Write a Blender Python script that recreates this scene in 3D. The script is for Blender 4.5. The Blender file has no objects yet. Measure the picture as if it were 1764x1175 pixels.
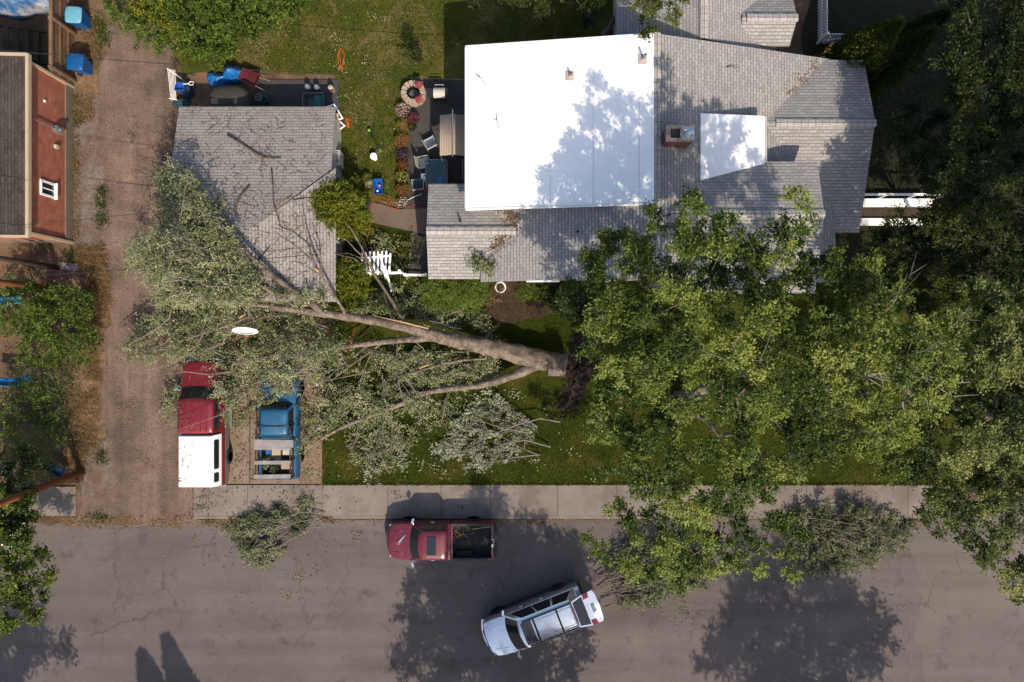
import bpy, math, random
import numpy as np
from mathutils import Vector, Matrix

# ------------------------------------------------------------ camera, sky, sun
scene = bpy.context.scene
COL = scene.collection
H = 34.1                      # camera height above the street
S = 0.029                     # metres on the ground per photo pixel
PI = math.pi
R = math.radians

cam_d = bpy.data.cameras.new('camera')
cam = bpy.data.objects.new('camera', cam_d)
COL.objects.link(cam)
cam.location = (0, 0, H)
cam_d.sensor_width = 36
cam_d.lens = 36 * H / (1764 * S)
cam_d.clip_end = 2000
scene.camera = cam

SUN_EL = R(44.5)
SUN_X, SUN_Y = 0.33, -0.944   # horizontal direction towards the sun
sun_az = math.atan2(SUN_X, SUN_Y)
world = bpy.data.worlds.new('World')
scene.world = world
world.use_nodes = True
wn = world.node_tree
bg = wn.nodes['Background']
sky = wn.nodes.new('ShaderNodeTexSky')
sky.sky_type = 'NISHITA'
sky.sun_disc = False
sky.sun_elevation = SUN_EL
sky.sun_rotation = sun_az
sky.air_density = 1.0
sky.dust_density = 2.2
wn.links.new(sky.outputs['Color'], bg.inputs['Color'])
bg.inputs['Strength'].default_value = 0.135

sun_d = bpy.data.lights.new('sun', 'SUN')
sun_d.energy = 3.9
sun_d.angle = R(0.5)
sun_d.color = (1.0, 0.86, 0.69)
sun = bpy.data.objects.new('sun', sun_d)
COL.objects.link(sun)
d = Vector((SUN_X * math.cos(SUN_EL), SUN_Y * math.cos(SUN_EL), math.sin(SUN_EL)))
sun.rotation_euler = d.to_track_quat('Z', 'Y').to_euler()
sun.location = (20, -40, 60)

scene.view_settings.view_transform = 'Standard'
scene.view_settings.look = 'None'
scene.view_settings.exposure = 0.70
scene.view_settings.gamma = 1.0
scene.cycles.max_bounces = 6
scene.cycles.transparent_max_bounces = 4


def P(px, py, z=0.0):
    """point in the world at height z for a photo pixel (survey of the nadir photo)"""
    s = S * (H - z) / H
    return ((px - 882.0) * s, (587.5 - py) * s, z)


# ------------------------------------------------------------------- materials
def kc(c, k=0.62):
    """real-world albedo from a surveyed tone; whites stay as they are"""
    return tuple(c) if max(c) > 0.6 else tuple(x * k for x in c)


def new_mat(name):
    m = bpy.data.materials.new(name)
    m.use_nodes = True
    nt = m.node_tree
    return m, nt, nt.nodes['Principled BSDF']


def node(nt, typ, **kw):
    n = nt.nodes.new(typ)
    for k, v in kw.items():
        if k in n.inputs:
            n.inputs[k].default_value = v
        else:
            setattr(n, k, v)
    return n


def ramp(nt, stops, interp='LINEAR'):
    r = nt.nodes.new('ShaderNodeValToRGB')
    r.color_ramp.interpolation = interp
    e = r.color_ramp.elements
    while len(e) < len(stops):
        e.new(0.5)
    for i, (p, c) in enumerate(stops):
        e[i].position = p
        e[i].color = (c[0], c[1], c[2], 1)
    return r


def mix(nt, fac, a, b, mode='MIX'):
    m = nt.nodes.new('ShaderNodeMix')
    m.data_type = 'RGBA'
    m.blend_type = mode
    fs = m.inputs[0]
    A, B = m.inputs[6], m.inputs[7]
    for sock, val in ((fs, fac), (A, a), (B, b)):
        if hasattr(val, 'is_output'):
            nt.links.new(val, sock)
        elif isinstance(val, (int, float)):
            sock.default_value = val
        else:
            sock.default_value = (val[0], val[1], val[2], 1)
    return m.outputs[2]


def math_n(nt, op, a, b=None, clamp=False):
    m = nt.nodes.new('ShaderNodeMath')
    m.operation = op
    m.use_clamp = clamp
    for i, v in enumerate((a, b)):
        if v is None:
            continue
        if hasattr(v, 'is_output'):
            nt.links.new(v, m.inputs[i])
        else:
            m.inputs[i].default_value = v
    return m.outputs[0]


def coord(nt, kind):
    if kind == 'pos':
        return nt.nodes.new('ShaderNodeNewGeometry').outputs['Position']
    tc = nt.nodes.new('ShaderNodeTexCoord')
    return tc.outputs[{'obj': 'Object', 'uv': 'UV'}[kind]]


def noise(nt, co, scale, detail=4, rough=0.6, dist=0.0):
    n = nt.nodes.new('ShaderNodeTexNoise')
    n.inputs['Scale'].default_value = scale
    n.inputs['Detail'].default_value = detail
    n.inputs['Roughness'].default_value = rough
    n.inputs['Distortion'].default_value = dist
    nt.links.new(co, n.inputs['Vector'])
    return n.outputs[0]


def bump(nt, bsdf, height, strength=0.4, dist=0.02):
    b = nt.nodes.new('ShaderNodeBump')
    b.inputs['Strength'].default_value = strength
    b.inputs['Distance'].default_value = dist
    nt.links.new(height, b.inputs['Height'])
    nt.links.new(b.outputs[0], bsdf.inputs['Normal'])


def noisy(name, c1, c2, scale=3.0, rough=0.85, co='pos', fine=40.0, fine_amt=0.35, bmp=0.3, c3=None, scale3=0.4, spec=0.3):
    c1, c2 = kc(c1), kc(c2)
    c3 = kc(c3) if c3 else None
    m, nt, b = new_mat(name)
    c = coord(nt, co)
    n1 = noise(nt, c, scale, 5)
    r = ramp(nt, [(0.3, c1), (0.7, c2)])
    nt.links.new(n1, r.inputs[0])
    col = r.outputs[0]
    if c3 is not None:
        n3 = noise(nt, c, scale3, 6, 0.65)
        r3 = ramp(nt, [(0.45, (0, 0, 0)), (0.62, (1, 1, 1))])
        nt.links.new(n3, r3.inputs[0])
        col = mix(nt, r3.outputs[0], col, c3)
    n2 = noise(nt, c, fine, 3, 0.7)
    rf = ramp(nt, [(0.25, (1 - fine_amt,) * 3), (0.75, (1 + fine_amt,) * 3)])
    nt.links.new(n2, rf.inputs[0])
    col = mix(nt, 1.0, col, rf.outputs[0], 'MULTIPLY')
    nt.links.new(col, b.inputs['Base Color'])
    b.inputs['Roughness'].default_value = rough
    b.inputs['Specular IOR Level'].default_value = spec
    if bmp:
        bump(nt, b, n2, bmp, 0.03)
    return m


def plain(name, c, rough=0.5, metal=0.0, coat=0.0, spec=0.4, vary=0.12, scale=2.0):
    """painted metal, plastic, cloth: even colour with slight grime"""
    c = kc(c)
    m, nt, b = new_mat(name)
    co = coord(nt, 'obj')
    n = noise(nt, co, scale, 6, 0.65)
    r = ramp(nt, [(0.25, tuple(x * (1 - vary) for x in c)), (0.75, tuple(min(1, x * (1 + vary)) for x in c))])
    nt.links.new(n, r.inputs[0])
    nt.links.new(r.outputs[0], b.inputs['Base Color'])
    b.inputs['Roughness'].default_value = rough
    b.inputs['Metallic'].default_value = metal
    b.inputs['Coat Weight'].default_value = coat
    b.inputs['Specular IOR Level'].default_value = spec
    return m


def glass(name, c=(0.012, 0.016, 0.018), rough=0.08):
    m, nt, b = new_mat(name)
    b.inputs['Base Color'].default_value = (*c, 1)
    b.inputs['Roughness'].default_value = rough
    b.inputs['Specular IOR Level'].default_value = 0.6
    return m


def leaf_mat(name, dark, mid, light, trans=0.2, rough=0.55):
    dark, mid, light = kc(dark), kc(mid), kc(light)
    m, nt, b = new_mat(name)
    a = node(nt, 'ShaderNodeAttribute')
    a.attribute_name = 'tint'
    r = ramp(nt, [(0.0, dark), (0.5, mid), (1.0, light)])
    nt.links.new(a.outputs['Fac'], r.inputs[0])
    nt.links.new(r.outputs[0], b.inputs['Base Color'])
    b.inputs['Roughness'].default_value = rough
    b.inputs['Specular IOR Level'].default_value = 0.2
    t = node(nt, 'ShaderNodeBsdfTranslucent')
    tc = mix(nt, 1.0, r.outputs[0], (1.0, 1.15, 0.5), 'MULTIPLY')
    nt.links.new(tc, t.inputs['Color'])
    ms = node(nt, 'ShaderNodeMixShader')
    ms.inputs[0].default_value = trans
    nt.links.new(b.outputs[0], ms.inputs[1])
    nt.links.new(t.outputs[0], ms.inputs[2])
    nt.links.new(ms.outputs[0], nt.nodes['Material Output'].inputs['Surface'])
    return m


def shingle_mat(name, c1, c2, c_gap, stain, stain_amt=0.35):
    c1, c2, c_gap, stain = kc(c1), kc(c2), kc(c_gap), kc(stain)
    m, nt, b = new_mat(name)
    uv = coord(nt, 'uv')
    br = node(nt, 'ShaderNodeTexBrick')
    br.offset = 0.5
    br.inputs['Scale'].default_value = 1.0
    br.inputs['Mortar Size'].default_value = 0.009
    br.inputs['Mortar Smooth'].default_value = 0.25
    br.inputs['Bias'].default_value = 0.0
    br.inputs['Brick Width'].default_value = 0.30
    br.inputs['Row Height'].default_value = 0.148
    br.inputs['Color1'].default_value = (*c1, 1)
    br.inputs['Color2'].default_value = (*c2, 1)
    br.inputs['Mortar'].default_value = (*c_gap, 1)
    # a wobble so that rows are not ruler-straight
    wob = noise(nt, uv, 1.3, 2)
    off = node(nt, 'ShaderNodeVectorMath', operation='MULTIPLY_ADD')
    cmb = node(nt, 'ShaderNodeCombineXYZ')
    nt.links.new(wob, cmb.inputs[0]); nt.links.new(wob, cmb.inputs[1])
    nt.links.new(cmb.outputs[0], off.inputs[0])
    off.inputs[1].default_value = (0.04, 0.035, 0)
    nt.links.new(uv, off.inputs[2])
    nt.links.new(off.outputs[0], br.inputs['Vector'])
    sv = node(nt, 'ShaderNodeSeparateXYZ')
    nt.links.new(off.outputs[0], sv.inputs[0])
    fr = math_n(nt, 'FRACT', math_n(nt, 'DIVIDE', sv.outputs[1], 0.148))
    rl = ramp(nt, [(0.0, (0.58,) * 3), (0.16, (0.86,) * 3), (0.3, (0.97,) * 3), (0.86, (0.97,) * 3), (1.0, (0.58,) * 3)])  # shadow line along each shingle course, painted into the colour
    nt.links.new(fr, rl.inputs[0])
    tabs = mix(nt, 1.0, br.outputs[0], rl.outputs[0], 'MULTIPLY')
    pos = coord(nt, 'pos')
    n1 = noise(nt, pos, 0.7, 6, 0.7)
    r1 = ramp(nt, [(0.42, (0, 0, 0)), (0.7, (1, 1, 1))])
    nt.links.new(n1, r1.inputs[0])
    f = math_n(nt, 'MULTIPLY', r1.outputs[0], stain_amt)
    col = mix(nt, f, tabs, stain)
    n2 = noise(nt, pos, 22.0, 3, 0.7)
    r2 = ramp(nt, [(0.25, (0.7,) * 3), (0.75, (1.3,) * 3)])
    nt.links.new(n2, r2.inputs[0])
    col = mix(nt, 1.0, col, r2.outputs[0], 'MULTIPLY')
    nt.links.new(col, b.inputs['Base Color'])
    b.inputs['Roughness'].default_value = 0.9
    b.inputs['Specular IOR Level'].default_value = 0.2
    h = math_n(nt, 'SUBTRACT', 1.0, br.outputs['Fac'])
    bump(nt, b, h, 0.6, 0.02)
    return m


def brick_mat(name, c1, c2, mortar, bw=0.3, rh=0.11):
    c1, c2, mortar = kc(c1), kc(c2), kc(mortar)
    m, nt, b = new_mat(name)
    uv = coord(nt, 'uv')
    br = node(nt, 'ShaderNodeTexBrick')
    br.inputs['Scale'].default_value = 1.0
    br.inputs['Mortar Size'].default_value = 0.012
    br.inputs['Brick Width'].default_value = bw
    br.inputs['Row Height'].default_value = rh
    br.inputs['Color1'].default_value = (*c1, 1)
    br.inputs['Color2'].default_value = (*c2, 1)
    br.inputs['Mortar'].default_value = (*mortar, 1)
    nt.links.new(uv, br.inputs['Vector'])
    pos = coord(nt, 'pos')
    n1 = noise(nt, pos, 1.6, 6, 0.7)
    r = ramp(nt, [(0.3, (0.72,) * 3), (0.75, (1.25,) * 3)])
    nt.links.new(n1, r.inputs[0])
    nt.links.new(mix(nt, 1.0, br.outputs[0], r.outputs[0], 'MULTIPLY'), b.inputs['Base Color'])
    b.inputs['Roughness'].default_value = 0.9
    b.inputs['Specular IOR Level'].default_value = 0.2
    return m


def asphalt_mat(name, c1, c2, crack_amt=0.8, seam=3.05):
    m, nt, b = new_mat(name)
    pos = coord(nt, 'pos')
    n1 = noise(nt, pos, 0.35, 6, 0.65)
    r = ramp(nt, [(0.3, c1), (0.7, c2)])
    nt.links.new(n1, r.inputs[0])
    # tyre-polished bands along the street
    mp = node(nt, 'ShaderNodeMapping')
    mp.inputs['Scale'].default_value = (0.05, 0.9, 1)
    nt.links.new(pos, mp.inputs['Vector'])
    n2 = noise(nt, mp.outputs[0], 1.0, 4, 0.6)
    r2 = ramp(nt, [(0.3, (0.83,) * 3), (0.7, (1.14,) * 3)])
    nt.links.new(n2, r2.inputs[0])
    col = mix(nt, 1.0, r.outputs[0], r2.outputs[0], 'MULTIPLY')
    n3 = noise(nt, pos, 26.0, 3, 0.8)
    r3 = ramp(nt, [(0.25, (0.70,) * 3), (0.75, (1.32,) * 3)])
    nt.links.new(n3, r3.inputs[0])
    col = mix(nt, 1.0, col, r3.outputs[0], 'MULTIPLY')
    # oil spots
    n5 = noise(nt, pos, 0.9, 5, 0.6)
    r5 = ramp(nt, [(0.57, (0, 0, 0)), (0.72, (0.6,) * 3)])
    nt.links.new(n5, r5.inputs[0])
    col = mix(nt, r5.outputs[0], col, tuple(x * 0.45 for x in c1))
    # wandering cracks
    wob = node(nt, 'ShaderNodeTexNoise')
    wob.inputs['Scale'].default_value = 1.1
    wob.inputs['Detail'].default_value = 5
    nt.links.new(pos, wob.inputs['Vector'])
    vm = node(nt, 'ShaderNodeVectorMath', operation='MULTIPLY_ADD')
    nt.links.new(wob.outputs['Color'], vm.inputs[0])
    vm.inputs[1].default_value = (1.3, 1.3, 0)
    nt.links.new(pos, vm.inputs[2])
    vo = node(nt, 'ShaderNodeTexVoronoi', feature='DISTANCE_TO_EDGE')
    vo.inputs['Scale'].default_value = 0.21
    nt.links.new(vm.outputs[0], vo.inputs['Vector'])
    rc = ramp(nt, [(0.0, (1, 1, 1)), (0.0055, (0, 0, 0))])
    nt.links.new(vo.outputs['Distance'], rc.inputs[0])
    n4 = noise(nt, pos, 0.28, 4)
    r4 = ramp(nt, [(0.44, (0, 0, 0)), (0.56, (1, 1, 1))])
    nt.links.new(n4, r4.inputs[0])
    crack = math_n(nt, 'MULTIPLY', rc.outputs[0], r4.outputs[0])
    # slab seams across the street
    sep = node(nt, 'ShaderNodeSeparateXYZ')
    nt.links.new(vm.outputs[0], sep.inputs[0])
    sep2 = node(nt, 'ShaderNodeSeparateXYZ')
    nt.links.new(pos, sep2.inputs[0])
    x = math_n(nt, 'ADD', math_n(nt, 'MULTIPLY', sep.outputs[0], 0.08), math_n(nt, 'MULTIPLY', sep2.outputs[0], 0.92))
    pp = math_n(nt, 'PINGPONG', x, seam)
    rs = ramp(nt, [(0.0, (1, 1, 1)), (0.012, (0, 0, 0))])
    nt.links.new(pp, rs.inputs[0])
    crack = math_n(nt, 'MAXIMUM', crack, math_n(nt, 'MULTIPLY', rs.outputs[0], 0.55))
    crack = math_n(nt, 'MULTIPLY', crack, crack_amt)
    col = mix(nt, crack, col, (0.016, 0.013, 0.012))
    nt.links.new(col, b.inputs['Base Color'])
    b.inputs['Roughness'].default_value = 0.85
    b.inputs['Specular IOR Level'].default_value = 0.25
    bump(nt, b, n3, 0.25, 0.01)
    return m


def grass_mat(name, a, b_, dry, dry_lo=0.5, dry_hi=0.68):
    a, b_, dry = kc(a), kc(b_), kc(dry)
    m, nt, b = new_mat(name)
    pos = coord(nt, 'pos')
    n1 = noise(nt, pos, 0.8, 6, 0.7)
    r = ramp(nt, [(0.3, a), (0.7, b_)])
    nt.links.new(n1, r.inputs[0])
    n2 = noise(nt, pos, 0.42, 6, 0.72, 0.4)
    r2 = ramp(nt, [(dry_lo, (0, 0, 0)), (dry_hi, (1, 1, 1))])
    nt.links.new(n2, r2.inputs[0])
    col = mix(nt, r2.outputs[0], r.outputs[0], dry)
    n3 = noise(nt, pos, 16.0, 4, 0.8)
    r3 = ramp(nt, [(0.25, (0.5,) * 3), (0.75, (1.5,) * 3)])
    nt.links.new(n3, r3.inputs[0])
    col = mix(nt, 1.0, col, r3.outputs[0], 'MULTIPLY')
    nt.links.new(col, b.inputs['Base Color'])
    b.inputs['Roughness'].default_value = 0.95
    b.inputs['Specular IOR Level'].default_value = 0.1
    bump(nt, b, n3, 0.8, 0.05)
    return m


def paint_mat(name, c, rough=0.35, coat=0.25, dust=(0.35, 0.3, 0.25), dust_amt=0.12):
    c, dust = kc(c), kc(dust)
    m, nt, b = new_mat(name)
    co = coord(nt, 'obj')
    n = noise(nt, co, 2.2, 6, 0.7)
    r = ramp(nt, [(0.4, (0, 0, 0)), (0.75, (1, 1, 1))])
    nt.links.new(n, r.inputs[0])
    f = math_n(nt, 'MULTIPLY', r.outputs[0], dust_amt)
    nt.links.new(mix(nt, f, c, dust), b.inputs['Base Color'])
    b.inputs['Roughness'].default_value = rough
    b.inputs['Coat Weight'].default_value = coat
    b.inputs['Coat Roughness'].default_value = 0.25
    return m


MT = {}
MT['dirt'] = noisy('dirt', (0.14, 0.085, 0.05), (0.24, 0.15, 0.09), 1.3, 0.95, fine=18, c3=(0.08, 0.052, 0.03), scale3=0.35)
MT['gravel'] = noisy('gravel', (0.185, 0.127, 0.096), (0.275, 0.19, 0.147), 0.9, 0.95, fine=24, fine_amt=0.6, bmp=0.9, c3=(0.145, 0.102, 0.078), scale3=0.5)
MT['pale_gravel'] = noisy('pale_gravel', (0.16, 0.12, 0.105), (0.30, 0.235, 0.21), 3.0, 0.95, fine=34, fine_amt=0.55, bmp=0.8, c3=(0.16, 0.105, 0.065), scale3=0.7)
_m = MT['gravel']; _nt = _m.node_tree; _b = _nt.nodes['Principled BSDF']
_col = _b.inputs['Base Color'].links[0].from_socket
_mp = node(_nt, 'ShaderNodeMapping'); _mp.inputs['Scale'].default_value = (1.25, 0.05, 1)
_nt.links.new(coord(_nt, 'pos'), _mp.inputs['Vector'])
_r = ramp(_nt, [(0.32, (0.74,) * 3), (0.68, (1.22,) * 3)])
_nt.links.new(noise(_nt, _mp.outputs[0], 1.0, 5, 0.6), _r.inputs[0])
_nt.links.new(mix(_nt, 1.0, _col, _r.outputs[0], 'MULTIPLY'), _b.inputs['Base Color'])
MT['asphalt'] = asphalt_mat('asphalt', (0.078, 0.064, 0.059), (0.106, 0.088, 0.082), 0.45)
MT['asphalt_pale'] = asphalt_mat('asphalt_pale', (0.092, 0.077, 0.070), (0.114, 0.097, 0.089), 0.6, 4.6)
MT['concrete'] = noisy('concrete', (0.235, 0.195, 0.17), (0.30, 0.252, 0.222), 1.2, 0.9, fine=30, fine_amt=0.12, bmp=0.15, c3=(0.19, 0.155, 0.13), scale3=0.5)
MT['driveway'] = noisy('driveway', (0.25, 0.185, 0.135), (0.33, 0.25, 0.19), 1.0, 0.9, fine=28, fine_amt=0.2, bmp=0.15, c3=(0.20, 0.145, 0.10), scale3=0.6)
MT['joint'] = plain('joint', (0.085, 0.065, 0.052), 0.95)
MT['patio'] = noisy('patio', (0.05, 0.045, 0.042), (0.085, 0.078, 0.072), 1.2, 0.9, fine=30, fine_amt=0.2, bmp=0.1)
MT['path'] = noisy('path', (0.15, 0.105, 0.08), (0.2, 0.145, 0.11), 1.0, 0.9, fine=28, fine_amt=0.15, bmp=0.1)
MT['lawn'] = grass_mat('lawn', (0.027, 0.043, 0.003), (0.054, 0.068, 0.006), (0.095, 0.08, 0.014))
MT['back_lawn'] = grass_mat('back_lawn', (0.055, 0.074, 0.008), (0.105, 0.112, 0.018), (0.22, 0.165, 0.065), 0.48, 0.7)
MT['soil'] = noisy('soil', (0.035, 0.02, 0.012), (0.085, 0.05, 0.03), 2.5, 0.95, fine=12, fine_amt=0.5, bmp=0.8)
MT['wet_shaded_soil'] = noisy('wet_shaded_soil', (0.010, 0.007, 0.005), (0.045, 0.027, 0.018), 5.5, 0.9, fine=12, fine_amt=0.75, bmp=0.9)  # dark for damp earth, and darkened further to imitate shade
MT['shaded_yard_soil'] = noisy('shaded_yard_soil', (0.016, 0.014, 0.007), (0.03, 0.03, 0.01), 1.2, 0.95, fine=12, fine_amt=0.5, bmp=0.8)  # soil colour darkened to imitate the deep shade of the yard
MT['shingle'] = shingle_mat('shingle', (0.50, 0.475, 0.45), (0.37, 0.357, 0.345), (0.2, 0.195, 0.19), (0.34, 0.33, 0.32))
MT['shingle_cap'] = shingle_mat('shingle_cap', (0.56, 0.53, 0.495), (0.46, 0.435, 0.405), (0.14, 0.135, 0.13), (0.42, 0.4, 0.38), 0.3)
MT['garage_shingle'] = shingle_mat('garage_shingle', (0.47, 0.435, 0.405), (0.38, 0.352, 0.328), (0.2, 0.175, 0.155), (0.26, 0.215, 0.18), 0.55)
MT['dark_roof'] = shingle_mat('dark_roof', (0.055, 0.045, 0.04), (0.10, 0.08, 0.068), (0.03, 0.026, 0.024), (0.12, 0.10, 0.085), 0.5)
MT['membrane'] = noisy('membrane', (0.79, 0.785, 0.77), (0.84, 0.835, 0.82), 0.6, 0.6, fine=8, fine_amt=0.02, bmp=0.0)
MT['membrane_seam'] = noisy('membrane_seam', (0.605, 0.605, 0.6), (0.66, 0.66, 0.65), 1.0, 0.6, fine=8, fine_amt=0.03, bmp=0.0)
MT['siding'] = plain('siding', (0.55, 0.53, 0.48), 0.8)
MT['dry_ground'] = noisy('dry_ground', (0.17, 0.098, 0.05), (0.34, 0.21, 0.115), 3.5, 0.95, fine=30, fine_amt=0.6, bmp=0.9, c3=(0.1, 0.075, 0.035), scale3=0.8)
MT['brick'] = brick_mat('brick', (0.59, 0.17, 0.09), (0.46, 0.12, 0.065), (0.34, 0.22, 0.17))
MT['chimney_brick'] = brick_mat('chimney_brick', (0.26, 0.085, 0.05), (0.2, 0.07, 0.045), (0.25, 0.2, 0.17))
MT['foundation'] = noisy('foundation', (0.19, 0.15, 0.10), (0.25, 0.2, 0.14), 2.0, 0.9, fine=20, fine_amt=0.12)
MT['cream'] = plain('cream', (0.56, 0.44, 0.29), 0.6)
MT['white'] = plain('white', (0.78, 0.77, 0.75), 0.5, vary=0.06)
MT['off_white'] = plain('off_white', (0.6, 0.57, 0.5), 0.6, vary=0.08)
MT['grey_metal'] = plain('grey_metal', (0.35, 0.36, 0.37), 0.4, 0.5)
MT['chrome'] = plain('chrome', (0.6, 0.61, 0.62), 0.2, 0.9)
MT['black'] = plain('black', (0.018, 0.018, 0.02), 0.6)
MT['rubber'] = plain('rubber', (0.02, 0.02, 0.02), 0.9)
MT['glass'] = glass('glass')
MT['bark'] = noisy('bark', (0.15, 0.115, 0.088), (0.38, 0.305, 0.24), 9.0, 0.95, fine=30, fine_amt=0.6, bmp=0.9, c3=(0.12, 0.09, 0.066), scale3=2.2)
MT['twig'] = noisy('twig', (0.13, 0.105, 0.085), (0.24, 0.205, 0.175), 4.0, 0.95, fine=30, fine_amt=0.2, bmp=0.2)
MT['grey_twig'] = noisy('grey_twig', (0.20, 0.175, 0.15), (0.34, 0.305, 0.265), 4.0, 0.95, fine=30, fine_amt=0.2, bmp=0.2)
MT['dark_twig'] = noisy('dark_twig', (0.06, 0.045, 0.032), (0.13, 0.10, 0.075), 4.0, 0.95, fine=30, fine_amt=0.2, bmp=0.2)
MT['fresh_wood'] = noisy('fresh_wood', (0.45, 0.27, 0.12), (0.58, 0.38, 0.2), 5.0, 0.8, fine=30, fine_amt=0.15)
MT['fence_wood'] = noisy('fence_wood', (0.17, 0.095, 0.05), (0.28, 0.165, 0.095), 2.5, 0.9, fine=25, fine_amt=0.3)
MT['grey_wood'] = noisy('grey_wood', (0.27, 0.25, 0.235), (0.40, 0.375, 0.35), 3.0, 0.9, fine=25, fine_amt=0.2)
MT['dark_wood'] = noisy('dark_wood', (0.05, 0.032, 0.022), (0.10, 0.066, 0.045), 3.0, 0.9, fine=25, fine_amt=0.25)
MT['pole_wood'] = noisy('pole_wood', (0.19, 0.062, 0.016), (0.29, 0.105, 0.03), 2.0, 0.9, fine=22, fine_amt=0.3)
# leaf kinds
MT['leaf_ash'] = leaf_mat('leaf_ash', (0.014, 0.036, 0.003), (0.074, 0.128, 0.012), (0.30, 0.345, 0.07))
MT['leaf_bright'] = leaf_mat('leaf_bright', (0.018, 0.038, 0.003), (0.092, 0.142, 0.014), (0.33, 0.36, 0.07))
MT['leaf_olive'] = leaf_mat('leaf_olive', (0.014, 0.03, 0.003), (0.075, 0.115, 0.013), (0.36, 0.38, 0.12))
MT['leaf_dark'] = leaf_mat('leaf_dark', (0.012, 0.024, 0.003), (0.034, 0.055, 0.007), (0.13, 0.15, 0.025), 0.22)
MT['leaf_pale'] = leaf_mat('leaf_pale', (0.06, 0.085, 0.025), (0.25, 0.28, 0.12), (0.53, 0.52, 0.30), 0.15)
MT['leaf_silver'] = leaf_mat('leaf_silver', (0.08, 0.10, 0.05), (0.29, 0.31, 0.19), (0.52, 0.52, 0.37), 0.13)
MT['leaf_cut'] = leaf_mat('leaf_cut', (0.045, 0.062, 0.02), (0.14, 0.165, 0.07), (0.32, 0.33, 0.19), 0.18)
MT['leaf_cedar'] = leaf_mat('leaf_cedar', (0.05, 0.075, 0.006), (0.14, 0.165, 0.012), (0.27, 0.27, 0.022), 0.2)
MT['leaf_shrub'] = leaf_mat('leaf_shrub', (0.035, 0.07, 0.008), (0.105, 0.17, 0.02), (0.25, 0.31, 0.05), 0.25)
MT['leaf_yellow'] = leaf_mat('leaf_yellow', (0.09, 0.12, 0.012), (0.30, 0.28, 0.022), (0.55, 0.45, 0.03), 0.3)
MT['leaf_dry'] = leaf_mat('leaf_dry', (0.13, 0.075, 0.03), (0.27, 0.165, 0.07), (0.42, 0.29, 0.14), 0.15)
MT['leaf_conifer'] = leaf_mat('leaf_conifer', (0.02, 0.042, 0.008), (0.06, 0.095, 0.014), (0.15, 0.18, 0.03), 0.15)
MT['stone'] = leaf_mat('stone', (0.10, 0.08, 0.07), (0.24, 0.19, 0.165), (0.42, 0.35, 0.31), 0.0)
MT['grass_blade'] = leaf_mat('grass_blade', (0.024, 0.04, 0.003), (0.06, 0.076, 0.008), (0.15, 0.13, 0.03), 0.25)
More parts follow.
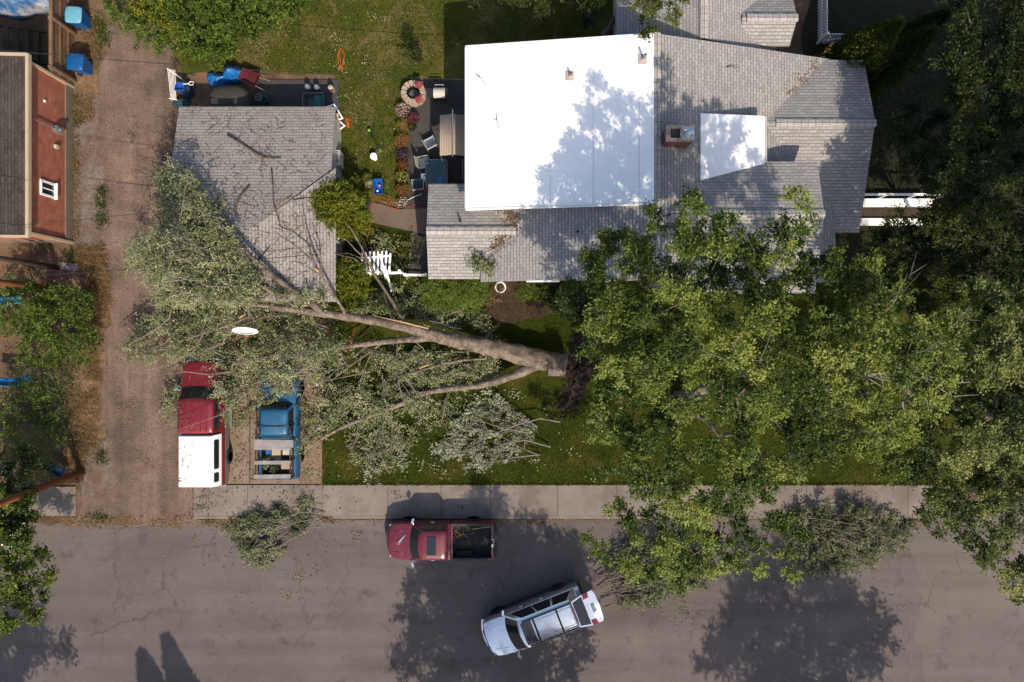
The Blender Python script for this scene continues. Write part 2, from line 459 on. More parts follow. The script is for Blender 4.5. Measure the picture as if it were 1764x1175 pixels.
# ------------------------------------------------------------ geometry helpers
class MB:
    """collects shapes; build() links them as ONE mesh object"""
    def __init__(s):
        s.v = []; s.f = []; s.uv = []; s.m = []

    def add(s, verts, faces, uvs=None, m=0):
        o = len(s.v)
        s.v += [tuple(x) for x in verts]
        for i, f in enumerate(faces):
            s.f.append([o + k for k in f])
            s.uv.append(uvs[i] if uvs else None)
            s.m.append(m)
        return s

    def box(s, x0, y0, z0, x1, y1, z1, m=0):
        return s.obox(((x0 + x1) / 2, (y0 + y1) / 2, (z0 + z1) / 2), (abs(x1 - x0), abs(y1 - y0), abs(z1 - z0)), None, m)

    def obox(s, c, size, rot=None, m=0):
        """rot: Matrix 3x3, or a z angle"""
        if rot is None:
            rot = Matrix.Identity(3)
        elif isinstance(rot, (int, float)):
            rot = Matrix.Rotation(rot, 3, 'Z')
        hx, hy, hz = (k / 2 for k in size)
        c = Vector(c)
        vs = []
        for z in (-hz, hz):
            for x, y in ((-hx, -hy), (hx, -hy), (hx, hy), (-hx, hy)):
                vs.append(c + rot @ Vector((x, y, z)))
        fs = [(3, 2, 1, 0), (4, 5, 6, 7), (0, 1, 5, 4), (1, 2, 6, 5), (2, 3, 7, 6), (3, 0, 4, 7)]
        a, b, h = size
        ru = lambda w, t: [(0, 0), (w, 0), (w, t), (0, t)]
        return s.add(vs, fs, [ru(a, b), ru(a, b), ru(a, h), ru(b, h), ru(a, h), ru(b, h)], m)

    def beam(s, p, q, w, t, m=0, up=(0, 0, 1)):
        p, q = Vector(p), Vector(q)
        d = q - p
        L = d.length
        if L < 1e-6:
            return s
        x = d / L
        u = Vector(up)
        y = u.cross(x)
        if y.length < 1e-4:
            y = Vector((0, 1, 0)).cross(x)
            if y.length < 1e-4:
                y = Vector((1, 0, 0)).cross(x)
        y.normalize()
        z = x.cross(y)
        rot = Matrix((x, y, z)).transposed()
        return s.obox((p + q) / 2, (L, w, t), rot, m)

    def tube(s, path, rad, n=8, m=0, caps=True, closed=False):
        pts = [Vector(p) for p in path]
        k = len(pts)
        if isinstance(rad, (int, float)):
            rad = [rad] * k
        vs = []
        prev = None
        for i, p in enumerate(pts):
            a = pts[i - 1] if (i > 0 or closed) else pts[i]
            b = pts[(i + 1) % k] if (i < k - 1 or closed) else pts[i]
            t = (b - a)
            if t.length < 1e-9:
                t = Vector((0, 0, 1))
            t.normalize()
            if prev is None:
                ref = Vector((0, 0, 1)) if abs(t.z) < 0.9 else Vector((1, 0, 0))
                u = t.cross(ref).normalized()
            else:
                u = prev - t * prev.dot(t)
                if u.length < 1e-5:
                    u = t.orthogonal()
                u.normalize()
            prev = u
            w = t.cross(u)
            for j in range(n):
                an = 2 * PI * j / n
                vs.append(p + (u * math.cos(an) + w * math.sin(an)) * rad[i])
        fs = []
        rng_ = range(k) if closed else range(k - 1)
        for i in rng_:
            i2 = (i + 1) % k
            for j in range(n):
                j2 = (j + 1) % n
                fs.append((i * n + j, i * n + j2, i2 * n + j2, i2 * n + j))
        if caps and not closed:
            fs.append(tuple(range(n - 1, -1, -1)))
            fs.append(tuple((k - 1) * n + j for j in range(n)))
        return s.add(vs, fs, None, m)

    def lathe(s, prof, c=(0, 0, 0), n=24, m=0, axis='Z', sx=1.0, sy=1.0):
        """prof: (r, h) from bottom to top"""
        vs = []
        for r, h in prof:
            for j in range(n):
                a = 2 * PI * j / n
                x, y, z = r * math.cos(a) * sx, r * math.sin(a) * sy, h
                if axis == 'Y':
                    x, y, z = x, z, y
                    x, y, z = r * math.cos(a), h, r * math.sin(a)
                elif axis == 'X':
                    x, y, z = h, r * math.cos(a), r * math.sin(a)
                vs.append((c[0] + x, c[1] + y, c[2] + z))
        fs = []
        for i in range(len(prof) - 1):
            for j in range(n):
                j2 = (j + 1) % n
                fs.append((i * n + j, i * n + j2, (i + 1) * n + j2, (i + 1) * n + j))
        if prof[0][0] > 1e-6:
            fs.append(tuple(range(n - 1, -1, -1)))
        if prof[-1][0] > 1e-6:
            fs.append(tuple((len(prof) - 1) * n + j for j in range(n)))
        return s.add(vs, fs, None, m)

    def prism(s, poly, z0, z1, m=0, ztop=None):
        """poly CCW list of (x, y); ztop: function of x, y"""
        k = len(poly)
        area = sum(poly[i][0] * poly[(i + 1) % k][1] - poly[(i + 1) % k][0] * poly[i][1] for i in range(k))
        if area < 0:
            poly = poly[::-1]
        vs = [(x, y, z0) for x, y in poly] + [(x, y, ztop(x, y) if ztop else z1) for x, y in poly]
        fs = [tuple(range(k - 1, -1, -1)), tuple(range(k, 2 * k))]
        uvs = [[poly[i] for i in range(k - 1, -1, -1)], [poly[i] for i in range(k)]]
        acc = 0.0
        for i in range(k):
            j = (i + 1) % k
            fs.append((i, j, k + j, k + i))
            L = math.hypot(poly[j][0] - poly[i][0], poly[j][1] - poly[i][1])
            uvs.append([(acc, vs[i][2]), (acc + L, vs[j][2]), (acc + L, vs[k + j][2]), (acc, vs[k + i][2])])
            acc += L
        return s.add(vs, fs, uvs, m)

    def slab(s, pts, t=0.1, m=0, m_edge=None):
        """planar polygon with thickness below; UV runs along the eave and up the slope"""
        pts = [Vector(p) for p in pts]
        k = len(pts)
        n = Vector((0, 0, 0))
        for i in range(k):
            a, b = pts[i], pts[(i + 1) % k]
            n += Vector(((a.y - b.y) * (a.z + b.z), (a.z - b.z) * (a.x + b.x), (a.x - b.x) * (a.y + b.y)))
        n.normalize()
        if n.z < 0:
            pts = pts[::-1]
            n = -n
        e = Vector((n.y, -n.x, 0))
        if e.length < 1e-4:
            e = Vector((1, 0, 0))
        e.normalize()
        v = n.cross(e)
        uv = [(p.dot(e), p.dot(v)) for p in pts]
        low = [p - Vector((0, 0, t)) for p in pts]
        s.add(pts, [tuple(range(k))], [uv], m)
        s.add(low, [tuple(range(k - 1, -1, -1))], [uv[::-1]], m if m_edge is None else m_edge)
        for i in range(k):
            j = (i + 1) % k
            L = (pts[j] - pts[i]).length
            s.add([low[i], low[j], pts[j], pts[i]], [(0, 1, 2, 3)], [[(0, 0), (L, 0), (L, t), (0, t)]], m if m_edge is None else m_edge)
        return s

    def xform(s, mat):
        s.v = [tuple(mat @ Vector(p)) for p in s.v]
        return s

    def build(s, name, mats, parent=None, smooth=None, loc=None):
        me = bpy.data.meshes.new(name)
        me.from_pydata(s.v, [], s.f)
        if not isinstance(mats, (list, tuple)):
            mats = [mats]
        for m in mats:
            me.materials.append(MT[m] if isinstance(m, str) else m)
        if any(s.m):
            me.polygons.foreach_set('material_index', s.m)
        if any(u is not None for u in s.uv):
            ul = me.uv_layers.new(name='UVMap')
            flat = []
            for f, u in zip(s.f, s.uv):
                for q in range(len(f)):
                    flat += list(u[q]) if u else [0.0, 0.0]
            ul.data.foreach_set('uv', flat)
        if smooth:
            me.polygons.foreach_set('use_smooth', [True] * len(me.polygons))
            if smooth is not True:
                me.set_sharp_from_angle(angle=R(smooth))
        me.update()
        o = bpy.data.objects.new(name, me)
        COL.objects.link(o)
        if parent is not None:
            o.parent = parent
        if loc is not None:
            o.location = loc
        return o


def thing(name, label, cat, loc=(0, 0, 0), rotz=0.0, group=None):
    o = bpy.data.objects.new(name, None)
    o.empty_display_size = 0.3
    COL.objects.link(o)
    o.location = loc
    o.rotation_euler = (0, 0, rotz)
    return tag(o, label, cat, group)


def tag(o, label, cat, group=None, kind=None):
    o['label'] = label
    o['category'] = cat
    if group:
        o['group'] = group
    if kind:
        o['kind'] = kind
    return o


def struct(o):
    o['kind'] = 'structure'
    return o


def stuff(o, label, cat):
    o['label'] = label
    o['category'] = cat
    o['kind'] = 'stuff'
    return o


def copy_tree(o, parent=None):
    c = o.copy()
    COL.objects.link(c)
    c.parent = parent
    for ch in list(o.children):
        copy_tree(ch, c)
    return c


def ragged(poly, step=0.5, amp=0.12, seed=0):
    """an outline with a natural, worn edge"""
    rg = random.Random(seed)
    out = []
    k = len(poly)
    for i in range(k):
        a, b = poly[i], poly[(i + 1) % k]
        L = math.hypot(b[0] - a[0], b[1] - a[1])
        n = max(1, int(L / step))
        for j in range(n):
            t = j / n
            out.append((a[0] + (b[0] - a[0]) * t + rg.uniform(-amp, amp), a[1] + (b[1] - a[1]) * t + rg.uniform(-amp, amp)))
    return out


def PP(pts, z=0.0):
    return [P(x, y, z)[:2] for x, y in pts]


# ------------------------------------------------------------ leaves and wood
def leaf_arrays(c, dr, L, W, rg, up=0.6, spread=0.7, normal=None):
    """rhombus leaves: c (N,3) base points, dr (N,3) pointing directions"""
    n = len(c)
    L = np.asarray(L) * rg.uniform(0.7, 1.3, n)
    W = np.asarray(W) * rg.uniform(0.7, 1.3, n)
    dr = dr / (np.linalg.norm(dr, axis=1, keepdims=True) + 1e-9)
    nn = rg.normal(0, spread, (n, 3))
    if normal is not None:
        nn = nn + normal
    nn[:, 2] += up
    nn -= dr * (nn * dr).sum(1, keepdims=True)
    nn /= np.linalg.norm(nn, axis=1, keepdims=True) + 1e-9
    sd = np.cross(nn, dr)
    v = np.empty((n, 4, 3))
    v[:, 0] = c
    v[:, 1] = c + dr * (L * 0.45)[:, None] + sd * (W * 0.5)[:, None] + nn * (W * 0.12)[:, None]
    v[:, 2] = c + dr * L[:, None]
    v[:, 3] = c + dr * (L * 0.45)[:, None] - sd * (W * 0.5)[:, None] + nn * (W * 0.12)[:, None]
    return v.reshape(-1, 3)


def build_leaves(name, v, tint, mat_, parent=None):
    n = len(v) // 4
    me = bpy.data.meshes.new(name)
    me.vertices.add(4 * n)
    me.vertices.foreach_set('co', v.astype(np.float32).ravel())
    me.loops.add(4 * n)
    me.loops.foreach_set('vertex_index', np.arange(4 * n, dtype=np.int32))
    me.polygons.add(n)
    me.polygons.foreach_set('loop_start', np.arange(0, 4 * n, 4, dtype=np.int32))
    me.polygons.foreach_set('loop_total', np.full(n, 4, dtype=np.int32))
    a = me.attributes.new('tint', 'FLOAT', 'POINT')
    a.data.foreach_set('value', np.repeat(np.clip(tint, 0, 1), 4).astype(np.float32))
    me.materials.append(MT[mat_])
    me.update()
    o = bpy.data.objects.new(name, me)
    COL.objects.link(o)
    if parent is not None:
        o.parent = parent
    return o


def sprays(cl, out_dir, rg, per=7, leaves=16, length=0.75, L=0.13, W=0.075, droop=0.25, up=0.6, tint_c=None, flat=0.6, spread=0.7, aim=0.6):
    """leafy sprigs radiating from every cluster point"""
    n = len(cl)
    base = np.repeat(cl, per, axis=0)
    od = np.repeat(out_dir, per, axis=0)
    d_ = rg.normal(0, 1, base.shape)
    d_[:, 2] *= flat
    d_ = d_ / np.linalg.norm(d_, axis=1, keepdims=True) + od * aim
    d_ /= np.linalg.norm(d_, axis=1, keepdims=True)
    ln = length * rg.uniform(0.5, 1.25, len(base))
    k = leaves
    t = np.tile(np.linspace(0.12, 1.0, k), len(base)) + rg.uniform(-0.06, 0.06, k * len(base))
    B = np.repeat(base, k, axis=0)
    D = np.repeat(d_, k, axis=0)
    LN = np.repeat(ln, k)
    pos = B + D * (LN * t)[:, None]
    pos[:, 2] -= droop * (LN * t) ** 2
    pos += rg.normal(0, 0.045, pos.shape)
    side = np.cross(D, np.array([0, 0, 1.0])) + rg.normal(0, 0.25, D.shape)
    side *= np.where(rg.rand(len(D)) < 0.5, -1, 1)[:, None]
    ld = D * 0.7 + side * 0.8
    ld[:, 2] -= 0.25
    v = leaf_arrays(pos, ld, L, W, rg, up, spread)
    if tint_c is None:
        tint_c = np.full(n, 0.45)
    sprig = rg.normal(0, 0.10, len(base))
    tint = np.repeat(np.repeat(tint_c, per) + sprig, k) + rg.normal(0, 0.10, len(pos))
    # sparse pale or flipped leaves
    tint = np.where(rg.rand(len(pos)) < 0.03, 0.9, tint)
    return v, tint


class Wood:
    """a branching skeleton: nodes joined to parents, meshed as tapered tubes"""
    def __init__(s):
        s.p = []; s.par = []; s.r = []

    def line(s, pts, rads, attach=None):
        """polyline with fixed radii; attach = node index it springs from"""
        prev = -1 if attach is None else attach
        ids = []
        for q, r in zip(pts, rads):
            s.p.append(np.array(q, float)); s.par.append(prev); s.r.append(r)
            prev = len(s.p) - 1
            ids.append(prev)
        return ids

    def nearest(s, q):
        a = np.array(s.p)
        return int(np.argmin(((a - q) ** 2).sum(1)))

    def reach(s, targets, rg, step=0.55, tip=0.010, wander=0.16, root=None, bias=0.35, sag=0.0):
        """join every target by a thin limb to the best node nearer the root"""
        if root is None:
            root = s.p[0]
        root = np.asarray(root)
        order = np.argsort(((targets - root) ** 2).sum(1))
        for i in order:
            q = targets[i]
            a = np.array(s.p)
            dist = np.sqrt(((a - q) ** 2).sum(1))
            dr = np.sqrt(((a - root) ** 2).sum(1))
            cost = dist + bias * dr
            cost = np.where(dr < np.linalg.norm(q - root) + 0.3, cost, cost + 5)
            j = int(np.argmin(cost))
            L = dist[j]
            n = max(1, int(L / step))
            prev = j
            p0 = a[j]
            for m_ in range(1, n + 1):
                t = m_ / n
                w = p0 + (q - p0) * t
                if m_ < n:
                    w = w + rg.normal(0, wander * step, 3)
                    w[2] += sag * math.sin(PI * t) * L
                s.p.append(w); s.par.append(prev); s.r.append(None)
                prev = len(s.p) - 1
        # pipe model for the free nodes
        cnt = np.ones(len(s.p))
        kids = [0] * len(s.p)
        for i in range(len(s.p) - 1, -1, -1):
            if s.par[i] >= 0:
                kids[s.par[i]] += 1
        w = np.zeros(len(s.p))
        for i in range(len(s.p) - 1, -1, -1):
            if kids[i] == 0:
                w[i] += 1
            if s.par[i] >= 0:
                w[s.par[i]] += w[i]
        for i in range(len(s.p)):
            if s.r[i] is None:
                r = tip * max(1.0, w[i]) ** 0.5
                if s.par[i] >= 0:
                    r = min(r, s.r[s.par[i]] * 0.95)
                s.r[i] = r

    def mesh(s, mb, nmax=10, m=0, rmin=0.0):
        n = len(s.p)
        ch = [[] for _ in range(n)]
        for i, q in enumerate(s.par):
            if q >= 0:
                ch[q].append(i)
        starts = [i for i in range(n) if s.par[i] < 0]
        stack = [(i, None) for i in starts]
        while stack:
            i, pre = stack.pop()
            chain = ([pre] if pre is not None else []) + [i]
            cur = i
            while ch[cur]:
                c = sorted(ch[cur], key=lambda k: -s.r[k])
                for k in c[1:]:
                    stack.append((k, cur))
                cur = c[0]
                chain.append(cur)
            if len(chain) < 2:
                continue
            pts = [s.p[k] for k in chain]
            rad = [s.r[k] for k in chain]
            if pre is not None:
                rad[0] = min(rad[0], rad[1] * 1.15)
            if max(rad) < rmin:
                continue
            rad[-1] *= 0.6
            if max(rad) > .12:      # bark: lumps, knots and ridges on the stout wood
                P2, R2 = [], []
                for a, b, r0, r1 in zip(pts[:-1], pts[1:], rad[:-1], rad[1:]):
                    L = float(np.linalg.norm(np.asarray(b) - np.asarray(a)))
                    n_ = max(1, int(L / .14))
                    for q in range(n_):
                        t = q / n_
                        P2.append(np.asarray(a) * (1 - t) + np.asarray(b) * t); R2.append(r0 + (r1 - r0) * t)
                P2.append(np.asarray(pts[-1])); R2.append(rad[-1] * .8)
                k0 = len(mb.v)
                mb.tube(P2, R2, 22, m, caps=False)
                rk = np.random.RandomState(len(P2))
                ridge = rk.normal(0, .05, 22)
                for i_ in range(len(P2)):
                    kn = 1 + .06 * math.sin(i_ * .9 + rk.rand() * .5) + (.16 if rk.rand() < .06 else 0)
                    ridge = .82 * ridge + rk.normal(0, .035, 22)
                    for j_ in range(22):
                        v_ = np.array(mb.v[k0 + i_ * 22 + j_])
                        mb.v[k0 + i_ * 22 + j_] = tuple(P2[i_] + (v_ - P2[i_]) * (kn + ridge[j_]))
                continue
            sides = 4 if max(rad) < 0.02 else 5 if max(rad) < 0.05 else 7 if max(rad) < 0.12 else nmax
            mb.tube(pts, rad, sides, m, caps=False)
        return mb


def fill_lobes(lobes, rg, mind=0.55, shell=0.45, top=0.15):
    """cluster points in a union of ellipsoid lobes: (x, y, z, r, rz, count)"""
    pts = []
    out = []
    for (x, y, z, r, rz, cnt) in lobes:
        k = 0
        tries = 0
        while k < cnt and tries < cnt * 12:
            tries += 1
            u = rg.normal(0, 1, 3)
            u /= np.linalg.norm(u)
            if u[2] < -0.35 and rg.rand() < 0.7:
                continue
            rr = (shell + (1 - shell) * rg.rand()) ** 0.8
            rr *= 1 + 0.16 * rg.normal()
            q = np.array((x + u[0] * r * rr, y + u[1] * r * rr, z + u[2] * rz * rr))
            if pts:
                a = np.array(pts[-500:])
                if ((a - q) ** 2).sum(1).min() < mind * mind:
                    continue
            pts.append(q); out.append(u)
            k += 1
    return np.array(pts), np.array(out)


def poly_points(poly, n, rg):
    """random points inside a polygon"""
    poly = np.array(poly)
    lo, hi = poly.min(0), poly.max(0)
    res = []
    k = len(poly)
    while len(res) < n:
        q = lo + (hi - lo) * rg.rand(2)
        ins = False
        j = k - 1
        for i in range(k):
            if (poly[i][1] > q[1]) != (poly[j][1] > q[1]) and q[0] < (poly[j][0] - poly[i][0]) * (q[1] - poly[i][1]) / (poly[j][1] - poly[i][1]) + poly[i][0]:
                ins = not ins
            j = i
        if ins:
            res.append(q)
    return np.array(res)


def clumps(lobes, rg, dens=1.0, smin=.40, smax=.80, per=8):
    """a crown as limb-end clumps of leaves on the outside of each lobe, with gaps between"""
    cen, cu, pts, out, idx, size = [], [], [], [], [], []
    for (x, y, z, r, rz) in lobes:
        n = max(2, int(round(3.1 * dens * r * r)))
        k = 0; tries = 0
        while k < n and tries < n * 14:
            tries += 1
            u = rg.normal(0, 1, 3)
            u /= np.linalg.norm(u)
            if u[2] < -.1:
                u[2] *= -.7
            rr = rg.uniform(.5, 1.06)
            s_ = rg.uniform(smin, smax) * min(1.0, .45 + .4 * r)
            q = np.array((x + u[0] * r * rr, y + u[1] * r * rr, z + u[2] * rz * rr))
            if cen:
                a = np.array(cen)
                if (((a - q) ** 2).sum(1) < ((s_ + np.array(size)) * .80) ** 2).any():
                    continue
            cen.append(q); cu.append(u); size.append(s_)
            m = max(3, int(per * (s_ / .6) ** 2))
            for _ in range(m):
                w_ = rg.normal(0, 1, 3)
                w_ /= np.linalg.norm(w_)
                t = rg.rand() ** .5
                pts.append(q + w_ * np.array((s_, s_, s_ * .5)) * t)
                out.append(w_ + .5 * u)
                idx.append(len(cen) - 1)
            k += 1
    return np.array(cen), np.array(cu), np.array(size), np.array(pts), np.array(out), np.array(idx)


def tree(name, label, cat, trunk_px, fork, lobes_px, seed, leaf='leaf_ash', trunk_r=0.3, L=0.10, W=0.060, per=8, leaves=13,
         length=0.34, tint=0.45, tvar=0.25, group=None, wood='twig', droop=0.25, world_lobes=None, dens=1.0, spread=0.55, up=.95, dead=.09, lift=0.0, cper=12):
    rg = np.random.RandomState(seed)
    bx, by, _ = trunk_px if len(trunk_px) == 3 else P(*trunk_px, 0)
    lobes = list(world_lobes or [])
    for (px, py, z, r) in lobes_px:
        x, y, _ = P(px, py, z + lift)
        lobes.append((x, y, z + lift, r, r * .75))
    cen, cu, size, cl, out, idx = clumps(lobes, rg, dens, per=cper)
    w = Wood()
    top = np.array((bx + fork[0], by + fork[1], fork[2]))
    base = np.array((bx, by, -0.1))
    n = 7
    pts = [base + (top - base) * (i / (n - 1)) + np.array((rg.normal(0, .05), rg.normal(0, .05), 0)) * (0 < i) for i in range(n)]
    w.line(pts, [trunk_r * (1.35 if i == 0 else 1.0 - 0.35 * i / (n - 1)) for i in range(n)])
    n0 = len(w.p)
    w.reach(cen, rg, root=top, tip=0.017, wander=0.2)
    P_ = np.array(w.p)
    near = [int(np.argmin(((P_ - c) ** 2).sum(1))) for c in cen]
    for q, i in zip(cl, idx):
        if rg.rand() < .55:
            a = w.p[near[i]]
            w.line([a * .5 + q * .5 + rg.normal(0, .05, 3), q], [.010, .006], near[i])
    for i, c in enumerate(cen):           # bare dead twigs showing between the leaves
        if rg.rand() < dead:
            u = cu[i] * np.array((1, 1, .3)) + rg.normal(0, .5, 3)
            u /= np.linalg.norm(u)
            ln = rg.uniform(.7, 1.5)
            a = w.p[near[i]]
            b1 = a + u * ln * .5 + rg.normal(0, .1, 3)
            b2 = b1 + (u + rg.normal(0, .3, 3)) * ln * .5
            b1[2] += size[i] * .5; b2[2] += size[i] * .5
            j = w.line([b1, b2], [.018, .008], near[i])
            for _ in range(3):
                e = b1 + rg.rand() * (b2 - b1)
                w.line([e + (u + rg.normal(0, .8, 3)) * .35], [.006], j[0])
    root = thing(name, label, cat, (bx, by, 0), group=group)
    off = np.array((bx, by, 0))
    w.p = [q - off for q in w.p]
    mb = MB()
    w.mesh(mb)
    mb.build('trunk', wood, root, smooth=True)
    tcl = tint + rg.normal(0, tvar, len(cen))
    tc = tcl[idx] + rg.normal(0, .06, len(cl))
    v, t = sprays(cl - off, out, rg, per, leaves, length, L, W, droop, up=up, tint_c=tc, spread=spread)
    build_leaves('crown', v, t, leaf, root)
    return root
# ------------------------------------------------------------------ the setting
def sheet(name, poly, z, m):
    mb = MB()
    k = len(poly)
    mb.add([(x, y, z) for x, y in poly], [tuple(range(k))], [[(x, y) for x, y in poly]])
    o = mb.build(name, m)
    if o.data.polygons[0].normal.z < 0:
        o.data.flip_normals()
    return struct(o)


sheet('ground', [(-400, -400), (400, -400), (400, 400), (-400, 400)], 0.0, 'dirt')
Y_CURB = P(0, 889)[1]
X_SEAM = P(1568, 0)[0]
# street: straight south edge, worn north edge beside the alley
north = []
rg = random.Random(5)
x = -60.0
while x < P(335, 0)[0]:
    north.append((x, P(0, 903)[1] + rg.uniform(-.1, .1)))
    x += 0.45
north.append((P(338, 0)[0], P(0, 896)[1]))
north.append((X_SEAM, P(0, 896)[1]))
sheet('street', [(-60, -27.5), (X_SEAM, -27.5)] + north[::-1], 0.006, 'asphalt')
sheet('side_street', [(X_SEAM, -27.5), (60, -27.5), (60, P(0, 860)[1]), (P(1612, 0)[0], P(0, 860)[1]), (P(1612, 0)[0], P(0, 896)[1]), (X_SEAM, P(0, 896)[1])], 0.006, 'asphalt_pale')
# the ragged darker patch where the two pavings meet
sheet('asphalt_patch', ragged(PP([(1569, 960), (1580, 962), (1584, 990), (1580, 1010), (1590, 1030), (1583, 1075), (1574, 1100), (1592, 1125), (1590, 1180), (1569, 1180)]), 0.35, 0.10, 8), 0.010, 'asphalt')

alley = ragged(PP([(176, 60), (200, 20), (300, 30), (300, 120), (294, 330), (300, 520), (308, 640), (312, 760), (335, 845), (345, 905), (120, 906), (150, 850), (172, 760), (178, 640), (186, 520), (178, 420), (172, 300), (174, 150)]), 0.5, 0.14, 2)
sheet('alley', alley, 0.010, 'gravel')
sheet('gravel_strip', ragged(PP([(130, 165), (165, 160), (178, 230), (176, 330), (184, 420), (150, 425), (126, 416), (126, 300)]), 0.4, 0.12, 4), 0.014, 'pale_gravel')
sheet('dry_verge', ragged(PP([(138, 30), (168, 20), (178, 100), (168, 165), (135, 160)]), 0.35, 0.24, 51), 0.012, 'dry_ground')
sheet('dry_verge', ragged(PP([(128, 425), (176, 420), (192, 470), (188, 545), (176, 640), (176, 770), (150, 835), (112, 820), (118, 690), (150, 640), (155, 560), (148, 500)]), 0.35, 0.3, 52), 0.012, 'dry_ground')
sheet('gravel_verge', ragged(PP([(150, 780), (185, 760), (190, 850), (150, 870), (135, 835)]), 0.35, 0.12, 6), 0.014, 'pale_gravel')


def raised(name, poly, z, m, jit=None):
    p = ragged(poly, *jit) if jit else poly
    return struct(MB().prism(p, -0.05, z).build(name, m))


raised('front_lawn', PP([(556, 600), (600, 500), (700, 470), (960, 482), (1420, 480), (1700, 480), (1700, 836), (556, 836)]), 0.10, 'lawn')
raised('back_lawn', ragged(PP([(300, 82), (420, -40), (1150, -60), (1070, 200), (790, 200), (790, 150), (715, 130), (690, 180), (688, 345), (628, 352), (585, 330), (578, 130), (400, 125), (318, 128)]), 0.6, 0.08, 11), 0.06, 'back_lawn')
raised('inner_lawn', ragged(PP([(600, 392), (640, 382), (735, 405), (720, 480), (700, 520), (610, 520), (590, 450)]), 0.5, 0.08, 12), 0.055, 'lawn')
raised('side_yard', PP([(1380, 60), (1420, -80), (2100, -80), (2100, 478), (1420, 478), (1400, 200)]), 0.05, 'shaded_yard_soil')
raised('tree_verge', PP([(1620, 478), (2100, 478), (2100, 850), (1612, 850), (1700, 834), (1700, 480)]), 0.045, 'shaded_yard_soil')
raised('flower_bed', ragged(PP([(735, 476), (960, 484), (960, 540), (860, 560), (735, 520)]), 0.4, 0.08, 13), 0.115, 'soil')
raised('patio', PP([(703, 140), (830, 140), (830, 345), (735, 345), (735, 478), (703, 474), (708, 400), (690, 345), (694, 190)]), 0.075, 'patio')
raised('path', ragged(PP([(600, 340), (640, 348), (690, 362), (735, 358), (735, 405), (690, 395), (640, 382), (600, 384)]), 0.5, 0.04, 14), 0.08, 'path')
raised('storage_pad', PP([(440, 138), (586, 138), (586, 215), (440, 215)]), 0.07, 'patio')
raised('driveway', PP([(318, 600), (556, 590), (556, 834), (335, 834), (318, 700)]), 0.05, 'driveway')
# pavement slabs with joints between them
mb = MB()
xs = [335, 428, 556, 668, 760, 845, 960, 1062, 1165, 1268, 1388, 1482, 1562, 1606]
for a, b in zip(xs[:-1], xs[1:]):
    x0, x1 = P(a, 0)[0] + .012, P(b, 0)[0] - .012
    mb.box(x0, P(0, 888)[1], -0.05, x1, P(0, 835)[1], 0.105)
mb.box(P(336, 0)[0], P(0, 887)[1], -0.05, P(1605, 0)[0], P(0, 836)[1], 0.09, 1)
struct(mb.build('pavement', ['concrete', 'joint']))
struct(MB().box(P(335, 0)[0], P(0, 893)[1], -0.05, P(395, 0)[0], P(0, 888.5)[1], 0.10).box(P(575, 0)[0], P(0, 892.5)[1], -0.05, P(1606, 0)[0], P(0, 888.4)[1], 0.108).build('kerb', 'concrete'))
struct(MB().box(P(52, 0)[0], P(0, 888)[1], -.05, P(132, 0)[0], P(0, 838)[1], .08).build('concrete_pad', 'concrete'))
mb = MB()
for (a, b, c, d_) in [(430, 600, 432, 834), (335, 833.6, 556, 834.8), (318, 720, 556, 721.2)]:
    mb.box(P(a, 0)[0], P(0, b)[1], .0, P(c, 0)[0], P(0, d_)[1], .053)
struct(mb.build('driveway_joint', 'joint'))
# root pit torn open where the tree stood
rgn = np.random.RandomState(31)
o = struct(MB().prism(ragged(PP([(985, 560), (1025, 570), (1020, 640), (1000, 690), (968, 705), (975, 650)]), 0.3, 0.12, 15), 0, 0.108).build('torn_soil', 'wet_shaded_soil'))


# grass: short blades standing on the lawns
def blades(name, label, polys, n, h, seed, m='grass_blade', z=0.06, tlo=0.4, cat='grass', lean=0.5, w=0.035, drift=0.0):
    rg = np.random.RandomState(seed)
    pts = []
    for poly, share in polys:
        k = max(4, int(n * share))
        q = poly_points(PP(poly), max(2, int(k * (1 - drift))), rg)
        if drift:
            hubs = poly_points(PP(poly), max(2, k // 60), rg)
            m_ = k - len(q)
            q = np.concatenate([q, hubs[rg.randint(0, len(hubs), m_)] + rg.normal(0, .16, (m_, 2)) * rg.uniform(.3, 1.6, (m_, 1))])
        pts.append(q)
    pts = np.concatenate(pts)
    c = np.column_stack([pts, np.full(len(pts), z)])
    dr = rg.normal(0, lean, c.shape)
    dr[:, 2] = 1
    t = tlo + rg.normal(0, 0.22, len(c))
    v = leaf_arrays(c, dr, np.full(len(c), h), np.full(len(c), w), rg, 0.1, 1.0)
    return stuff(build_leaves(name, v, t, m), label, cat)


blades('grass', 'short mown grass on the front and back lawns', [
    ([(556, 640), (700, 640), (1100, 700), (1100, 834), (556, 834)], .36), ([(1100, 700), (1560, 720), (1560, 834), (1100, 834)], .16),
    ([(820, 500), (1040, 500), (1060, 640), (960, 600), (840, 580)], .1),
    ([(300, 85), (420, 0), (1060, 0), (1000, 60), (790, 80), (700, 150), (688, 340), (590, 325), (580, 130), (330, 120)], .30),
    ([(620, 390), (735, 405), (700, 480), (610, 450)], .06), ([(556, 830), (1600, 830), (1600, 836.5), (556, 836.5)], .05)], 66000, 0.07, 21, z=0.085)
blades('dry_weeds', 'straw coloured dry weeds along the alley edge', [
    ([(130, 170), (160, 165), (165, 205), (130, 215)], .08), ([(122, 240), (136, 235), (140, 420), (126, 418)], .08),
    ([(130, 425), (178, 420), (190, 470), (186, 545), (160, 560), (150, 500)], .34),
    ([(112, 690), (170, 670), (176, 780), (140, 835), (110, 830)], .28), ([(150, 560), (176, 560), (172, 660), (150, 650)], .12),
    ([(140, 20), (165, 20), (176, 110), (150, 130)], .1)], 15000, 0.26, 22, 'leaf_dry', 0.01, 0.68, 'weeds', 1.0, 0.015, .5)
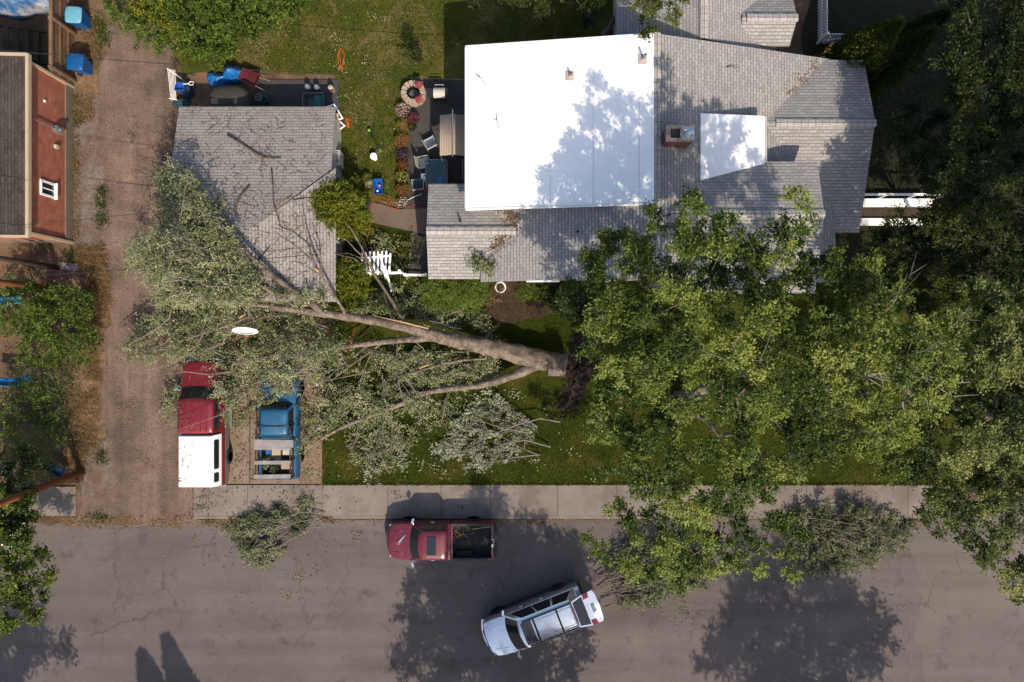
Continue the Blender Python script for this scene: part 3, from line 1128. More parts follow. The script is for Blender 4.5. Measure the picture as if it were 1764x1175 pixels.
blades('green_weeds', 'low green weeds in the alley verge and middle', [
    ([(165, 15), (182, 20), (184, 80), (170, 85)], .22), ([(166, 328), (182, 322), (182, 385), (170, 395)], .25),
    ([(228, 80), (236, 80), (236, 260), (228, 260)], .035), ([(125, 170), (140, 165), (140, 260), (126, 250)], .12),
    ([(120, 420), (140, 430), (135, 470), (110, 460)], .14), ([(170, 775), (182, 778), (180, 800), (168, 798)], .08), ([(555, 838), (560, 838), (581, 884), (575, 885)], .03), ([(335, 884), (420, 887), (415, 900), (340, 898)], .05), ([(120, 880), (200, 885), (200, 905), (120, 905)], .07)], 2600, 0.15, 23, 'leaf_shrub', 0.01, 0.28, 'weeds', 1.0, 0.035, .75)


def scatter(name, label, polys, n, L, W, seed, m, zf, tint=0.55, cat='leaves', tv=0.2, drift=.6):
    """flat-lying leaves on whatever lies below"""
    rg = np.random.RandomState(seed)
    out = []
    for poly, share in polys:
        k = int(n * share)
        lone = poly_points(PP(poly), max(1, int(k * (1 - drift))), rg)
        hubs = poly_points(PP(poly), max(2, k // 22), rg)
        m_ = hubs[rg.randint(0, len(hubs), k - len(lone))] + rg.normal(0, .22, (k - len(lone), 2)) * rg.uniform(.4, 1.4, (k - len(lone), 1))
        out += [lone, m_]
    pts = np.concatenate(out)
    z = np.array([zf(x, y) for x, y in pts])
    c = np.column_stack([pts, z + 0.012 + 0.02 * rg.rand(len(pts))])
    dr = rg.normal(0, 1, c.shape)
    dr[:, 2] *= 0.12
    v = leaf_arrays(c, dr, np.full(len(c), L), np.full(len(c), W), rg, 2.2, 0.5)
    return stuff(build_leaves(name, v, tint + rg.normal(0, tv, len(c)), m), label, cat)
# ---------------------------------------------------------------------- houses
GX0, GX1, GR = -15.7, -8.12, -11.95


def garage_z(x, y):
    zE = 2.7 + 0.8 * (GX1 - x) / (GX1 - GR)
    zW = 2.7 + 0.8 * (x - GX0) / (GR - GX0)
    zN = 2.7 + 0.8 * (7.95 - y) / (7.95 - 4.87)
    return min(zE, zW, zN)


def wall_window(parent, c, nrm, w, h, frame='white', cross=True):
    """a window on a wall: frame part with sill and pane; nrm is the outward wall normal"""
    c = Vector(c); n = Vector(nrm); u = Vector((0, 0, 1)).cross(n).normalized(); z = Vector((0, 0, 1))
    mb = MB()
    t = 0.055
    for a, b in ((-1, 0), (1, 0)):
        mb.beam(c + u * (a * (w / 2 - t / 2)) - z * h / 2 + n * .03, c + u * (a * (w / 2 - t / 2)) + z * h / 2 + n * .03, .1, t, up=n)
    for b in (-1, 1):
        mb.beam(c - u * (w / 2 - t) + z * (b * (h / 2 - t / 2)) + n * .03, c + u * (w / 2 - t) + z * (b * (h / 2 - t / 2)) + n * .03, t, .1, up=n)
    if cross:
        mb.beam(c - z * (h / 2 - t) + n * .025, c + z * (h / 2 - t) + n * .025, .05, .05, up=n)
    f = mb.build('window', frame, parent)
    p = MB().beam(c - u * (w / 2 - t) + n * .012, c + u * (w / 2 - t) + n * .012, h - 2 * t, .02, up=n)
    p.build('pane', 'glass', f)
    s = MB().beam(c - u * (w / 2 + .05) - z * (h / 2 + .035) + n * .06, c + u * (w / 2 + .05) - z * (h / 2 + .035) + n * .06, .16, .06)
    s.build('sill', frame, f)
    return f


def wall_door(parent, c, nrm, w=0.9, h=2.05, m='white'):
    c = Vector(c); n = Vector(nrm); u = Vector((0, 0, 1)).cross(n).normalized()
    b = Vector((c.x, c.y, c.z))
    mb = MB()
    mb.beam(b - u * w / 2 + Vector((0, 0, h / 2)) + n * .02, b + u * w / 2 + Vector((0, 0, h / 2)) + n * .02, h, .05, up=n)
    dr = mb.build('door', m, parent)
    k = MB().lathe([(.0, 0), (.03, .01), (.03, .04), (0, .05)], (0, 0, 0), 10, axis='Y')
    k.xform(Matrix.Translation(b + u * (w / 2 - .08) + Vector((0, 0, 1.0)) + n * .05))
    k.build('handle', 'chrome', dr)
    return dr


def caps(parent, p, q, w=0.34):
    """ridge shingles bent over a ridge from p to q"""
    p, q = Vector(p), Vector(q)
    d = (q - p); L = d.length; d.normalize()
    s = Vector((0, 0, 1)).cross(d).normalized()
    mb = MB()
    n = max(1, int(L / 0.3))
    for i in range(n):
        a = p + d * (L * i / n); b = p + d * (L * (i + 1) / n + .03)
        for sg in (-1, 1):
            e = s * (sg * w / 2) - Vector((0, 0, w * 0.13))
            lift = Vector((0, 0, .055 + .012 * (i % 2)))
            vs = [a + lift, b + lift + Vector((0, 0, .01)), b + e + lift, a + e + lift]
            u0 = i * .3
            mb.add(vs if sg < 0 else vs[::-1], [(3, 2, 1, 0)], [[(u0, .01), (u0 + .28, .01), (u0 + .28, .14), (u0, .14)]])
    # thickness: a strip under the edges
    for sg in (-1, 1):
        e = s * (sg * w / 2) - Vector((0, 0, w * 0.13 - .03))
        mb.beam(p + e, q + e, .03, .05)
    return mb.build('ridge_cap', 'shingle_cap', parent)


# --- main house
def zME(x): return 5.2 - .306 * (x - 6.05)
def zMW(x): return 5.2 - .306 * (6.05 - x)
def zEG(y): return 3.6 - .30 * abs(y - 9.75)
def zMG(y): return 5.02 - .262 * abs(y - 5.42)
def zWG(y): return 3.41 - .36 * abs(y - 4.96)
def zSH(x): return 4.0 + .148 * (x + 2.05)


house = thing('house', 'wide house with grey shingle gables and a large white flat roof', 'house', (6, 8, 0))
off = Matrix.Translation((-6, -8, 0))
hx = lambda mb: mb.xform(off)
MT['fascia'] = plain('fascia', (.24, .22, .2), .7)
EDGE = 'fascia'
mb = MB()
mb.slab([(-1.42, 2.70, zMW(-1.42)), (6.05, 2.70, 5.2), (6.05, 5.9, 5.2), (-1.42, 5.9, zMW(-1.42))], .12, 0, 1)
mb.slab([(6.05, 2.70, 5.2), (15.0, 2.70, zME(15.0)), (15.0, 13.03, zME(15.0)), (6.05, 13.03, 5.2)], .12, 0, 1)
hx(mb).build('roof', ['shingle', EDGE], house)
mb = MB()
mb.slab([(10.95, 9.75, 3.6), (16.23, 9.75, 3.6), (16.23, 12.95, zEG(12.95)), (13.9, 12.95, zEG(12.95)), (10.95, 12.95, zEG(12.95))], .12, 0, 1)
mb.slab([(10.95, 5.07, zEG(5.07)), (16.23, 5.07, zEG(5.07)), (16.23, 9.75, 3.6), (10.95, 9.75, 3.6)], .12, 0, 1)
hx(mb).build('side_gable_roof', ['shingle', EDGE], house)
mb = MB()
mb.slab([(6.3, 5.42, 5.02), (13.3, 5.42, 5.02), (13.3, 7.81, zMG(7.81)), (6.3, 7.81, zMG(7.81))], .12, 0, 1)
mb.slab([(6.3, 2.1, zMG(2.1)), (13.3, 2.1, zMG(2.1)), (13.3, 5.42, 5.02), (6.3, 5.42, 5.02)], .12, 0, 1)
hx(mb).build('front_gable_roof', ['shingle', EDGE], house)
mb = MB()
mb.slab([(-3.85, 4.96, 3.41), (0.3, 4.96, 3.41), (0.3, 7.25, zWG(7.25)), (-3.85, 7.25, zWG(7.25))], .12, 0, 1)
mb.slab([(-3.85, 2.86, zWG(2.86)), (0.3, 2.86, zWG(2.86)), (0.3, 4.96, 3.41), (-3.85, 4.96, 3.41)], .12, 0, 1)
hx(mb).build('west_gable_roof', ['shingle', EDGE], house)
for p, q in [((6.05, 2.7, 5.2), (6.05, 5.8, 5.2)), ((6.12, 5.8, 5.2), (6.12, 13.03, 5.2)), ((11.8, 9.75, 3.6), (16.23, 9.75, 3.6)), ((6.75, 5.42, 5.02), (13.3, 5.42, 5.02)), ((-3.85, 4.96, 3.41), (.15, 4.96, 3.41))]:
    a = [p[0] - 6, p[1] - 8, p[2]]; b = [q[0] - 6, q[1] - 8, q[2]]
    caps(house, a, b)
# white membrane roof over the shed dormer
mb = MB()
mb.slab([(-2.05, 5.78, zSH(-2.05)), (6.0, 5.78, zSH(6.0) + .05), (6.0, 13.03, zSH(6.0) + .05), (-2.05, 13.03, zSH(-2.05))], .16)
wr = hx(mb).build('flat_roof', ['membrane'], house)
mb = MB()
for px in (948, 1021, 1097):
    x = (px - 882) * S * (1 - 4.6 / H)
    z = zSH(x) + .05 * (x + 2.05) / 8.05
    mb.obox((x, 9.4, z + .004), (.04, 7.1, .008), Matrix.Rotation(-math.atan(.154), 3, 'Y'))
hx(mb).build('seam', 'membrane_seam', wr)
mb = MB()
z0_, z1_ = zSH(-2.05), zSH(6.0) + .05
mb.beam((-2.04, 5.85, z0_ + .012), (-2.04, 12.96, z0_ + .012), .07, .05)
for y in (5.82, 12.99):
    mb.beam((-2.0, y, z0_ + .014), (5.98, y, z1_ + .014), .06, .05)
hx(mb).build('edge_trim', 'membrane_seam', wr)
for (px, py, hh) in ((983, 130, .35), (1105, 109, .5)):
    x, y, _ = P(px, py, 4.75)
    z = zSH(x) + .05 * (x + 2.05) / 8.05
    v = MB().lathe([(.055, 0), (.055, hh), (.04, hh), (.04, hh - .2), (0, hh - .2)], (x - 6, y - 8, z), 14).build('vent_pipe', 'grey_metal', house, smooth=40)
    f = MB().obox((x - 6, y - 8, z + .012), (.42, .42, .02)).lathe([(.13, .0), (.07, .12), (.06, .12)], (x - 6, y - 8, z), 14)
    f.build('flashing', noisy('flashing', (.5, .42, .37), (.6, .52, .46), 4, .6), v)
# white shed roof patch on the east slope
dz = 4.42
px_ = [(1207, 195, 4.62), (1317, 200, dz), (1317, 285, dz), (1207, 315, 4.62)]
pts = [P(*q) for q in px_]
mb = MB().slab(pts, .14)
hx(mb).build('dormer_roof', ['membrane'], house)
xa, xb, ya, yb = pts[0][0] + .1, pts[1][0] - .1, pts[2][1] + .1, pts[1][1] - .1
mb = MB().prism([(xa, ya - .6), (xb, ya), (xb, yb), (xa, yb)], 3.2, 4.2, ztop=lambda x, y: 4.62 - .2 * (x - xa) / (xb - xa) - .16)
mb.box(xb + .1, ya - .1, dz - .16, xb + .22, yb + .1, dz - .02)
hx(mb).build('dormer_wall', ['siding'], house)
# walls: they stop under the slopes
mb = MB()
mb.prism([(-1.1, 3.0), (6.05, 3.0), (14.6, 3.0), (14.6, 12.7), (6.05, 12.7), (-1.1, 12.7)], 0, 3, ztop=lambda x, y: (zMW(x) if x < 6.05 else zME(x)) - .16)
mb.prism([(-1.75, 6.0), (5.9, 6.0), (5.9, 12.75), (-1.75, 12.75)], 0, 3, ztop=lambda x, y: zSH(x) - .18)
mb.prism([(11.5, 5.4), (15.85, 5.4), (15.85, 9.75), (15.85, 12.6), (11.5, 12.6), (11.5, 9.75)], 0, 3, ztop=lambda x, y: zEG(y) - .16)
mb.prism([(6.6, 2.45), (12.95, 2.45), (12.95, 5.42), (12.95, 7.5), (6.6, 7.5), (6.6, 5.42)], 0, 3, ztop=lambda x, y: zMG(y) - .16)
mb.prism([(-3.45, 3.2), (-.5, 3.2), (-.5, 4.96), (-.5, 6.9), (-3.45, 6.9), (-3.45, 4.96)], 0, 3, ztop=lambda x, y: zWG(y) - .16)
hx(mb).build('wall', 'siding', house)
wall_window(house, (1.5 - 6, 2.995 - 8, 1.6), (0, -1, 0), 1.5, 1.1)
wall_window(house, (4.2 - 6, 2.995 - 8, 1.6), (0, -1, 0), 1.1, 1.1)
wall_window(house, (8.6 - 6, 2.445 - 8, 1.6), (0, -1, 0), 1.6, 1.2)
wall_door(house, (10.8 - 6, 2.445 - 8, .15), (0, -1, 0))
wall_window(house, (-3.455 - 6, 4.2 - 8, 1.7), (-1, 0, 0), .9, .9)
wall_window(house, (-1.755 - 6, 9.2 - 8, 1.8), (-1, 0, 0), 1.2, 1.1)
wall_door(house, (-1.755 - 6, 7.6 - 8, .1), (-1, 0, 0))
# chimney
cx, cy, cz = P(1173, 229, 6.0)
zb = zME(cx) - .3
cx -= 6; cy -= 8
ch = MB().box(cx - .55, cy - .29, zb, cx + .55, cy + .29, 5.88).build('chimney', 'chimney_brick', house)
mb = MB()
for (x0, y0, x1, y1) in ((-.6, -.34, .6, -.2), (-.6, .2, .6, .34), (-.6, -.2, -.42, .2), (-.02, -.2, .6, .2)):
    mb.box(cx + x0, cy + y0, 5.885, cx + x1, cy + y1, 5.98)
mb.build('chimney_cap', noisy('chimney_cap', (.36, .27, .19), (.46, .36, .27), 5, .9), ch)
MB().box(cx - .42, cy - .2, 5.883, cx - .02, cy + .2, 5.886).build('flue', 'black', ch)
MB().box(cx + .06, cy - .28, 5.984, cx + .56, cy + .28, 6.0).lathe([(.17, 0), (.17, .1), (.2, .11), (.14, .2), (0, .23)], (cx + .31, cy, 6.0), 18).build('flue_cover', 'chrome', ch, smooth=35)
# small roof vents
for (px, py, z0) in ((994, 401, 3.9), (832, 441, 3.0), (793, 381, 3.2)):
    x, y, _ = P(px, py, z0 + .1)
    z = max(zMW(x) if x > -1.4 else 0, zWG(y) if x < .2 else 0)
    MB().lathe([(.05, -.05), (.05, .28), (.035, .28), (.035, .1), (0, .1)], (x - 6, y - 8, z), 12).build('roof_vent', 'black', house, smooth=40)

# --- house behind, to the north
bx_, by_ = 8.4, 16
back = thing('neighbour_house', 'grey shingled house beyond the white roof, at the top edge', 'house', (bx_, by_, 0))
bo = Matrix.Translation((-bx_, -by_, 0))
zB = lambda x: 4.2 - .385 * abs(x - 8.39)
zC = lambda y: 3.6 - .45 * abs(y - 14.45)
mb = MB()
mb.slab([(4.75, 13.25, zB(4.75)), (8.39, 13.25, 4.2), (8.39, 24, 4.2), (4.75, 24, zB(4.75))], .12, 0, 1)
mb.slab([(8.39, 13.25, 4.2), (12.1, 13.25, zB(12.1)), (12.1, 24, zB(12.1)), (8.39, 24, 4.2)], .12, 0, 1)
mb.xform(bo).build('roof', ['shingle', EDGE], back)
mb = MB()
mb.slab([(10.3, 14.45, 3.6), (12.75, 14.45, 3.6), (12.75, 16.4, zC(16.4)), (10.3, 16.4, zC(16.4))], .12, 0, 1)
mb.slab([(10.3, 13.4, zC(13.4)), (12.6, 13.4, zC(13.4)), (12.75, 14.45, 3.6), (10.3, 14.45, 3.6)], .12, 0, 1)
mb.xform(bo).build('porch_roof', ['shingle', EDGE], back)
caps(back, (0, 13.25 - by_, 4.2), (0, 24 - by_, 4.2))
caps(back, (10.5 - bx_, 14.45 - by_, 3.6), (12.75 - bx_, 14.45 - by_, 3.6))
mb = MB()
mb.prism([(5.05, 13.5), (8.39, 13.5), (11.8, 13.5), (11.8, 23.8), (8.39, 23.8), (5.05, 23.8)], 0, 3, ztop=lambda x, y: zB(x) - .16)
mb.prism([(10.5, 13.6), (12.4, 13.6), (12.4, 14.45), (12.4, 16.2), (10.5, 16.2), (10.5, 14.45)], 0, 3, ztop=lambda x, y: zC(y) - .16)
mb.xform(bo).build('wall', 'siding', back)
wall_window(back, (5.045 - bx_, 18 - by_, 1.6), (-1, 0, 0), 1.2, 1.1)
wall_window(back, (7.2 - bx_, 13.495 - by_, 1.6), (0, -1, 0), 1.0, 1.1)

# --- garage under the fallen crown
gar = thing('garage', 'garage with a worn brown grey shingle roof under the fallen tree', 'garage', (GR, 6, 0))
go = Matrix.Translation((-GR, -6, 0))
mb = MB()
zn = garage_z(GR, 11.06)
mb.slab([(GX0, 11.06, zn), (-8.32, 11.06, zn), (-8.32, 7.95, 2.7), (GR, 4.87, 3.5), (GX0, 7.95, 2.7)], .1, 0, 1)
mb.slab([(GX1, 1.8, 2.7), (GX1, 7.95, 2.7), (GR, 4.87, 3.5), (GR, 1.8, 3.5)], .1, 0, 1)
mb.slab([(GX0, 1.8, 2.7), (GR, 1.8, 3.5), (GR, 4.87, 3.5), (GX0, 7.95, 2.7)], .1, 0, 1)
mb.xform(go).build('roof', ['garage_shingle', 'garage_shingle'], gar)
mb = MB()
mb.prism([(GX0 + .25, 2.05), (GR, 2.05), (GX1 - .35, 2.05), (GX1 - .35, 7.7), (GX1 - .4, 10.8), (GX0 + .25, 10.8)], 0, 2, ztop=lambda x, y: garage_z(x, y) - .14)
mb.xform(go).build('wall', 'siding', gar)
dr = MB().box(-14.6 - GR, 2.01 - 6, .05, -9.4 - GR, 2.045 - 6, 2.2).build('garage_door', 'off_white', gar)
mb = MB()
for k in range(4):
    mb.box(-14.5 - GR, 1.995 - 6, .15 + k * .52, -9.5 - GR, 2.008 - 6, .58 + k * .52)
mb.build('door_panel', 'white', dr)
wall_door(gar, (GX1 - .345 - GR, 6.9 - 6, .1), (1, 0, 0), m='off_white')
wall_window(gar, (GX1 - .345 - GR, 5.2 - 6, 1.5), (1, 0, 0), .9, .8)

# --- brick building on the left
BX = -21.95
bb = thing('brick_building', 'red brick building with a dark roof and cream gutter beside the alley', 'building', (BX - 3, 8.8, 0))
o3 = Matrix.Translation((-BX + 3, -8.8, 0))
mb = MB().prism([(-30, 4.95), (BX, 4.95), (BX, 12.6), (-30, 12.6)], .6, 3.26)
mb.xform(o3).build('wall', 'brick', bb)
mb = MB().prism([(-30.05, 4.9), (BX + .07, 4.9), (BX + .07, 12.65), (-30.05, 12.65)], -.05, .6)
mb.xform(o3).build('foundation', 'foundation', bb)
mb = MB().slab([(-30.2, 4.75, 4.0), (BX + .12, 4.75, 3.42), (BX + .12, 12.8, 3.42), (-30.2, 12.8, 4.0)], .14)
mb.xform(o3).build('roof', 'dark_roof', bb)
mb = MB().box(BX + .12, 4.7, 3.3, BX + .27, 12.9, 3.5)
mb.beam((-30.2, 12.86, 4.03), (BX + .2, 12.86, 3.45), .12, .12)
mb.beam((-30.2, 4.70, 3.98), (BX + .2, 4.70, 3.40), .12, .12)
mb.xform(o3).build('gutter', 'cream', bb)
for y in (4.9, 12.66):
    MB().beam((BX + .05, y, .02), (BX + .05, y, 3.3), .12, .12).xform(o3).build('corner_board', 'cream', bb)
wall_window(bb, (3.005, 7.17 - 8.8, 1.88), (1, 0, 0), .68, 1.0)
mb = MB().box(BX, 10.0, 1.0, BX + .22, 10.3, 1.5).lathe([(.1, 0), (.1, .12), (0, .12)], (BX + .22, 10.15, 1.3), 14, axis='X').tube([(BX + .1, 10.15, 1.5), (BX + .1, 10.15, 3.2)], .03, 8)
mb.xform(o3).build('electric_meter', 'grey_metal', bb)
mb = MB().box(BX, 9.25, 1.2, BX + .12, 9.42, 1.4)
mb.xform(o3).build('junction_box', 'off_white', bb)
mb = MB().box(BX, 11.2, 2.05, BX + .07, 11.3, 2.13)
mb.xform(o3).build('light_fitting', 'white', bb)
# -------------------------------------------------------------------- vehicles
MT['paint_red'] = paint_mat('paint_red', (0.22, 0.006, 0.015), 0.4, 0.2, dust_amt=0.08)
MT['paint_maroon'] = paint_mat('paint_maroon', (0.17, 0.014, 0.028), 0.32, 0.4, dust_amt=0.05)
MT['paint_blue'] = paint_mat('paint_blue', (0.003, 0.115, 0.25), 0.5, 0.1, (0.2, 0.18, 0.15), 0.22)
MT['paint_silver'] = paint_mat('paint_silver', (0.66, 0.69, 0.71), 0.27, 0.3, dust_amt=0.04)
MT['paint_silver'].node_tree.nodes['Principled BSDF'].inputs['Metallic'].default_value = 0.9
MT['paint_white'] = paint_mat('paint_white', (0.80, 0.79, 0.78), 0.4, 0.2, dust_amt=0.05)
MT['two_tone'] = paint_mat('two_tone', (0.2, 0.17, 0.155), 0.45, 0.1)
MT['lamp_red'] = plain('lamp_red', (0.6, 0.01, 0.012), 0.25, coat=0.4)
MT['lamp_clear'] = plain('lamp_clear', (0.55, 0.55, 0.56), 0.15, coat=0.5)
MT['lamp_amber'] = plain('lamp_amber', (0.6, 0.15, 0.01), 0.25, coat=0.4)
MT['liner'] = noisy('liner', (0.012, 0.013, 0.014), (0.03, 0.03, 0.03), 2.0, 0.75, 'obj', fine=20, fine_amt=0.3)


def loft(mb, rings, m=0, closed=True, cap0=False, cap1=False):
    n = len(rings[0])
    vs = [p for r in rings for p in r]
    fs = []
    for i in range(len(rings) - 1):
        for j in range(n if closed else n - 1):
            j2 = (j + 1) % n
            fs.append((i * n + j, i * n + j2, (i + 1) * n + j2, (i + 1) * n + j))
    if cap0:
        fs.append(tuple(range(n - 1, -1, -1)))
    if cap1:
        fs.append(tuple((len(rings) - 1) * n + j for j in range(n)))
    return mb.add(vs, fs, None, m)


def plan_ring(xf, xr, hw, cf, cr, z, na=9, ns=5, zc=0.0):
    """closed outline seen from above: front arc, left side, rear arc, right side (CCW from front right)"""
    pts = []
    f = [(xf - cf * abs(2 * i / (na - 1) - 1) ** 2.2, -hw + 2 * hw * i / (na - 1)) for i in range(na)]
    r = [(xr + cr * abs(2 * i / (na - 1) - 1) ** 2.2, hw - 2 * hw * i / (na - 1)) for i in range(na)]
    sl = [(f[-1][0] + (r[0][0] - f[-1][0]) * k / ns, hw) for k in range(1, ns)]
    sr = [(r[-1][0] + (f[0][0] - r[-1][0]) * k / ns, -hw) for k in range(1, ns)]
    for (x, y) in f + sl + r + sr:
        pts.append((x, y, z + zc * (1 - (y / hw) ** 2)))
    return pts


def patch(mb, A, B, u0, u1, v0, v1, offs, m=0):
    """strip between two point rows A (low) and B (high), inset, pushed outwards"""
    A = [Vector(p) for p in A]; B = [Vector(p) for p in B]
    n = len(A)
    def row(pts, t):
        k = t * (n - 1)
        i = min(int(k), n - 2)
        return pts[i].lerp(pts[i + 1], k - i)
    us = [u0 + (u1 - u0) * i / max(6, n - 1) for i in range(max(6, n - 1) + 1)]
    vs = []
    for u in us:
        a, b = row(A, u), row(B, u)
        vs += [a.lerp(b, v0), a.lerp(b, v1)]
    nrm = (vs[2] - vs[0]).cross(vs[1] - vs[0])
    nrm.normalize()
    mid = sum(vs, Vector()) / len(vs)
    if nrm.z < -0.2 or (abs(nrm.z) < 0.6 and nrm.dot(mid - Vector((0, 0, mid.z))) < 0 and abs(nrm.x) < abs(nrm.y)):
        nrm = -nrm
    if nrm.z < 0:
        nrm = -nrm
    vs = [v + nrm * offs for v in vs]
    fs = [(2 * i, 2 * i + 2, 2 * i + 3, 2 * i + 1) for i in range(len(us) - 1)]
    return mb.add(vs, fs, None, m)


def wheel(parent, x, y, r, w, side):
    mb = MB().lathe([(r * .62, -w / 2), (r * .93, -w / 2), (r, -w * .3), (r, w * .3), (r * .93, w / 2), (r * .62, w / 2), (r * .62, -w / 2)], (x, y, r), 22, axis='Y')
    t = mb.build('wheel', 'rubber', parent, smooth=40)
    s = 1 if side > 0 else -1
    MB().lathe([(r * .63, -w * .3 * s), (r * .6, w * .42 * s), (r * .3, w * .3 * s), (r * .18, w * .45 * s), (0, w * .45 * s)], (x, y, r), 18, axis='Y').build('rim', 'chrome', t, smooth=40)
    return t


def vehicle(name, label, loc, heading, p, group=None):
    root = thing(name, label, p['cat'], (loc[0], loc[1], p.get('z', 0.0)), heading, group)
    L, W = p['L'], p['W']
    hw = W / 2
    xf = L / 2
    xe = p['body_end']            # rear end of the solid body (pickup: cab rear)
    hood, belt, roof = p['hood'], p['belt'], p['roof']
    xc = p['cowl']
    nose = p.get('nose', 0.14)
    # body
    mb = MB()
    st = [xf, xf - .05, xf - .25, xf - .6, xc + .1, xc - .05, (xc + xe) / 2, xe + .1, xe]
    rings = []
    for x in st:
        t = (xf - x)
        wv = hw * (0.90 + 0.10 * min(1, t / .55))
        if x >= xc:
            top = hood - .16 * max(0, (1 - t / max(.2, xf - xc))) ** 1.6
        else:
            top = belt
        lo = .36
        if t < .02:
            top -= .12; lo = .5; wv *= .96
        elif t < .1:
            top -= .04
        half = [(0, lo), (wv * .86, lo), (wv * .985, lo + .12), (wv, lo + .35), (wv * .985, top - .1), (wv * .93, top - .025), (wv * .76, top), (wv * .6, top + .012), (wv * .25, top + .03), (0, top + .035)]
        ring = [(x, -y, z) for (y, z) in half] + [(x, y, z) for (y, z) in half[-2:0:-1]]
        rings.append(ring)
    loft(mb, rings, 0, True, True, True)
    # curve the nose in plan
    out = []
    for (x, y, z) in mb.v:
        k = max(0.0, 1 - (xf - x) / max(.3, (xf - xc)))
        out.append((x - nose * k * (abs(y) / hw) ** 2.4, y, z))
    mb.v = out
    body = mb.build('body', p['paint'], root, smooth=38)
    # hood creases
    if p.get('crease', True):
        for s in (-1, 1):
            mb = MB()
            mb.tube([(xc + .14, s * hw * .62, hood + .012), ((xf + xc) / 2, s * hw * .55, hood - .036), (xf - .3, s * hw * .5, hood - .078)], [.012, .016, .008], 6)
            mb.build('hood_crease', p['paint'], root, smooth=True)
    # cab
    cxr = p['cab_rear']
    wb, wt = hw * p.get('wb', .93), p['roof_w'] / 2
    rf, rr = p['roof_front'], p['roof_rear']
    cf = p.get('arc', .12)
    na, ns = 9, 5
    belt_r = plan_ring(xc, cxr, wb, cf + .06, .03, belt - .04, na, ns)
    r1 = plan_ring(rf + .05, rr - .03, wt + .03, cf, .05, roof - .07, na, ns)
    r2 = plan_ring(rf - .02, rr + .02, wt - .05, cf, .06, roof - .012, na, ns)
    r3 = plan_ring(rf - .16, rr + .14, wt - .2, cf * .8, .05, roof + .012, na, ns, .02)
    mb = MB()
    loft(mb, [belt_r, r1, r2, r3], 0, True, False, True)
    cab = mb.build('cab', p['paint'], root, smooth=45)
    fr = slice(0, na)
    sl = list(range(na - 1, na + ns))
    rs = list(range(na + ns - 1, 2 * na + ns - 1))
    sr = [*range(2 * na + ns - 2, 2 * na + 2 * ns - 2), 0]
    pick = lambda ring, ids: [ring[i] for i in ids]
    m_ = MB(); patch(m_, belt_r[fr], r1[fr], .04, .96, .06, .97, .014)
    m_.build('windshield', p.get('glass', 'glass'), root, smooth=True)
    m_ = MB()
    if p.get('rear_glass', True):
        patch(m_, pick(belt_r, rs), pick(r1, rs), .08, .92, .12, .95, .014)
        m_.build('rear_window', 'glass', root, smooth=True)
    for ids in (sl, sr):
        A, B = pick(belt_r, ids), pick(r1, ids)
        for (u0, u1) in p.get('side_windows', [(.06, .9)]):
            if ids is sr:
                u0, u1 = 1 - u1, 1 - u0
            m_ = MB()
            patch(m_, A, B, u0, u1, .12, .93, .012)
            # push side panes outwards
            cy = sum(v[1] for v in m_.v) / len(m_.v)
            m_.v = [(v[0], v[1] + (.012 if cy > 0 else -.012), v[2]) for v in m_.v]
            m_.build('side_window', 'glass', root)
    # doors: shut lines and handles
    for s in (-1, 1):
        for (d0, d1) in p['doors']:
            for x in (d0, d1):
                dm = MB()
                dm.box(x - .008, s * hw * .99 - .004, .45, x + .008, s * hw * .99 + .008 * s, belt - .06)
                dd = dm.build('door_seam', 'black', root)
            MB().box(d1 + .08, s * hw * .985, belt - .2, d1 + .26, s * (hw * .985 + .035), belt - .155).build('handle', p.get('handle', 'chrome'), dd)
    # mirrors
    for s in (-1, 1):
        mm = MB().obox((xc - .22, s * (hw + .13), belt + .06), (.10, .24, .17), s * .35)
        mm.beam((xc - .25, s * (hw - .06), belt + .02), (xc - .22, s * (hw + .06), belt + .04), .05, .05)
        mm.build('mirror', p.get('mirror', 'chrome'), root)
    # bumper, grille, lamps
    mb = MB()
    fpts = [(xf + .07 - (nose + .03) * abs(k) ** 2.2, k * hw * .94) for k in [i / 5 - 1 for i in range(11)]]
    for a, b in zip(fpts[:-1], fpts[1:]):
        mb.beam((a[0], a[1], .5), (b[0], b[1], .5), .12, .2)
    mb.build('front_bumper', p.get('bumper', 'chrome'), root)
    mb = MB()
    for k in range(4):
        mb.box(xf - .02, -hw * .45, .66 + k * .05, xf + .025, hw * .45, .685 + k * .05)
    mb.build('grille', 'black', root)
    for s in (-1, 1):
        mb = MB().obox((xf - .10 - nose * .6, s * hw * .72, hood - .32), (.16, .30, .15), -s * .4)
        mb.build('headlight', 'lamp_clear', root)
    for x in p['wheels']:
        for s in (-1, 1):
            wheel(root, x, s * (hw - .06), p.get('wr', .37), .24, s)
            m_ = MB().lathe([(p.get('wr', .37) + .06, 0), (p.get('wr', .37) + .06, .012), (p.get('wr', .37) - .02, .014)], (x, s * hw * .985, .4), 24, axis='Y')
            m_.build('wheel_arch', 'black', root)
    return root, body, cab


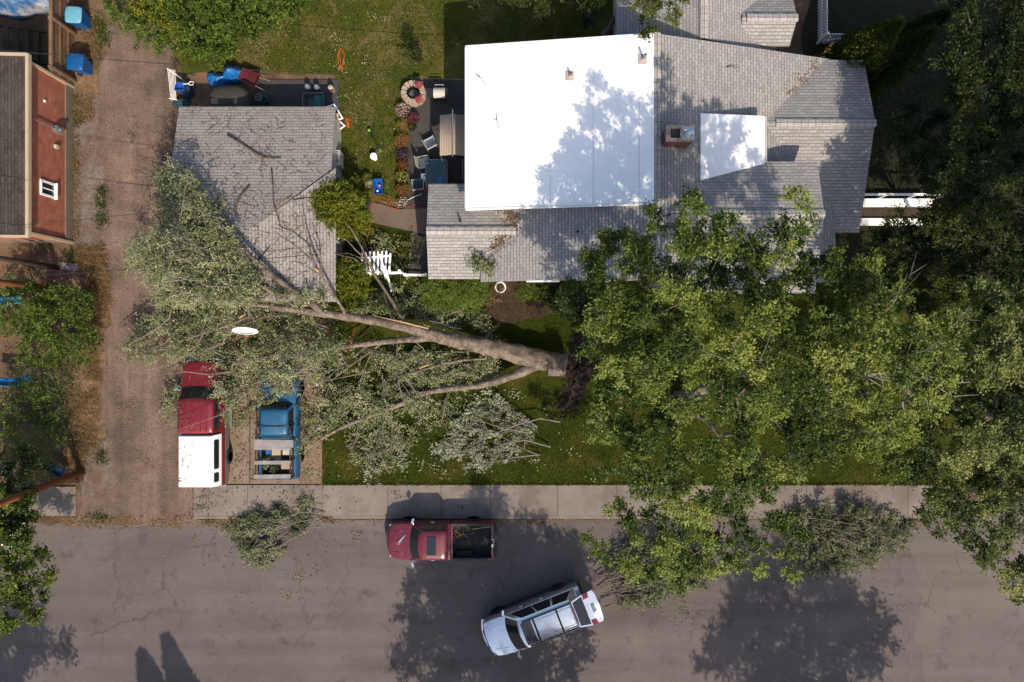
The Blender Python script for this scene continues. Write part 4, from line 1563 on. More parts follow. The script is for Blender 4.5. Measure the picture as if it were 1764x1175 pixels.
def pickup_bed(root, p, liner='liner', rail=None):
    L, W = p['L'], p['W']
    hw = W / 2
    x0, x1 = -L / 2, p['body_end'] - .04
    bz = p['bed_z']
    t = .09
    mb = MB()
    for s in (-1, 1):
        prof = [(.42, .86), (.5, .985), (.75, 1.0), (bz - .06, .985), (bz, .95)]
        a = []
        for z, k in prof:
            a.append((z, s * hw * k))
        inn = s * (hw * .95 - t)
        ring0 = [(x0, y, z) for z, y in a] + [(x0, inn, bz), (x0, inn, .42)]
        ring1 = [(x1, y, z) for z, y in a] + [(x1, inn, bz), (x1, inn, .42)]
        loft(mb, [ring0, ring1] if s > 0 else [ring1, ring0], 0, True, True, True)
    mb.box(x1 - t, -hw * .85, .42, x1, hw * .85, bz - .01)
    bed = mb.build('bed', p['paint'], root, smooth=38)
    MB().box(x0 + t + .002, -hw * .95 + t + .004, .55, x1 - t - .002, hw * .95 - t - .004, .62).box(
        x0 + 1.0, hw * .95 - t - .26, .62, x0 + 1.75, hw * .95 - t - .006, .84).box(x0 + 1.0, -hw * .95 + t + .006, .62, x0 + 1.75, -hw * .95 + t + .26, .84).box(
        x0 + t + .1, hw * .95 - t - .012, .62, x1 - t - .1, hw * .95 - t - .003, bz - .04).box(x0 + t + .1, -hw * .95 + t + .003, .62, x1 - t - .1, -hw * .95 + t + .012, bz - .04).build('bed_floor', liner, root)
    for s in (-1, 1):
        y = s * (hw * .95 - t / 2)
        MB().box(x0 + .02, y - t / 2 - .01, bz + .002, x1 - .02, y + t / 2 + .012, bz + .022).build('bed_rail', rail or p['paint'], root)
    tg = MB().box(x0 - .05, -hw * .88, .5, x0 + .03, hw * .88, bz - .01).box(x0 - .056, -hw * .6, .66, x0 - .045, hw * .6, .9).build('tailgate', p['paint'], root)
    MB().box(x0 - .075, -.14, bz - .12, x0 - .055, .14, bz - .105).obox((x0 - .01, 0, bz - .004), (.06, .22, .03)).build('handle', 'black', tg)
    for s in (-1, 1):
        MB().box(x0 - .035, s * hw * .885, .6, x0 + .08, s * hw * .99, bz - .1).build('tail_light', 'lamp_red', root)
    mb = MB().box(x0 - .22, -hw * .93, .46, x0 - .06, hw * .93, .6)
    rb = mb.build('rear_bumper', p.get('rear_bumper', p.get('bumper', 'chrome')), root)
    return bed


PI2 = PI / 2
# red pickup with a white bed cap, parked by the alley
p = dict(cat='pickup truck', L=6.0, W=2.02, body_end=-.5, hood=1.14, belt=1.22, roof=1.87, cowl=1.84, cab_rear=-.46, roof_w=1.62, roof_front=1.2, roof_rear=-.42,
         paint='paint_red', doors=[(1.62, .42)], wheels=(1.95, -1.75), bed_z=1.18, wr=.39, nose=.1, side_windows=[(.1, .5), (.56, .92)])
t1, b1, c1 = vehicle('pickup_truck', 'red pickup truck with a white bed cap, parked beside the dirt alley', (-14.98, -3.95), PI2, p)
pickup_bed(t1, p)
mb = MB()
for k in range(5):
    y = -.55 + k * .27
    mb.box(-.35, y - .025, 1.885, 1.05, y + .025, 1.905)
mb.build('roof_rib', 'paint_red', c1)
mb = MB()
rr = []
for (x0, x1, hw_, z) in ((-3.0, -.5, .98, 1.185), (-2.99, -.52, .97, 1.3), (-2.97, -.54, .80, 1.78), (-2.94, -.57, .77, 1.83), (-2.85, -.65, .68, 1.86)):
    rr.append([(x1, -hw_, z), (x1, hw_, z), (x0, hw_, z), (x0, -hw_, z)])
loft(mb, rr, 0, True, False, True)
for k in range(4):
    mb.box(-2.8, -.48 + k * .32 - .02, 1.855, -.7, -.48 + k * .32 + .02, 1.872)
tp = mb.build('bed_cap', 'paint_white', t1, smooth=30)
for s in (-1, 1):
    for (x0, x1) in ((-2.15, -.75), (-2.78, -2.32)):
        n = 6
        A = [(x0 + (x1 - x0) * i / n, s * (.97 - .17 * .15), 1.38) for i in range(n + 1)]
        mb = MB()
        z0, z1 = 1.40, 1.70
        yy = lambda z: s * (.97 - .17 * (z - 1.3) / .48 + .012)
        r_ = .07
        pts = []
        for cxx, czz, a0 in ((x1 - r_, z1 - r_, 0), (x0 + r_, z1 - r_, 90), (x0 + r_, z0 + r_, 180), (x1 - r_, z0 + r_, 270)):
            for a in range(0, 91, 30):
                an = R(a0 + a)
                pts.append((cxx + r_ * math.cos(an), czz + r_ * math.sin(an)))
        fr_ = [(x, yy(z), z) for x, z in pts]
        inn = [(x, yy(z) - .03 * s, z) for x, z in pts]
        k = len(pts)
        mb.add(fr_ + inn, [tuple(range(k)) if s < 0 else tuple(range(k - 1, -1, -1))] + [(i, (i + 1) % k, k + (i + 1) % k, k + i) for i in range(k)])
        mb.build('cap_window', 'glass', tp)
for s in (-1, 1):
    MB().box(-2.95, s * 1.0, .42, 2.0, s * 1.022, .82).build('lower_trim', 'two_tone', t1)
    MB().box(-.4, s * 1.0, .3, 1.6, s * 1.14, .36).build('running_board', 'two_tone', t1)

# old blue pickup with a board rack
p = dict(cat='pickup truck', L=5.15, W=1.86, body_end=-.55, hood=1.12, belt=1.14, roof=1.7, cowl=1.2, cab_rear=-.5, roof_w=1.24, roof_front=.80, roof_rear=-.40,
         paint='paint_blue', doors=[(1.05, .0)], wheels=(1.62, -1.55), bed_z=1.1, wr=.36, nose=.05, arc=.08, side_windows=[(.12, .88)], handle='black', mirror='black', bumper='two_tone', crease=False, wb=.84)
t2, b2, c2 = vehicle('pickup_truck', 'old blue pickup truck with a grey board rack over its bed', (-11.33, -4.07), PI2, p)
pickup_bed(t2, p, 'liner')
mb = MB()
for s in (-1, 1):
    for x in (-2.45, -1.6, -.72):
        mb.box(x - .03, s * .82 - .03, 1.1, x + .03, s * .82 + .03, 1.72)
    mb.box(-2.5, s * .82 - .025, 1.72, -.1, s * .82 + .025, 1.78)
    mb.box(-2.5, s * .82 - .02, 1.36, -.7, s * .82 + .02, 1.46)
rk = mb.build('rack', 'dark_wood', t2)
for i, (x, w, m_) in enumerate(((-.78, .36, 'grey_wood'), (-1.02, .12, 'grey_wood'), (-1.68, .17, 'grey_wood'), (-2.34, .19, 'grey_wood'))):
    MB().obox((x, 0 if i else -.06, 1.80 + .004 * i), (w, 1.72 + (.12 if i == 0 else 0), .035), .01 * (i - 1.5)).build('board', m_, rk)
mb = MB().tube([(.02, -.82, 1.76), (.02, .82, 1.76)], .018, 8).tube([(.02, -.82, 1.1), (.02, -.82, 1.76)], .018, 8).tube([(.02, .82, 1.1), (.02, .82, 1.76)], .018, 8)
mb.build('rack_bar', 'black', rk)

# dark red pickup at the kerb
p = dict(cat='pickup truck', L=5.08, W=1.84, body_end=-.5, hood=1.09, belt=1.14, roof=1.72, cowl=1.5, cab_rear=-.46, roof_w=1.3, roof_front=.93, roof_rear=-.36,
         paint='paint_maroon', bumper='paint_maroon', rear_bumper='black', doors=[(1.28, .18)], wheels=(1.58, -1.6), bed_z=1.12, wr=.36, nose=.17, arc=.15, side_windows=[(.1, .56), (.62, .92)])
t3, b3, c3 = vehicle('pickup_truck', 'dark red pickup truck at the kerb with an open black bed', (-3.5, -9.72), PI, p)
pickup_bed(t3, p, 'liner', 'black')
MB().obox((.32, 0, 1.755), (.42, .86, .025)).build('sunroof', 'glass', c3)
MB().obox((-2.62, .05, .98), (.015, .34, .17)).build('licence_plate', 'white', t3)
mb = MB().obox((-2.55, .05, 1.118), (.06, .40, .012))
mb.build('tailgate_sticker', 'white', t3)

# pale silver off-roader with its rear hatch swung up
p = dict(cat='suv', L=5.2, W=1.96, body_end=-2.5, hood=1.13, belt=1.2, roof=1.86, cowl=1.52, cab_rear=-2.34, roof_w=1.38, roof_front=.80, roof_rear=-1.94,
         paint='paint_silver', doors=[(1.25, .25), (.2, -.8)], wheels=(1.68, -1.5), wr=.38, nose=.2, arc=.16, side_windows=[(.07, .36), (.39, .64), (.68, .94)], rear_glass=False)
t4, b4, c4 = vehicle('suv', 'silver four wheel drive car on the street with its rear hatch open', (1.18, -13.62), R(201.5), p)
MB().obox((.40, 0, 1.896), (.52, 1.06, .025)).build('sunroof', 'glass', c4)
mb = MB()
for s in (-1, 1):
    mb.box(-1.9, s * .60 - .03, 1.90, .55, s * .60 + .03, 1.95)
for x in (.02, -1.16):
    mb.box(x - .04, -.57, 1.90, x + .04, .57, 1.94)
mb.build('roof_rack', 'black', t4)
mb = MB()
for k in range(4):
    mb.box(-1.85, -.42 + k * .28 - .01, 1.872, -.05, -.42 + k * .28 + .01, 1.884)
mb.build('roof_rib', 'grey_metal', c4)
# hatch: hinged at the roof edge, raised level
hz = 1.90
A = [(-1.98, -.66, hz - .02), (-1.98, .66, hz - .02)]
mb = MB()
hat = [(-1.96, .64), (-2.5, .76), (-3.06, .78), (-3.14, .6), (-3.18, .0), (-3.14, -.6), (-3.06, -.78), (-2.5, -.76), (-1.96, -.64)]
mb.prism(hat, hz - .02, hz + .05)
mb.xform(Matrix.Translation((-1.96, 0, hz)) @ Matrix.Rotation(R(-5), 4, 'Y') @ Matrix.Translation((1.96, 0, -hz)))
ht = mb.build('hatch', 'paint_silver', t4, smooth=30)
rot = Matrix.Translation((-1.96, 0, hz)) @ Matrix.Rotation(R(-5), 4, 'Y') @ Matrix.Translation((1.96, 0, -hz))
MB().prism([(-2.0, .58), (-2.5, .69), (-2.5, -.69), (-2.0, -.58)], hz + .052, hz + .062).xform(rot).build('hatch_window', 'glass', ht)
for s in (-1, 1):
    MB().prism([(-2.54, s * .52), (-2.56, s * .75), (-2.84, s * .76), (-2.80, s * .54)], hz + .052, hz + .085).xform(rot).build('tail_light', 'lamp_red', ht)
MB().obox((-2.86, .0, hz + .058), (.17, .42, .014)).xform(rot).build('licence_plate', 'lamp_clear', ht)
MB().obox((-2.62, 0, hz + .07), (.05, .4, .03)).xform(rot).build('handle', 'chrome', ht)
MB().box(-1.98, -.4, hz + .02, -1.93, .4, hz + .05).build('brake_light', 'lamp_red', t4)
for s in (-1, 1):
    MB().tube([(-2.2, s * .62, 1.5), (-2.5, s * .68, 1.84)], .012, 6).build('hatch_strut', 'black', t4)
MB().box(-2.62, -.9, .45, -2.46, .9, .66).build('rear_bumper', 'black', t4)
for s in (-1, 1):
    MB().box(-1.1, s * .98, .36, 1.2, s * 1.08, .42).build('running_board', 'black', t4)
for s in (-1, 1):
    MB().obox((2.3, s * .86, .86), (.26, .06, .12), -s * .3).build('indicator', 'lamp_amber', t4)

# white car at the left edge
p = dict(cat='car', L=4.8, W=1.84, body_end=-2.4, hood=1.0, belt=1.05, roof=1.5, cowl=1.2, cab_rear=-2.1, roof_w=1.22, roof_front=.4, roof_rear=-1.3,
         paint='paint_white', doors=[(1.0, .0), (-.05, -.95)], wheels=(1.5, -1.4), wr=.34, side_windows=[(.08, .4), (.44, .72)])
t5, b5, c5 = vehicle('parked_car', 'white parked car half hidden by the yellow green tree at left', (-26.5, -9.1), PI, p)
for s in (-1, 1):
    MB().obox((-2.38, s * .68, .92), (.1, .36, .16), 0).build('tail_light', 'lamp_red', t5)
MB().box(-2.5, -.85, .45, -2.36, .85, .62).build('rear_bumper', 'paint_white', t5)
# ----------------------------------------------------------------- fallen tree
def support(x, y):
    """height of whatever lies below a point, for things that rest on it"""
    z = 0.10
    if GX0 - 1.1 < x <= GX0 and 1.8 < y < 9.2:
        z = 2.5 + .5 * (x - GX0)
    if GX0 < x < GX1 and 1.8 < y < 11.06:
        z = garage_z(x, y)
    if -16.0 < x < -13.95 and -7.0 < y < -.9:
        z = 1.9 if y < -2.6 else 1.2
    if -12.3 < x < -10.4 and -6.7 < y < -1.5:
        z = 1.75 if y < -3.1 else 1.15
    return z


def L3(pts):
    return [P(px, py, z) for px, py, z in pts]


FT = P(968, 628, 0)
fallen = thing('fallen_tree', 'huge uprooted tree lying across the lawn, trucks and garage roof', 'tree', (FT[0], FT[1], 0))
w = Wood()
rgf = np.random.RandomState(77)
TR = L3([(975, 629, .85), (962, 627, .85), (940, 622, .9), (905, 613, .95), (870, 604, 1.0), (830, 595, 1.1), (790, 588, 1.2), (762, 582, 1.3)])
t_ids = w.line(TR, [.50, .50, .485, .455, .425, .39, .35, .31])
A_ = w.line(L3([(735, 573, 1.5), (705, 565, 1.7), (670, 557, 1.9), (635, 551, 2.1), (595, 545, 2.3), (555, 539, 2.5), (515, 534, 2.7), (470, 528, 2.8), (425, 522, 2.8), (385, 517, 2.7)]),
            [.26, .24, .225, .21, .20, .18, .15, .12, .085, .05], t_ids[-1])
B_ = w.line(L3([(735, 582, 1.3), (700, 585, 1.35), (660, 589, 1.4), (620, 594, 1.5), (580, 599, 1.6), (535, 603, 1.7), (490, 610, 1.9), (445, 617, 2.0), (400, 628, 2.1)]),
            [.17, .155, .135, .12, .10, .085, .07, .05, .03], t_ids[-1])
C_ = w.line(L3([(645, 601, 1.4), (618, 620, 1.2), (590, 640, 1.0), (566, 660, .8), (549, 684, .6), (541, 712, .4)]), [0.054, 0.046, 0.040, 0.034, 0.025, 0.014], B_[2])
D_ = w.line(L3([(900, 640, .85), (860, 655, .75), (820, 664, .7), (780, 669, .65), (745, 673, .6), (708, 688, .6), (668, 705, .6), (625, 721, .6), (585, 738, .55), (550, 758, .5), (521, 780, .35)]),
            [.235, .19, .165, .15, .145, .13, .115, .10, .085, .065, .04], t_ids[2])
E_ = w.line(L3([(838, 618, 1.1), (800, 620, 1.0), (760, 627, .9), (720, 640, .8), (690, 648, .7), (665, 657, .6)]), [.06, .06, .055, .045, .03, .015], t_ids[5])
F_ = w.line(L3([(548, 531, 2.7), (522, 513, 3.0), (495, 494, 3.3), (468, 473, 3.6), (442, 451, 3.9), (418, 430, 4.1), (392, 406, 4.2), (368, 380, 4.2), (345, 350, 4.1), (328, 322, 4.0)]),
            [.14, .135, .125, .11, .095, .08, .065, .05, .035, .02], A_[5])
G_ = w.line(L3([(592, 535, 2.6), (575, 508, 3.0), (555, 478, 3.4), (540, 450, 3.7), (531, 420, 3.8), (524, 390, 3.9), (518, 358, 3.95)]), [.07, .065, .055, .045, .035, .025, .012], A_[4])
w.line(L3([(505, 420, 3.8), (485, 408, 3.75), (472, 398, 3.75)]), [.035, .035, .02], G_[3])
w.line(L3([(552, 440, 3.6), (545, 420, 3.6), (538, 402, 3.6)]), [.03, .03, .015], G_[2])
H_ = w.line(L3([(692, 548, 1.6), (676, 520, 1.4), (660, 495, 1.3), (645, 473, 1.3), (634, 450, 1.5), (622, 424, 1.9), (607, 398, 2.5), (594, 382, 2.9)]), [0.088, 0.080, 0.072, 0.064, 0.052, 0.040, 0.028, 0.014], A_[1])
w.line(L3([(612, 430, 1.9), (598, 414, 2.1), (586, 408, 2.2)]), [.035, .025, .012], H_[4])
w.line(L3([(622, 445, 1.8), (600, 436, 2.1), (576, 438, 2.3)]), [.03, .02, .012], H_[4])
w.line(L3([(640, 470, 1.5), (610, 445, 2.2), (575, 437, 2.8)]), [.03, .022, .012], H_[3])
I_ = w.line(L3([(500, 522, 2.9), (468, 508, 3.0), (436, 494, 3.1), (405, 480, 3.1), (372, 470, 3.1), (338, 462, 3.0), (300, 470, 2.7)]), [0.070, 0.063, 0.052, 0.042, 0.032, 0.021, 0.010], A_[6])
J_ = w.line(L3([(430, 545, 2.5), (395, 560, 2.3), (350, 575, 2.1), (310, 588, 1.9), (272, 604, 1.6), (240, 622, 1.2)]), [0.049, 0.042, 0.035, 0.028, 0.021, 0.010], A_[8])
K_ = w.line(L3([(400, 640, 2.0), (360, 645, 1.9), (320, 640, 1.8), (280, 645, 1.5), (245, 655, 1.1)]), [.045, .04, .03, .02, .012], B_[8])
# bare pale twigs reaching over the alley
for path in ([(352, 480), (318, 479), (292, 468), (268, 450), (240, 437)], [(300, 505), (262, 512), (232, 513), (214, 522)], [(292, 548), (262, 572), (232, 588), (200, 602), (190, 606)], [(470, 650), (440, 660), (415, 668), (385, 690)],
             [(330, 610), (300, 618), (262, 640), (240, 665)], [(560, 690), (520, 672), (480, 668), (445, 690)], [(384, 592), (360, 600), (335, 615)], [(418, 560), (450, 548), (480, 540)], [(300, 432), (266, 430), (255, 431)], [(640, 640), (600, 648), (560, 656), (520, 664)]):
    z = [2.6 - .35 * i for i in range(len(path))]
    pts = [P(x, y, max(zz, support(*P(x, y, 0)[:2]) + .35)) for (x, y), zz in zip(path, z)]
    j = w.nearest(np.array(pts[0]))
    w.line(pts, [.034, .030, .024, .017, .009][:len(pts)] if len(pts) <= 5 else [.03] * len(pts), j)

regions = [  # polygon, clusters, z above support lo..hi
    ([(285, 285), (322, 290), (345, 330), (372, 352), (385, 400), (330, 420), (285, 400), (278, 340)], 80, .1, 1.5),
    ([(262, 400), (330, 405), (390, 400), (418, 412), (428, 445), (445, 475), (480, 510), (400, 525), (330, 525), (285, 500), (280, 405)], 165, .1, 1.3),
    ([(222, 455), (240, 422), (285, 402), (292, 480), (262, 492)], 42, 2.2, 4.3),
    ([(440, 500), (560, 512), (565, 545), (450, 545)], 30, .1, .8),
    ([(640, 690), (745, 662), (745, 690), (650, 720)], 14, .5, 1.0),
    ([(430, 595), (580, 585), (580, 612), (430, 625)], 22, 1.9, 2.5),
    ([(282, 440), (330, 430), (335, 548), (282, 545)], 46, .15, 1.0),
    ([(300, 500), (420, 500), (540, 540), (450, 560), (360, 570), (270, 540)], 100, .15, 1.4),
    ([(255, 545), (400, 535), (440, 560), (440, 620), (330, 612), (290, 622), (250, 616), (218, 606), (240, 575)], 125, .1, 1.8),
    ([(430, 545), (560, 548), (600, 600), (560, 650), (480, 650), (430, 620)], 110, .4, 2.0),
    ([(384, 615), (450, 640), (445, 668), (400, 690), (375, 668), (362, 640)], 34, .25, .8),
    ([(440, 640), (505, 640), (505, 662), (440, 668)], 14, .25, .5),
    ([(444, 655), (503, 655), (500, 690), (446, 684)], 9, .12, .35),
    ([(560, 605), (700, 596), (845, 618), (838, 642), (745, 660), (690, 690), (610, 728), (556, 735), (548, 660)], 125, .05, .9),
    ([(700, 600), (850, 612), (850, 650), (760, 660), (700, 660)], 26, .05, .5),
    ([(620, 722), (720, 685), (790, 690), (770, 725), (700, 760), (680, 800), (620, 822), (600, 770)], 40, .03, .3),
    ([(560, 542), (625, 518), (700, 524), (760, 545), (830, 545), (845, 575), (760, 560), (640, 542)], 46, .05, .8),
    ([(690, 500), (735, 505), (820, 535), (760, 545), (700, 530)], 26, .05, .5),
    ([(380, 700), (440, 690), (440, 720), (405, 740)], 7, .05, .3),
    ([(300, 655), (310, 660), (308, 720), (292, 710)], 8, .05, .5),
    ([(510, 690), (556, 680), (560, 740), (515, 770)], 18, .03, .35),
    ([(590, 395), (720, 420), (690, 470), (620, 440)], 14, .03, .3),
]
pts = []
for poly, n, lo, hi in regions:
    q = poly_points(poly, n, rgf)
    for a, b in q:
        zz = 1.2
        for _ in range(4):
            X, Y, _z = P(a, b, zz)
            zz = support(X, Y) + lo + (hi - lo) * rgf.rand()
        pts.append(P(a, b, zz))
cl = np.array(pts)
w.reach(cl, rgf, root=np.array(TR[0]), tip=.0095, wander=.2, bias=.25)
o_ = np.array((FT[0], FT[1], 0))
w.p = [q - o_ for q in w.p]
mb = MB()
w.mesh(mb, 14)
mb.build('trunk', 'bark', fallen, smooth=True)
out = cl - np.array(P(700, 580, 1))
out /= np.linalg.norm(out, axis=1, keepdims=True)
out[:, 2] = 0
tc = .5 + rgf.normal(0, .2, len(cl))
v, t = sprays(cl - o_, out, rgf, 6, 19, .7, .088, .058, .3, up=.95, tint_c=tc, flat=.4, aim=.9, spread=.55)
build_leaves('crown', v, t, 'leaf_pale', fallen)
mb = MB()
for k in range(150):
    q = cl[rgf.randint(len(cl))]
    d_ = q - np.array(P(690, 580, 0))
    d_[2] = 0
    d_ /= np.linalg.norm(d_) + 1e-6
    d_ = d_ + rgf.normal(0, .38, 3) * np.array((1, 1, .25))
    ln = rgf.uniform(.7, 2.6) ** 1.1
    a = q - o_ - d_ * ln * .5
    a[2] += .36
    b = a + d_ * ln * .55 + rgf.normal(0, .13, 3)
    c = a + (d_ + rgf.normal(0, .28, 3) * np.array((1, 1, .3))) * ln
    mb.tube([a, b, c], [.023, .017, .007], 5, caps=False)
    for _ in range(2):
        e = b + (c - b) * rgf.rand()
        mb.tube([e, e + (d_ + rgf.normal(0, .6, 3)) * .3], [.011, .005], 4, caps=False)
mb.build('twigs', 'grey_twig', fallen, smooth=True)['kind'] = 'stuff'
# torn pale wood where limbs snapped
for (a, b, z, c, d_, z2, r) in ((738, 566, 1.75, 640, 543, 2.35, .05), (716, 561, 1.85, 660, 548, 2.25, .04), (407, 431, 4.25, 390, 425, 4.25, .05), (548, 468, 3.75, 541, 460, 3.8, .06), (722, 634, .93, 742, 628, .98, .06), (412, 548, 2.75, 425, 541, 2.8, .05)):
    p, q = Vector(P(a, b, z)) - Vector(o_), Vector(P(c, d_, z2)) - Vector(o_)
    MB().tube([p, (p + q) / 2 + Vector((0, .02, .02)), q], [r, r * .8, r * .25], 7).build('torn_wood', 'fresh_wood', fallen, smooth=True)
# root plate: a torn ridge of soil and roots standing behind the butt of the trunk
spine = [(1014, 582, .12, .1), (1011, 597, .2, .18), (1007, 614, .25, .24), (1001, 634, .24, .24), (994, 655, .2, .2), (985, 675, .15, .15), (974, 697, .13, .14), (966, 708, .06, .06)]
mb = MB()
rings = []
fine = []
for (a, b) in zip(spine[:-1], spine[1:]):
    for k in range(4):
        fine.append([a[q] + (b[q] - a[q]) * k / 4 for q in range(4)])
for (a, b, wd, ht) in fine:
    c0 = np.array(P(a, b, 0)) - o_
    ring = []
    for j in range(15):
        an = PI * j / 14
        n_ = 1 + rgf.normal(0, .22) + .3 * math.sin(b * .21)
        ring.append((c0[0] + math.cos(an) * wd * n_ + rgf.normal(0, .03), c0[1] + rgf.normal(0, .05), max(.02, .08 + math.sin(an) * ht * (1 + rgf.normal(0, .2)))))
    rings.append(ring)
loft(mb, rings, 0, False)
rp = mb.build('root_plate', 'wet_shaded_soil', fallen)
mb = MB()
for k in range(260):
    a = spine[rgf.randint(len(spine))]
    c0 = np.array(P(a[0], a[1], 0)) - o_ + np.array((rgf.normal(0, .38), rgf.normal(0, .3), 0))
    s_ = rgf.uniform(.03, .10)
    mb.lathe([(0, 0), (s_, s_ * .4), (s_ * .8, s_ * 1.1), (0, s_ * 1.4)], (c0[0], c0[1], .07), 6)
q = mb.build('clods', 'wet_shaded_soil', rp)
q['kind'] = 'stuff'
mb = MB()
for k in range(26):
    a = spine[1 + rgf.randint(5)]
    p = np.array(P(a[0], a[1], 0)) - o_ + np.array((rgf.normal(0, a[2] * .5), rgf.normal(0, .15), a[3] * rgf.uniform(.5, 1.1)))
    d_ = np.array((rgf.normal(0, .35), rgf.normal(0, .35), rgf.uniform(-.1, .25)))
    mb.tube([p, p + d_ * .5 + rgf.normal(0, .05, 3), p + d_ + rgf.normal(0, .1, 3)], [.03, .018, .006], 5)
mb.build('roots', 'dark_twig', rp, smooth=True)['kind'] = 'stuff'
# bark flare between trunk and roots
mb = MB()
for k in range(9):
    a = 2 * PI * k / 9
    p = np.array((-.75, math.cos(a) * .28, .85 + math.sin(a) * .28))
    q = np.array((.12, math.cos(a) * .44, max(.1, .8 + math.sin(a) * .40)))
    mb.tube([p, p * .55 + q * .45 + np.array((0, -math.cos(a) * .04, -math.sin(a) * .04)), q], [.27, .25, .12], 10)
mb.build('root_flare', 'bark', rp, smooth=True)


# ------------------------------------------------------------------ brush piles
def brush(name, label, base_px, stems, region, n, zlo, zhi, leaf, seed, r0=.03, L=.10, W=.065, wood='grey_twig', per=6, leaves=15, group=None, tint=.5, length=.55):
    """cut branches: stems start at base points and spread into a leafy region"""
    rg = np.random.RandomState(seed)
    bx, by, _ = P(*base_px)
    w = Wood()
    for st in stems:
        k = len(st)
        w.line([P(a, b, z) for a, b, z in st], [r0 * (1 - .65 * i / max(1, k - 1)) for i in range(k)])
    q = poly_points(region, n, rg)
    cen = q.mean(0)
    rad = np.sqrt(((q - cen) ** 2).sum(1))
    rad = rad / rad.max()
    cl = np.array([P(a, b, zlo + (zhi - zlo) * (1 - .6 * r_) * rg.rand() ** .7) for (a, b), r_ in zip(q, rad)])
    w.reach(cl, rg, root=np.array(w.p[0]), tip=.0075, wander=.14, bias=.15)
    o_ = np.array((bx, by, 0))
    w.p = [a - o_ for a in w.p]
    for k in range(n // 3):        # bare twig ends lying over the leaves
        q = cl[rg.randint(len(cl))].copy()
        d_ = q - np.array(P(*stems[rg.randint(len(stems))][0]))
        d_[2] = 0
        L_ = np.linalg.norm(d_) + 1e-6
        d_ /= L_
        ln = min(L_, rg.uniform(.5, 1.5))
        q[2] += .22
        a = q - d_ * ln
        w.line([a - o_, (a + q) / 2 - o_ + rg.normal(0, .06, 3), q - o_ + rg.normal(0, .08, 3)], [.02, .014, .006])
    root = thing(name, label, 'brush', (bx, by, 0), group=group)
    mb = MB()
    w.mesh(mb)
    mb.build('branch', wood, root, smooth=True)
    out = cl - np.array(P(stems[0][0][0], stems[0][0][1], .2))
    out /= np.linalg.norm(out, axis=1, keepdims=True) + 1e-6
    out[:, 2] *= .3
    v, t = sprays(cl - o_, out, rg, per, leaves, length, L, W, .2, up=.9, tint_c=tint + rg.normal(0, .2, len(cl)), flat=.35, aim=1.7, spread=.6)
    v[:, 2] = np.maximum(v[:, 2], .02)
    build_leaves('foliage', v, t, leaf, root)
    return root


brush('cut_branches', 'heap of silvery leafed cut branches lying alone on the front lawn', (850, 755),
      [[(965, 727, .35), (930, 721, .6), (890, 732, .75), (850, 748, .7), (810, 768, .4)], [(948, 770, .3), (905, 758, .55), (870, 764, .7), (825, 785, .4)], [(908, 745, .5), (865, 738, .7), (820, 722, .5)], [(930, 783, .2), (885, 788, .45), (840, 800, .3)], [(925, 735, .3), (890, 712, .6), (850, 696, .4)]],
      [(756, 772), (782, 752), (798, 722), (826, 690), (850, 676), (880, 700), (915, 722), (925, 745), (912, 768), (880, 792), (838, 806), (795, 795)], 110, .05, .55, 'leaf_silver', 201, .042, tint=.56)
brush('fallen_branches', 'pale green leafy branches lying in the gutter at the driveway mouth', (475, 915),
      [[(575, 905, .12), (545, 893, .3), (510, 900, .4), (470, 915, .35), (435, 930, .2)], [(560, 885, .2), (520, 882, .4), (480, 895, .45), (440, 905, .3)], [(530, 915, .3), (490, 935, .3), (455, 965, .15)]],
      [(396, 910), (430, 895), (470, 878), (520, 866), (552, 872), (545, 905), (510, 930), (480, 965), (450, 978), (425, 945)], 92, .05, .6, 'leaf_cut', 202, tint=.62)
brush('cut_branches', 'dark heap of cut branches behind the silver car, cut ends towards it', (1110, 1000),
      [[(1036, 1032, .5), (1070, 1020, .7), (1120, 1010, .8), (1170, 995, .6)], [(1040, 1045, .35), (1080, 1035, .5), (1130, 1020, .6)], [(1034, 1012, .6), (1075, 1000, .9), (1130, 985, .9)], [(1030, 990, .5), (1075, 985, .8), (1120, 970, .8)], [(1040, 1022, .7), (1090, 1010, 1.0), (1150, 1000, .9)], [(1038, 1000, .8), (1085, 990, 1.1), (1140, 975, 1.0)]],
      [(1045, 985), (1085, 945), (1160, 940), (1215, 960), (1232, 1000), (1180, 1018), (1120, 1040), (1060, 1040)], 135, .1, 1.2, 'leaf_cut', 203, .035, wood='twig', tint=.42)
brush('cut_branches', 'long heap of cut branches in the gutter right of the trees', (1465, 925),
      [[(1395, 905, .5), (1440, 912, .8), (1490, 925, .8), (1520, 940, .5)], [(1450, 915, .9), (1500, 920, .8), (1530, 945, .4)], [(1400, 925, .6), (1440, 930, .9), (1460, 925, .9)], [(1505, 960, .4), (1535, 958, .3)], [(1370, 890, .5), (1420, 895, .9), (1480, 905, .9)]],
      [(1355, 890), (1400, 875), (1470, 880), (1530, 888), (1566, 905), (1555, 940), (1500, 962), (1440, 985), (1395, 985), (1370, 940)], 170, .1, 1.1, 'leaf_cut', 204, .035, wood='twig', tint=.48)
brush('fallen_branches', 'sparse broken branch with pale leaves on the lawn edge below the fallen limb', (655, 790),
      [[(598, 768, .15), (612, 760, .2), (622, 745, .2)], [(655, 782, .12), (680, 770, .15), (688, 768, .12)], [(672, 815, .1), (655, 795, .15), (640, 780, .15)]],
      [(620, 750), (665, 745), (690, 765), (690, 800), (650, 832), (620, 830), (610, 790)], 26, .03, .25, 'leaf_silver', 205, .04)
brush('fallen_branches', 'small leafy branch caught on the grey shingles above the paired shrubs', (830, 455),
      [[(858, 430, 3.2), (842, 445, 3.1), (828, 458, 3.0)]], [(812, 440), (845, 440), (850, 465), (825, 472)], 9, 3.05, 3.3, 'leaf_pale', 206, .015)

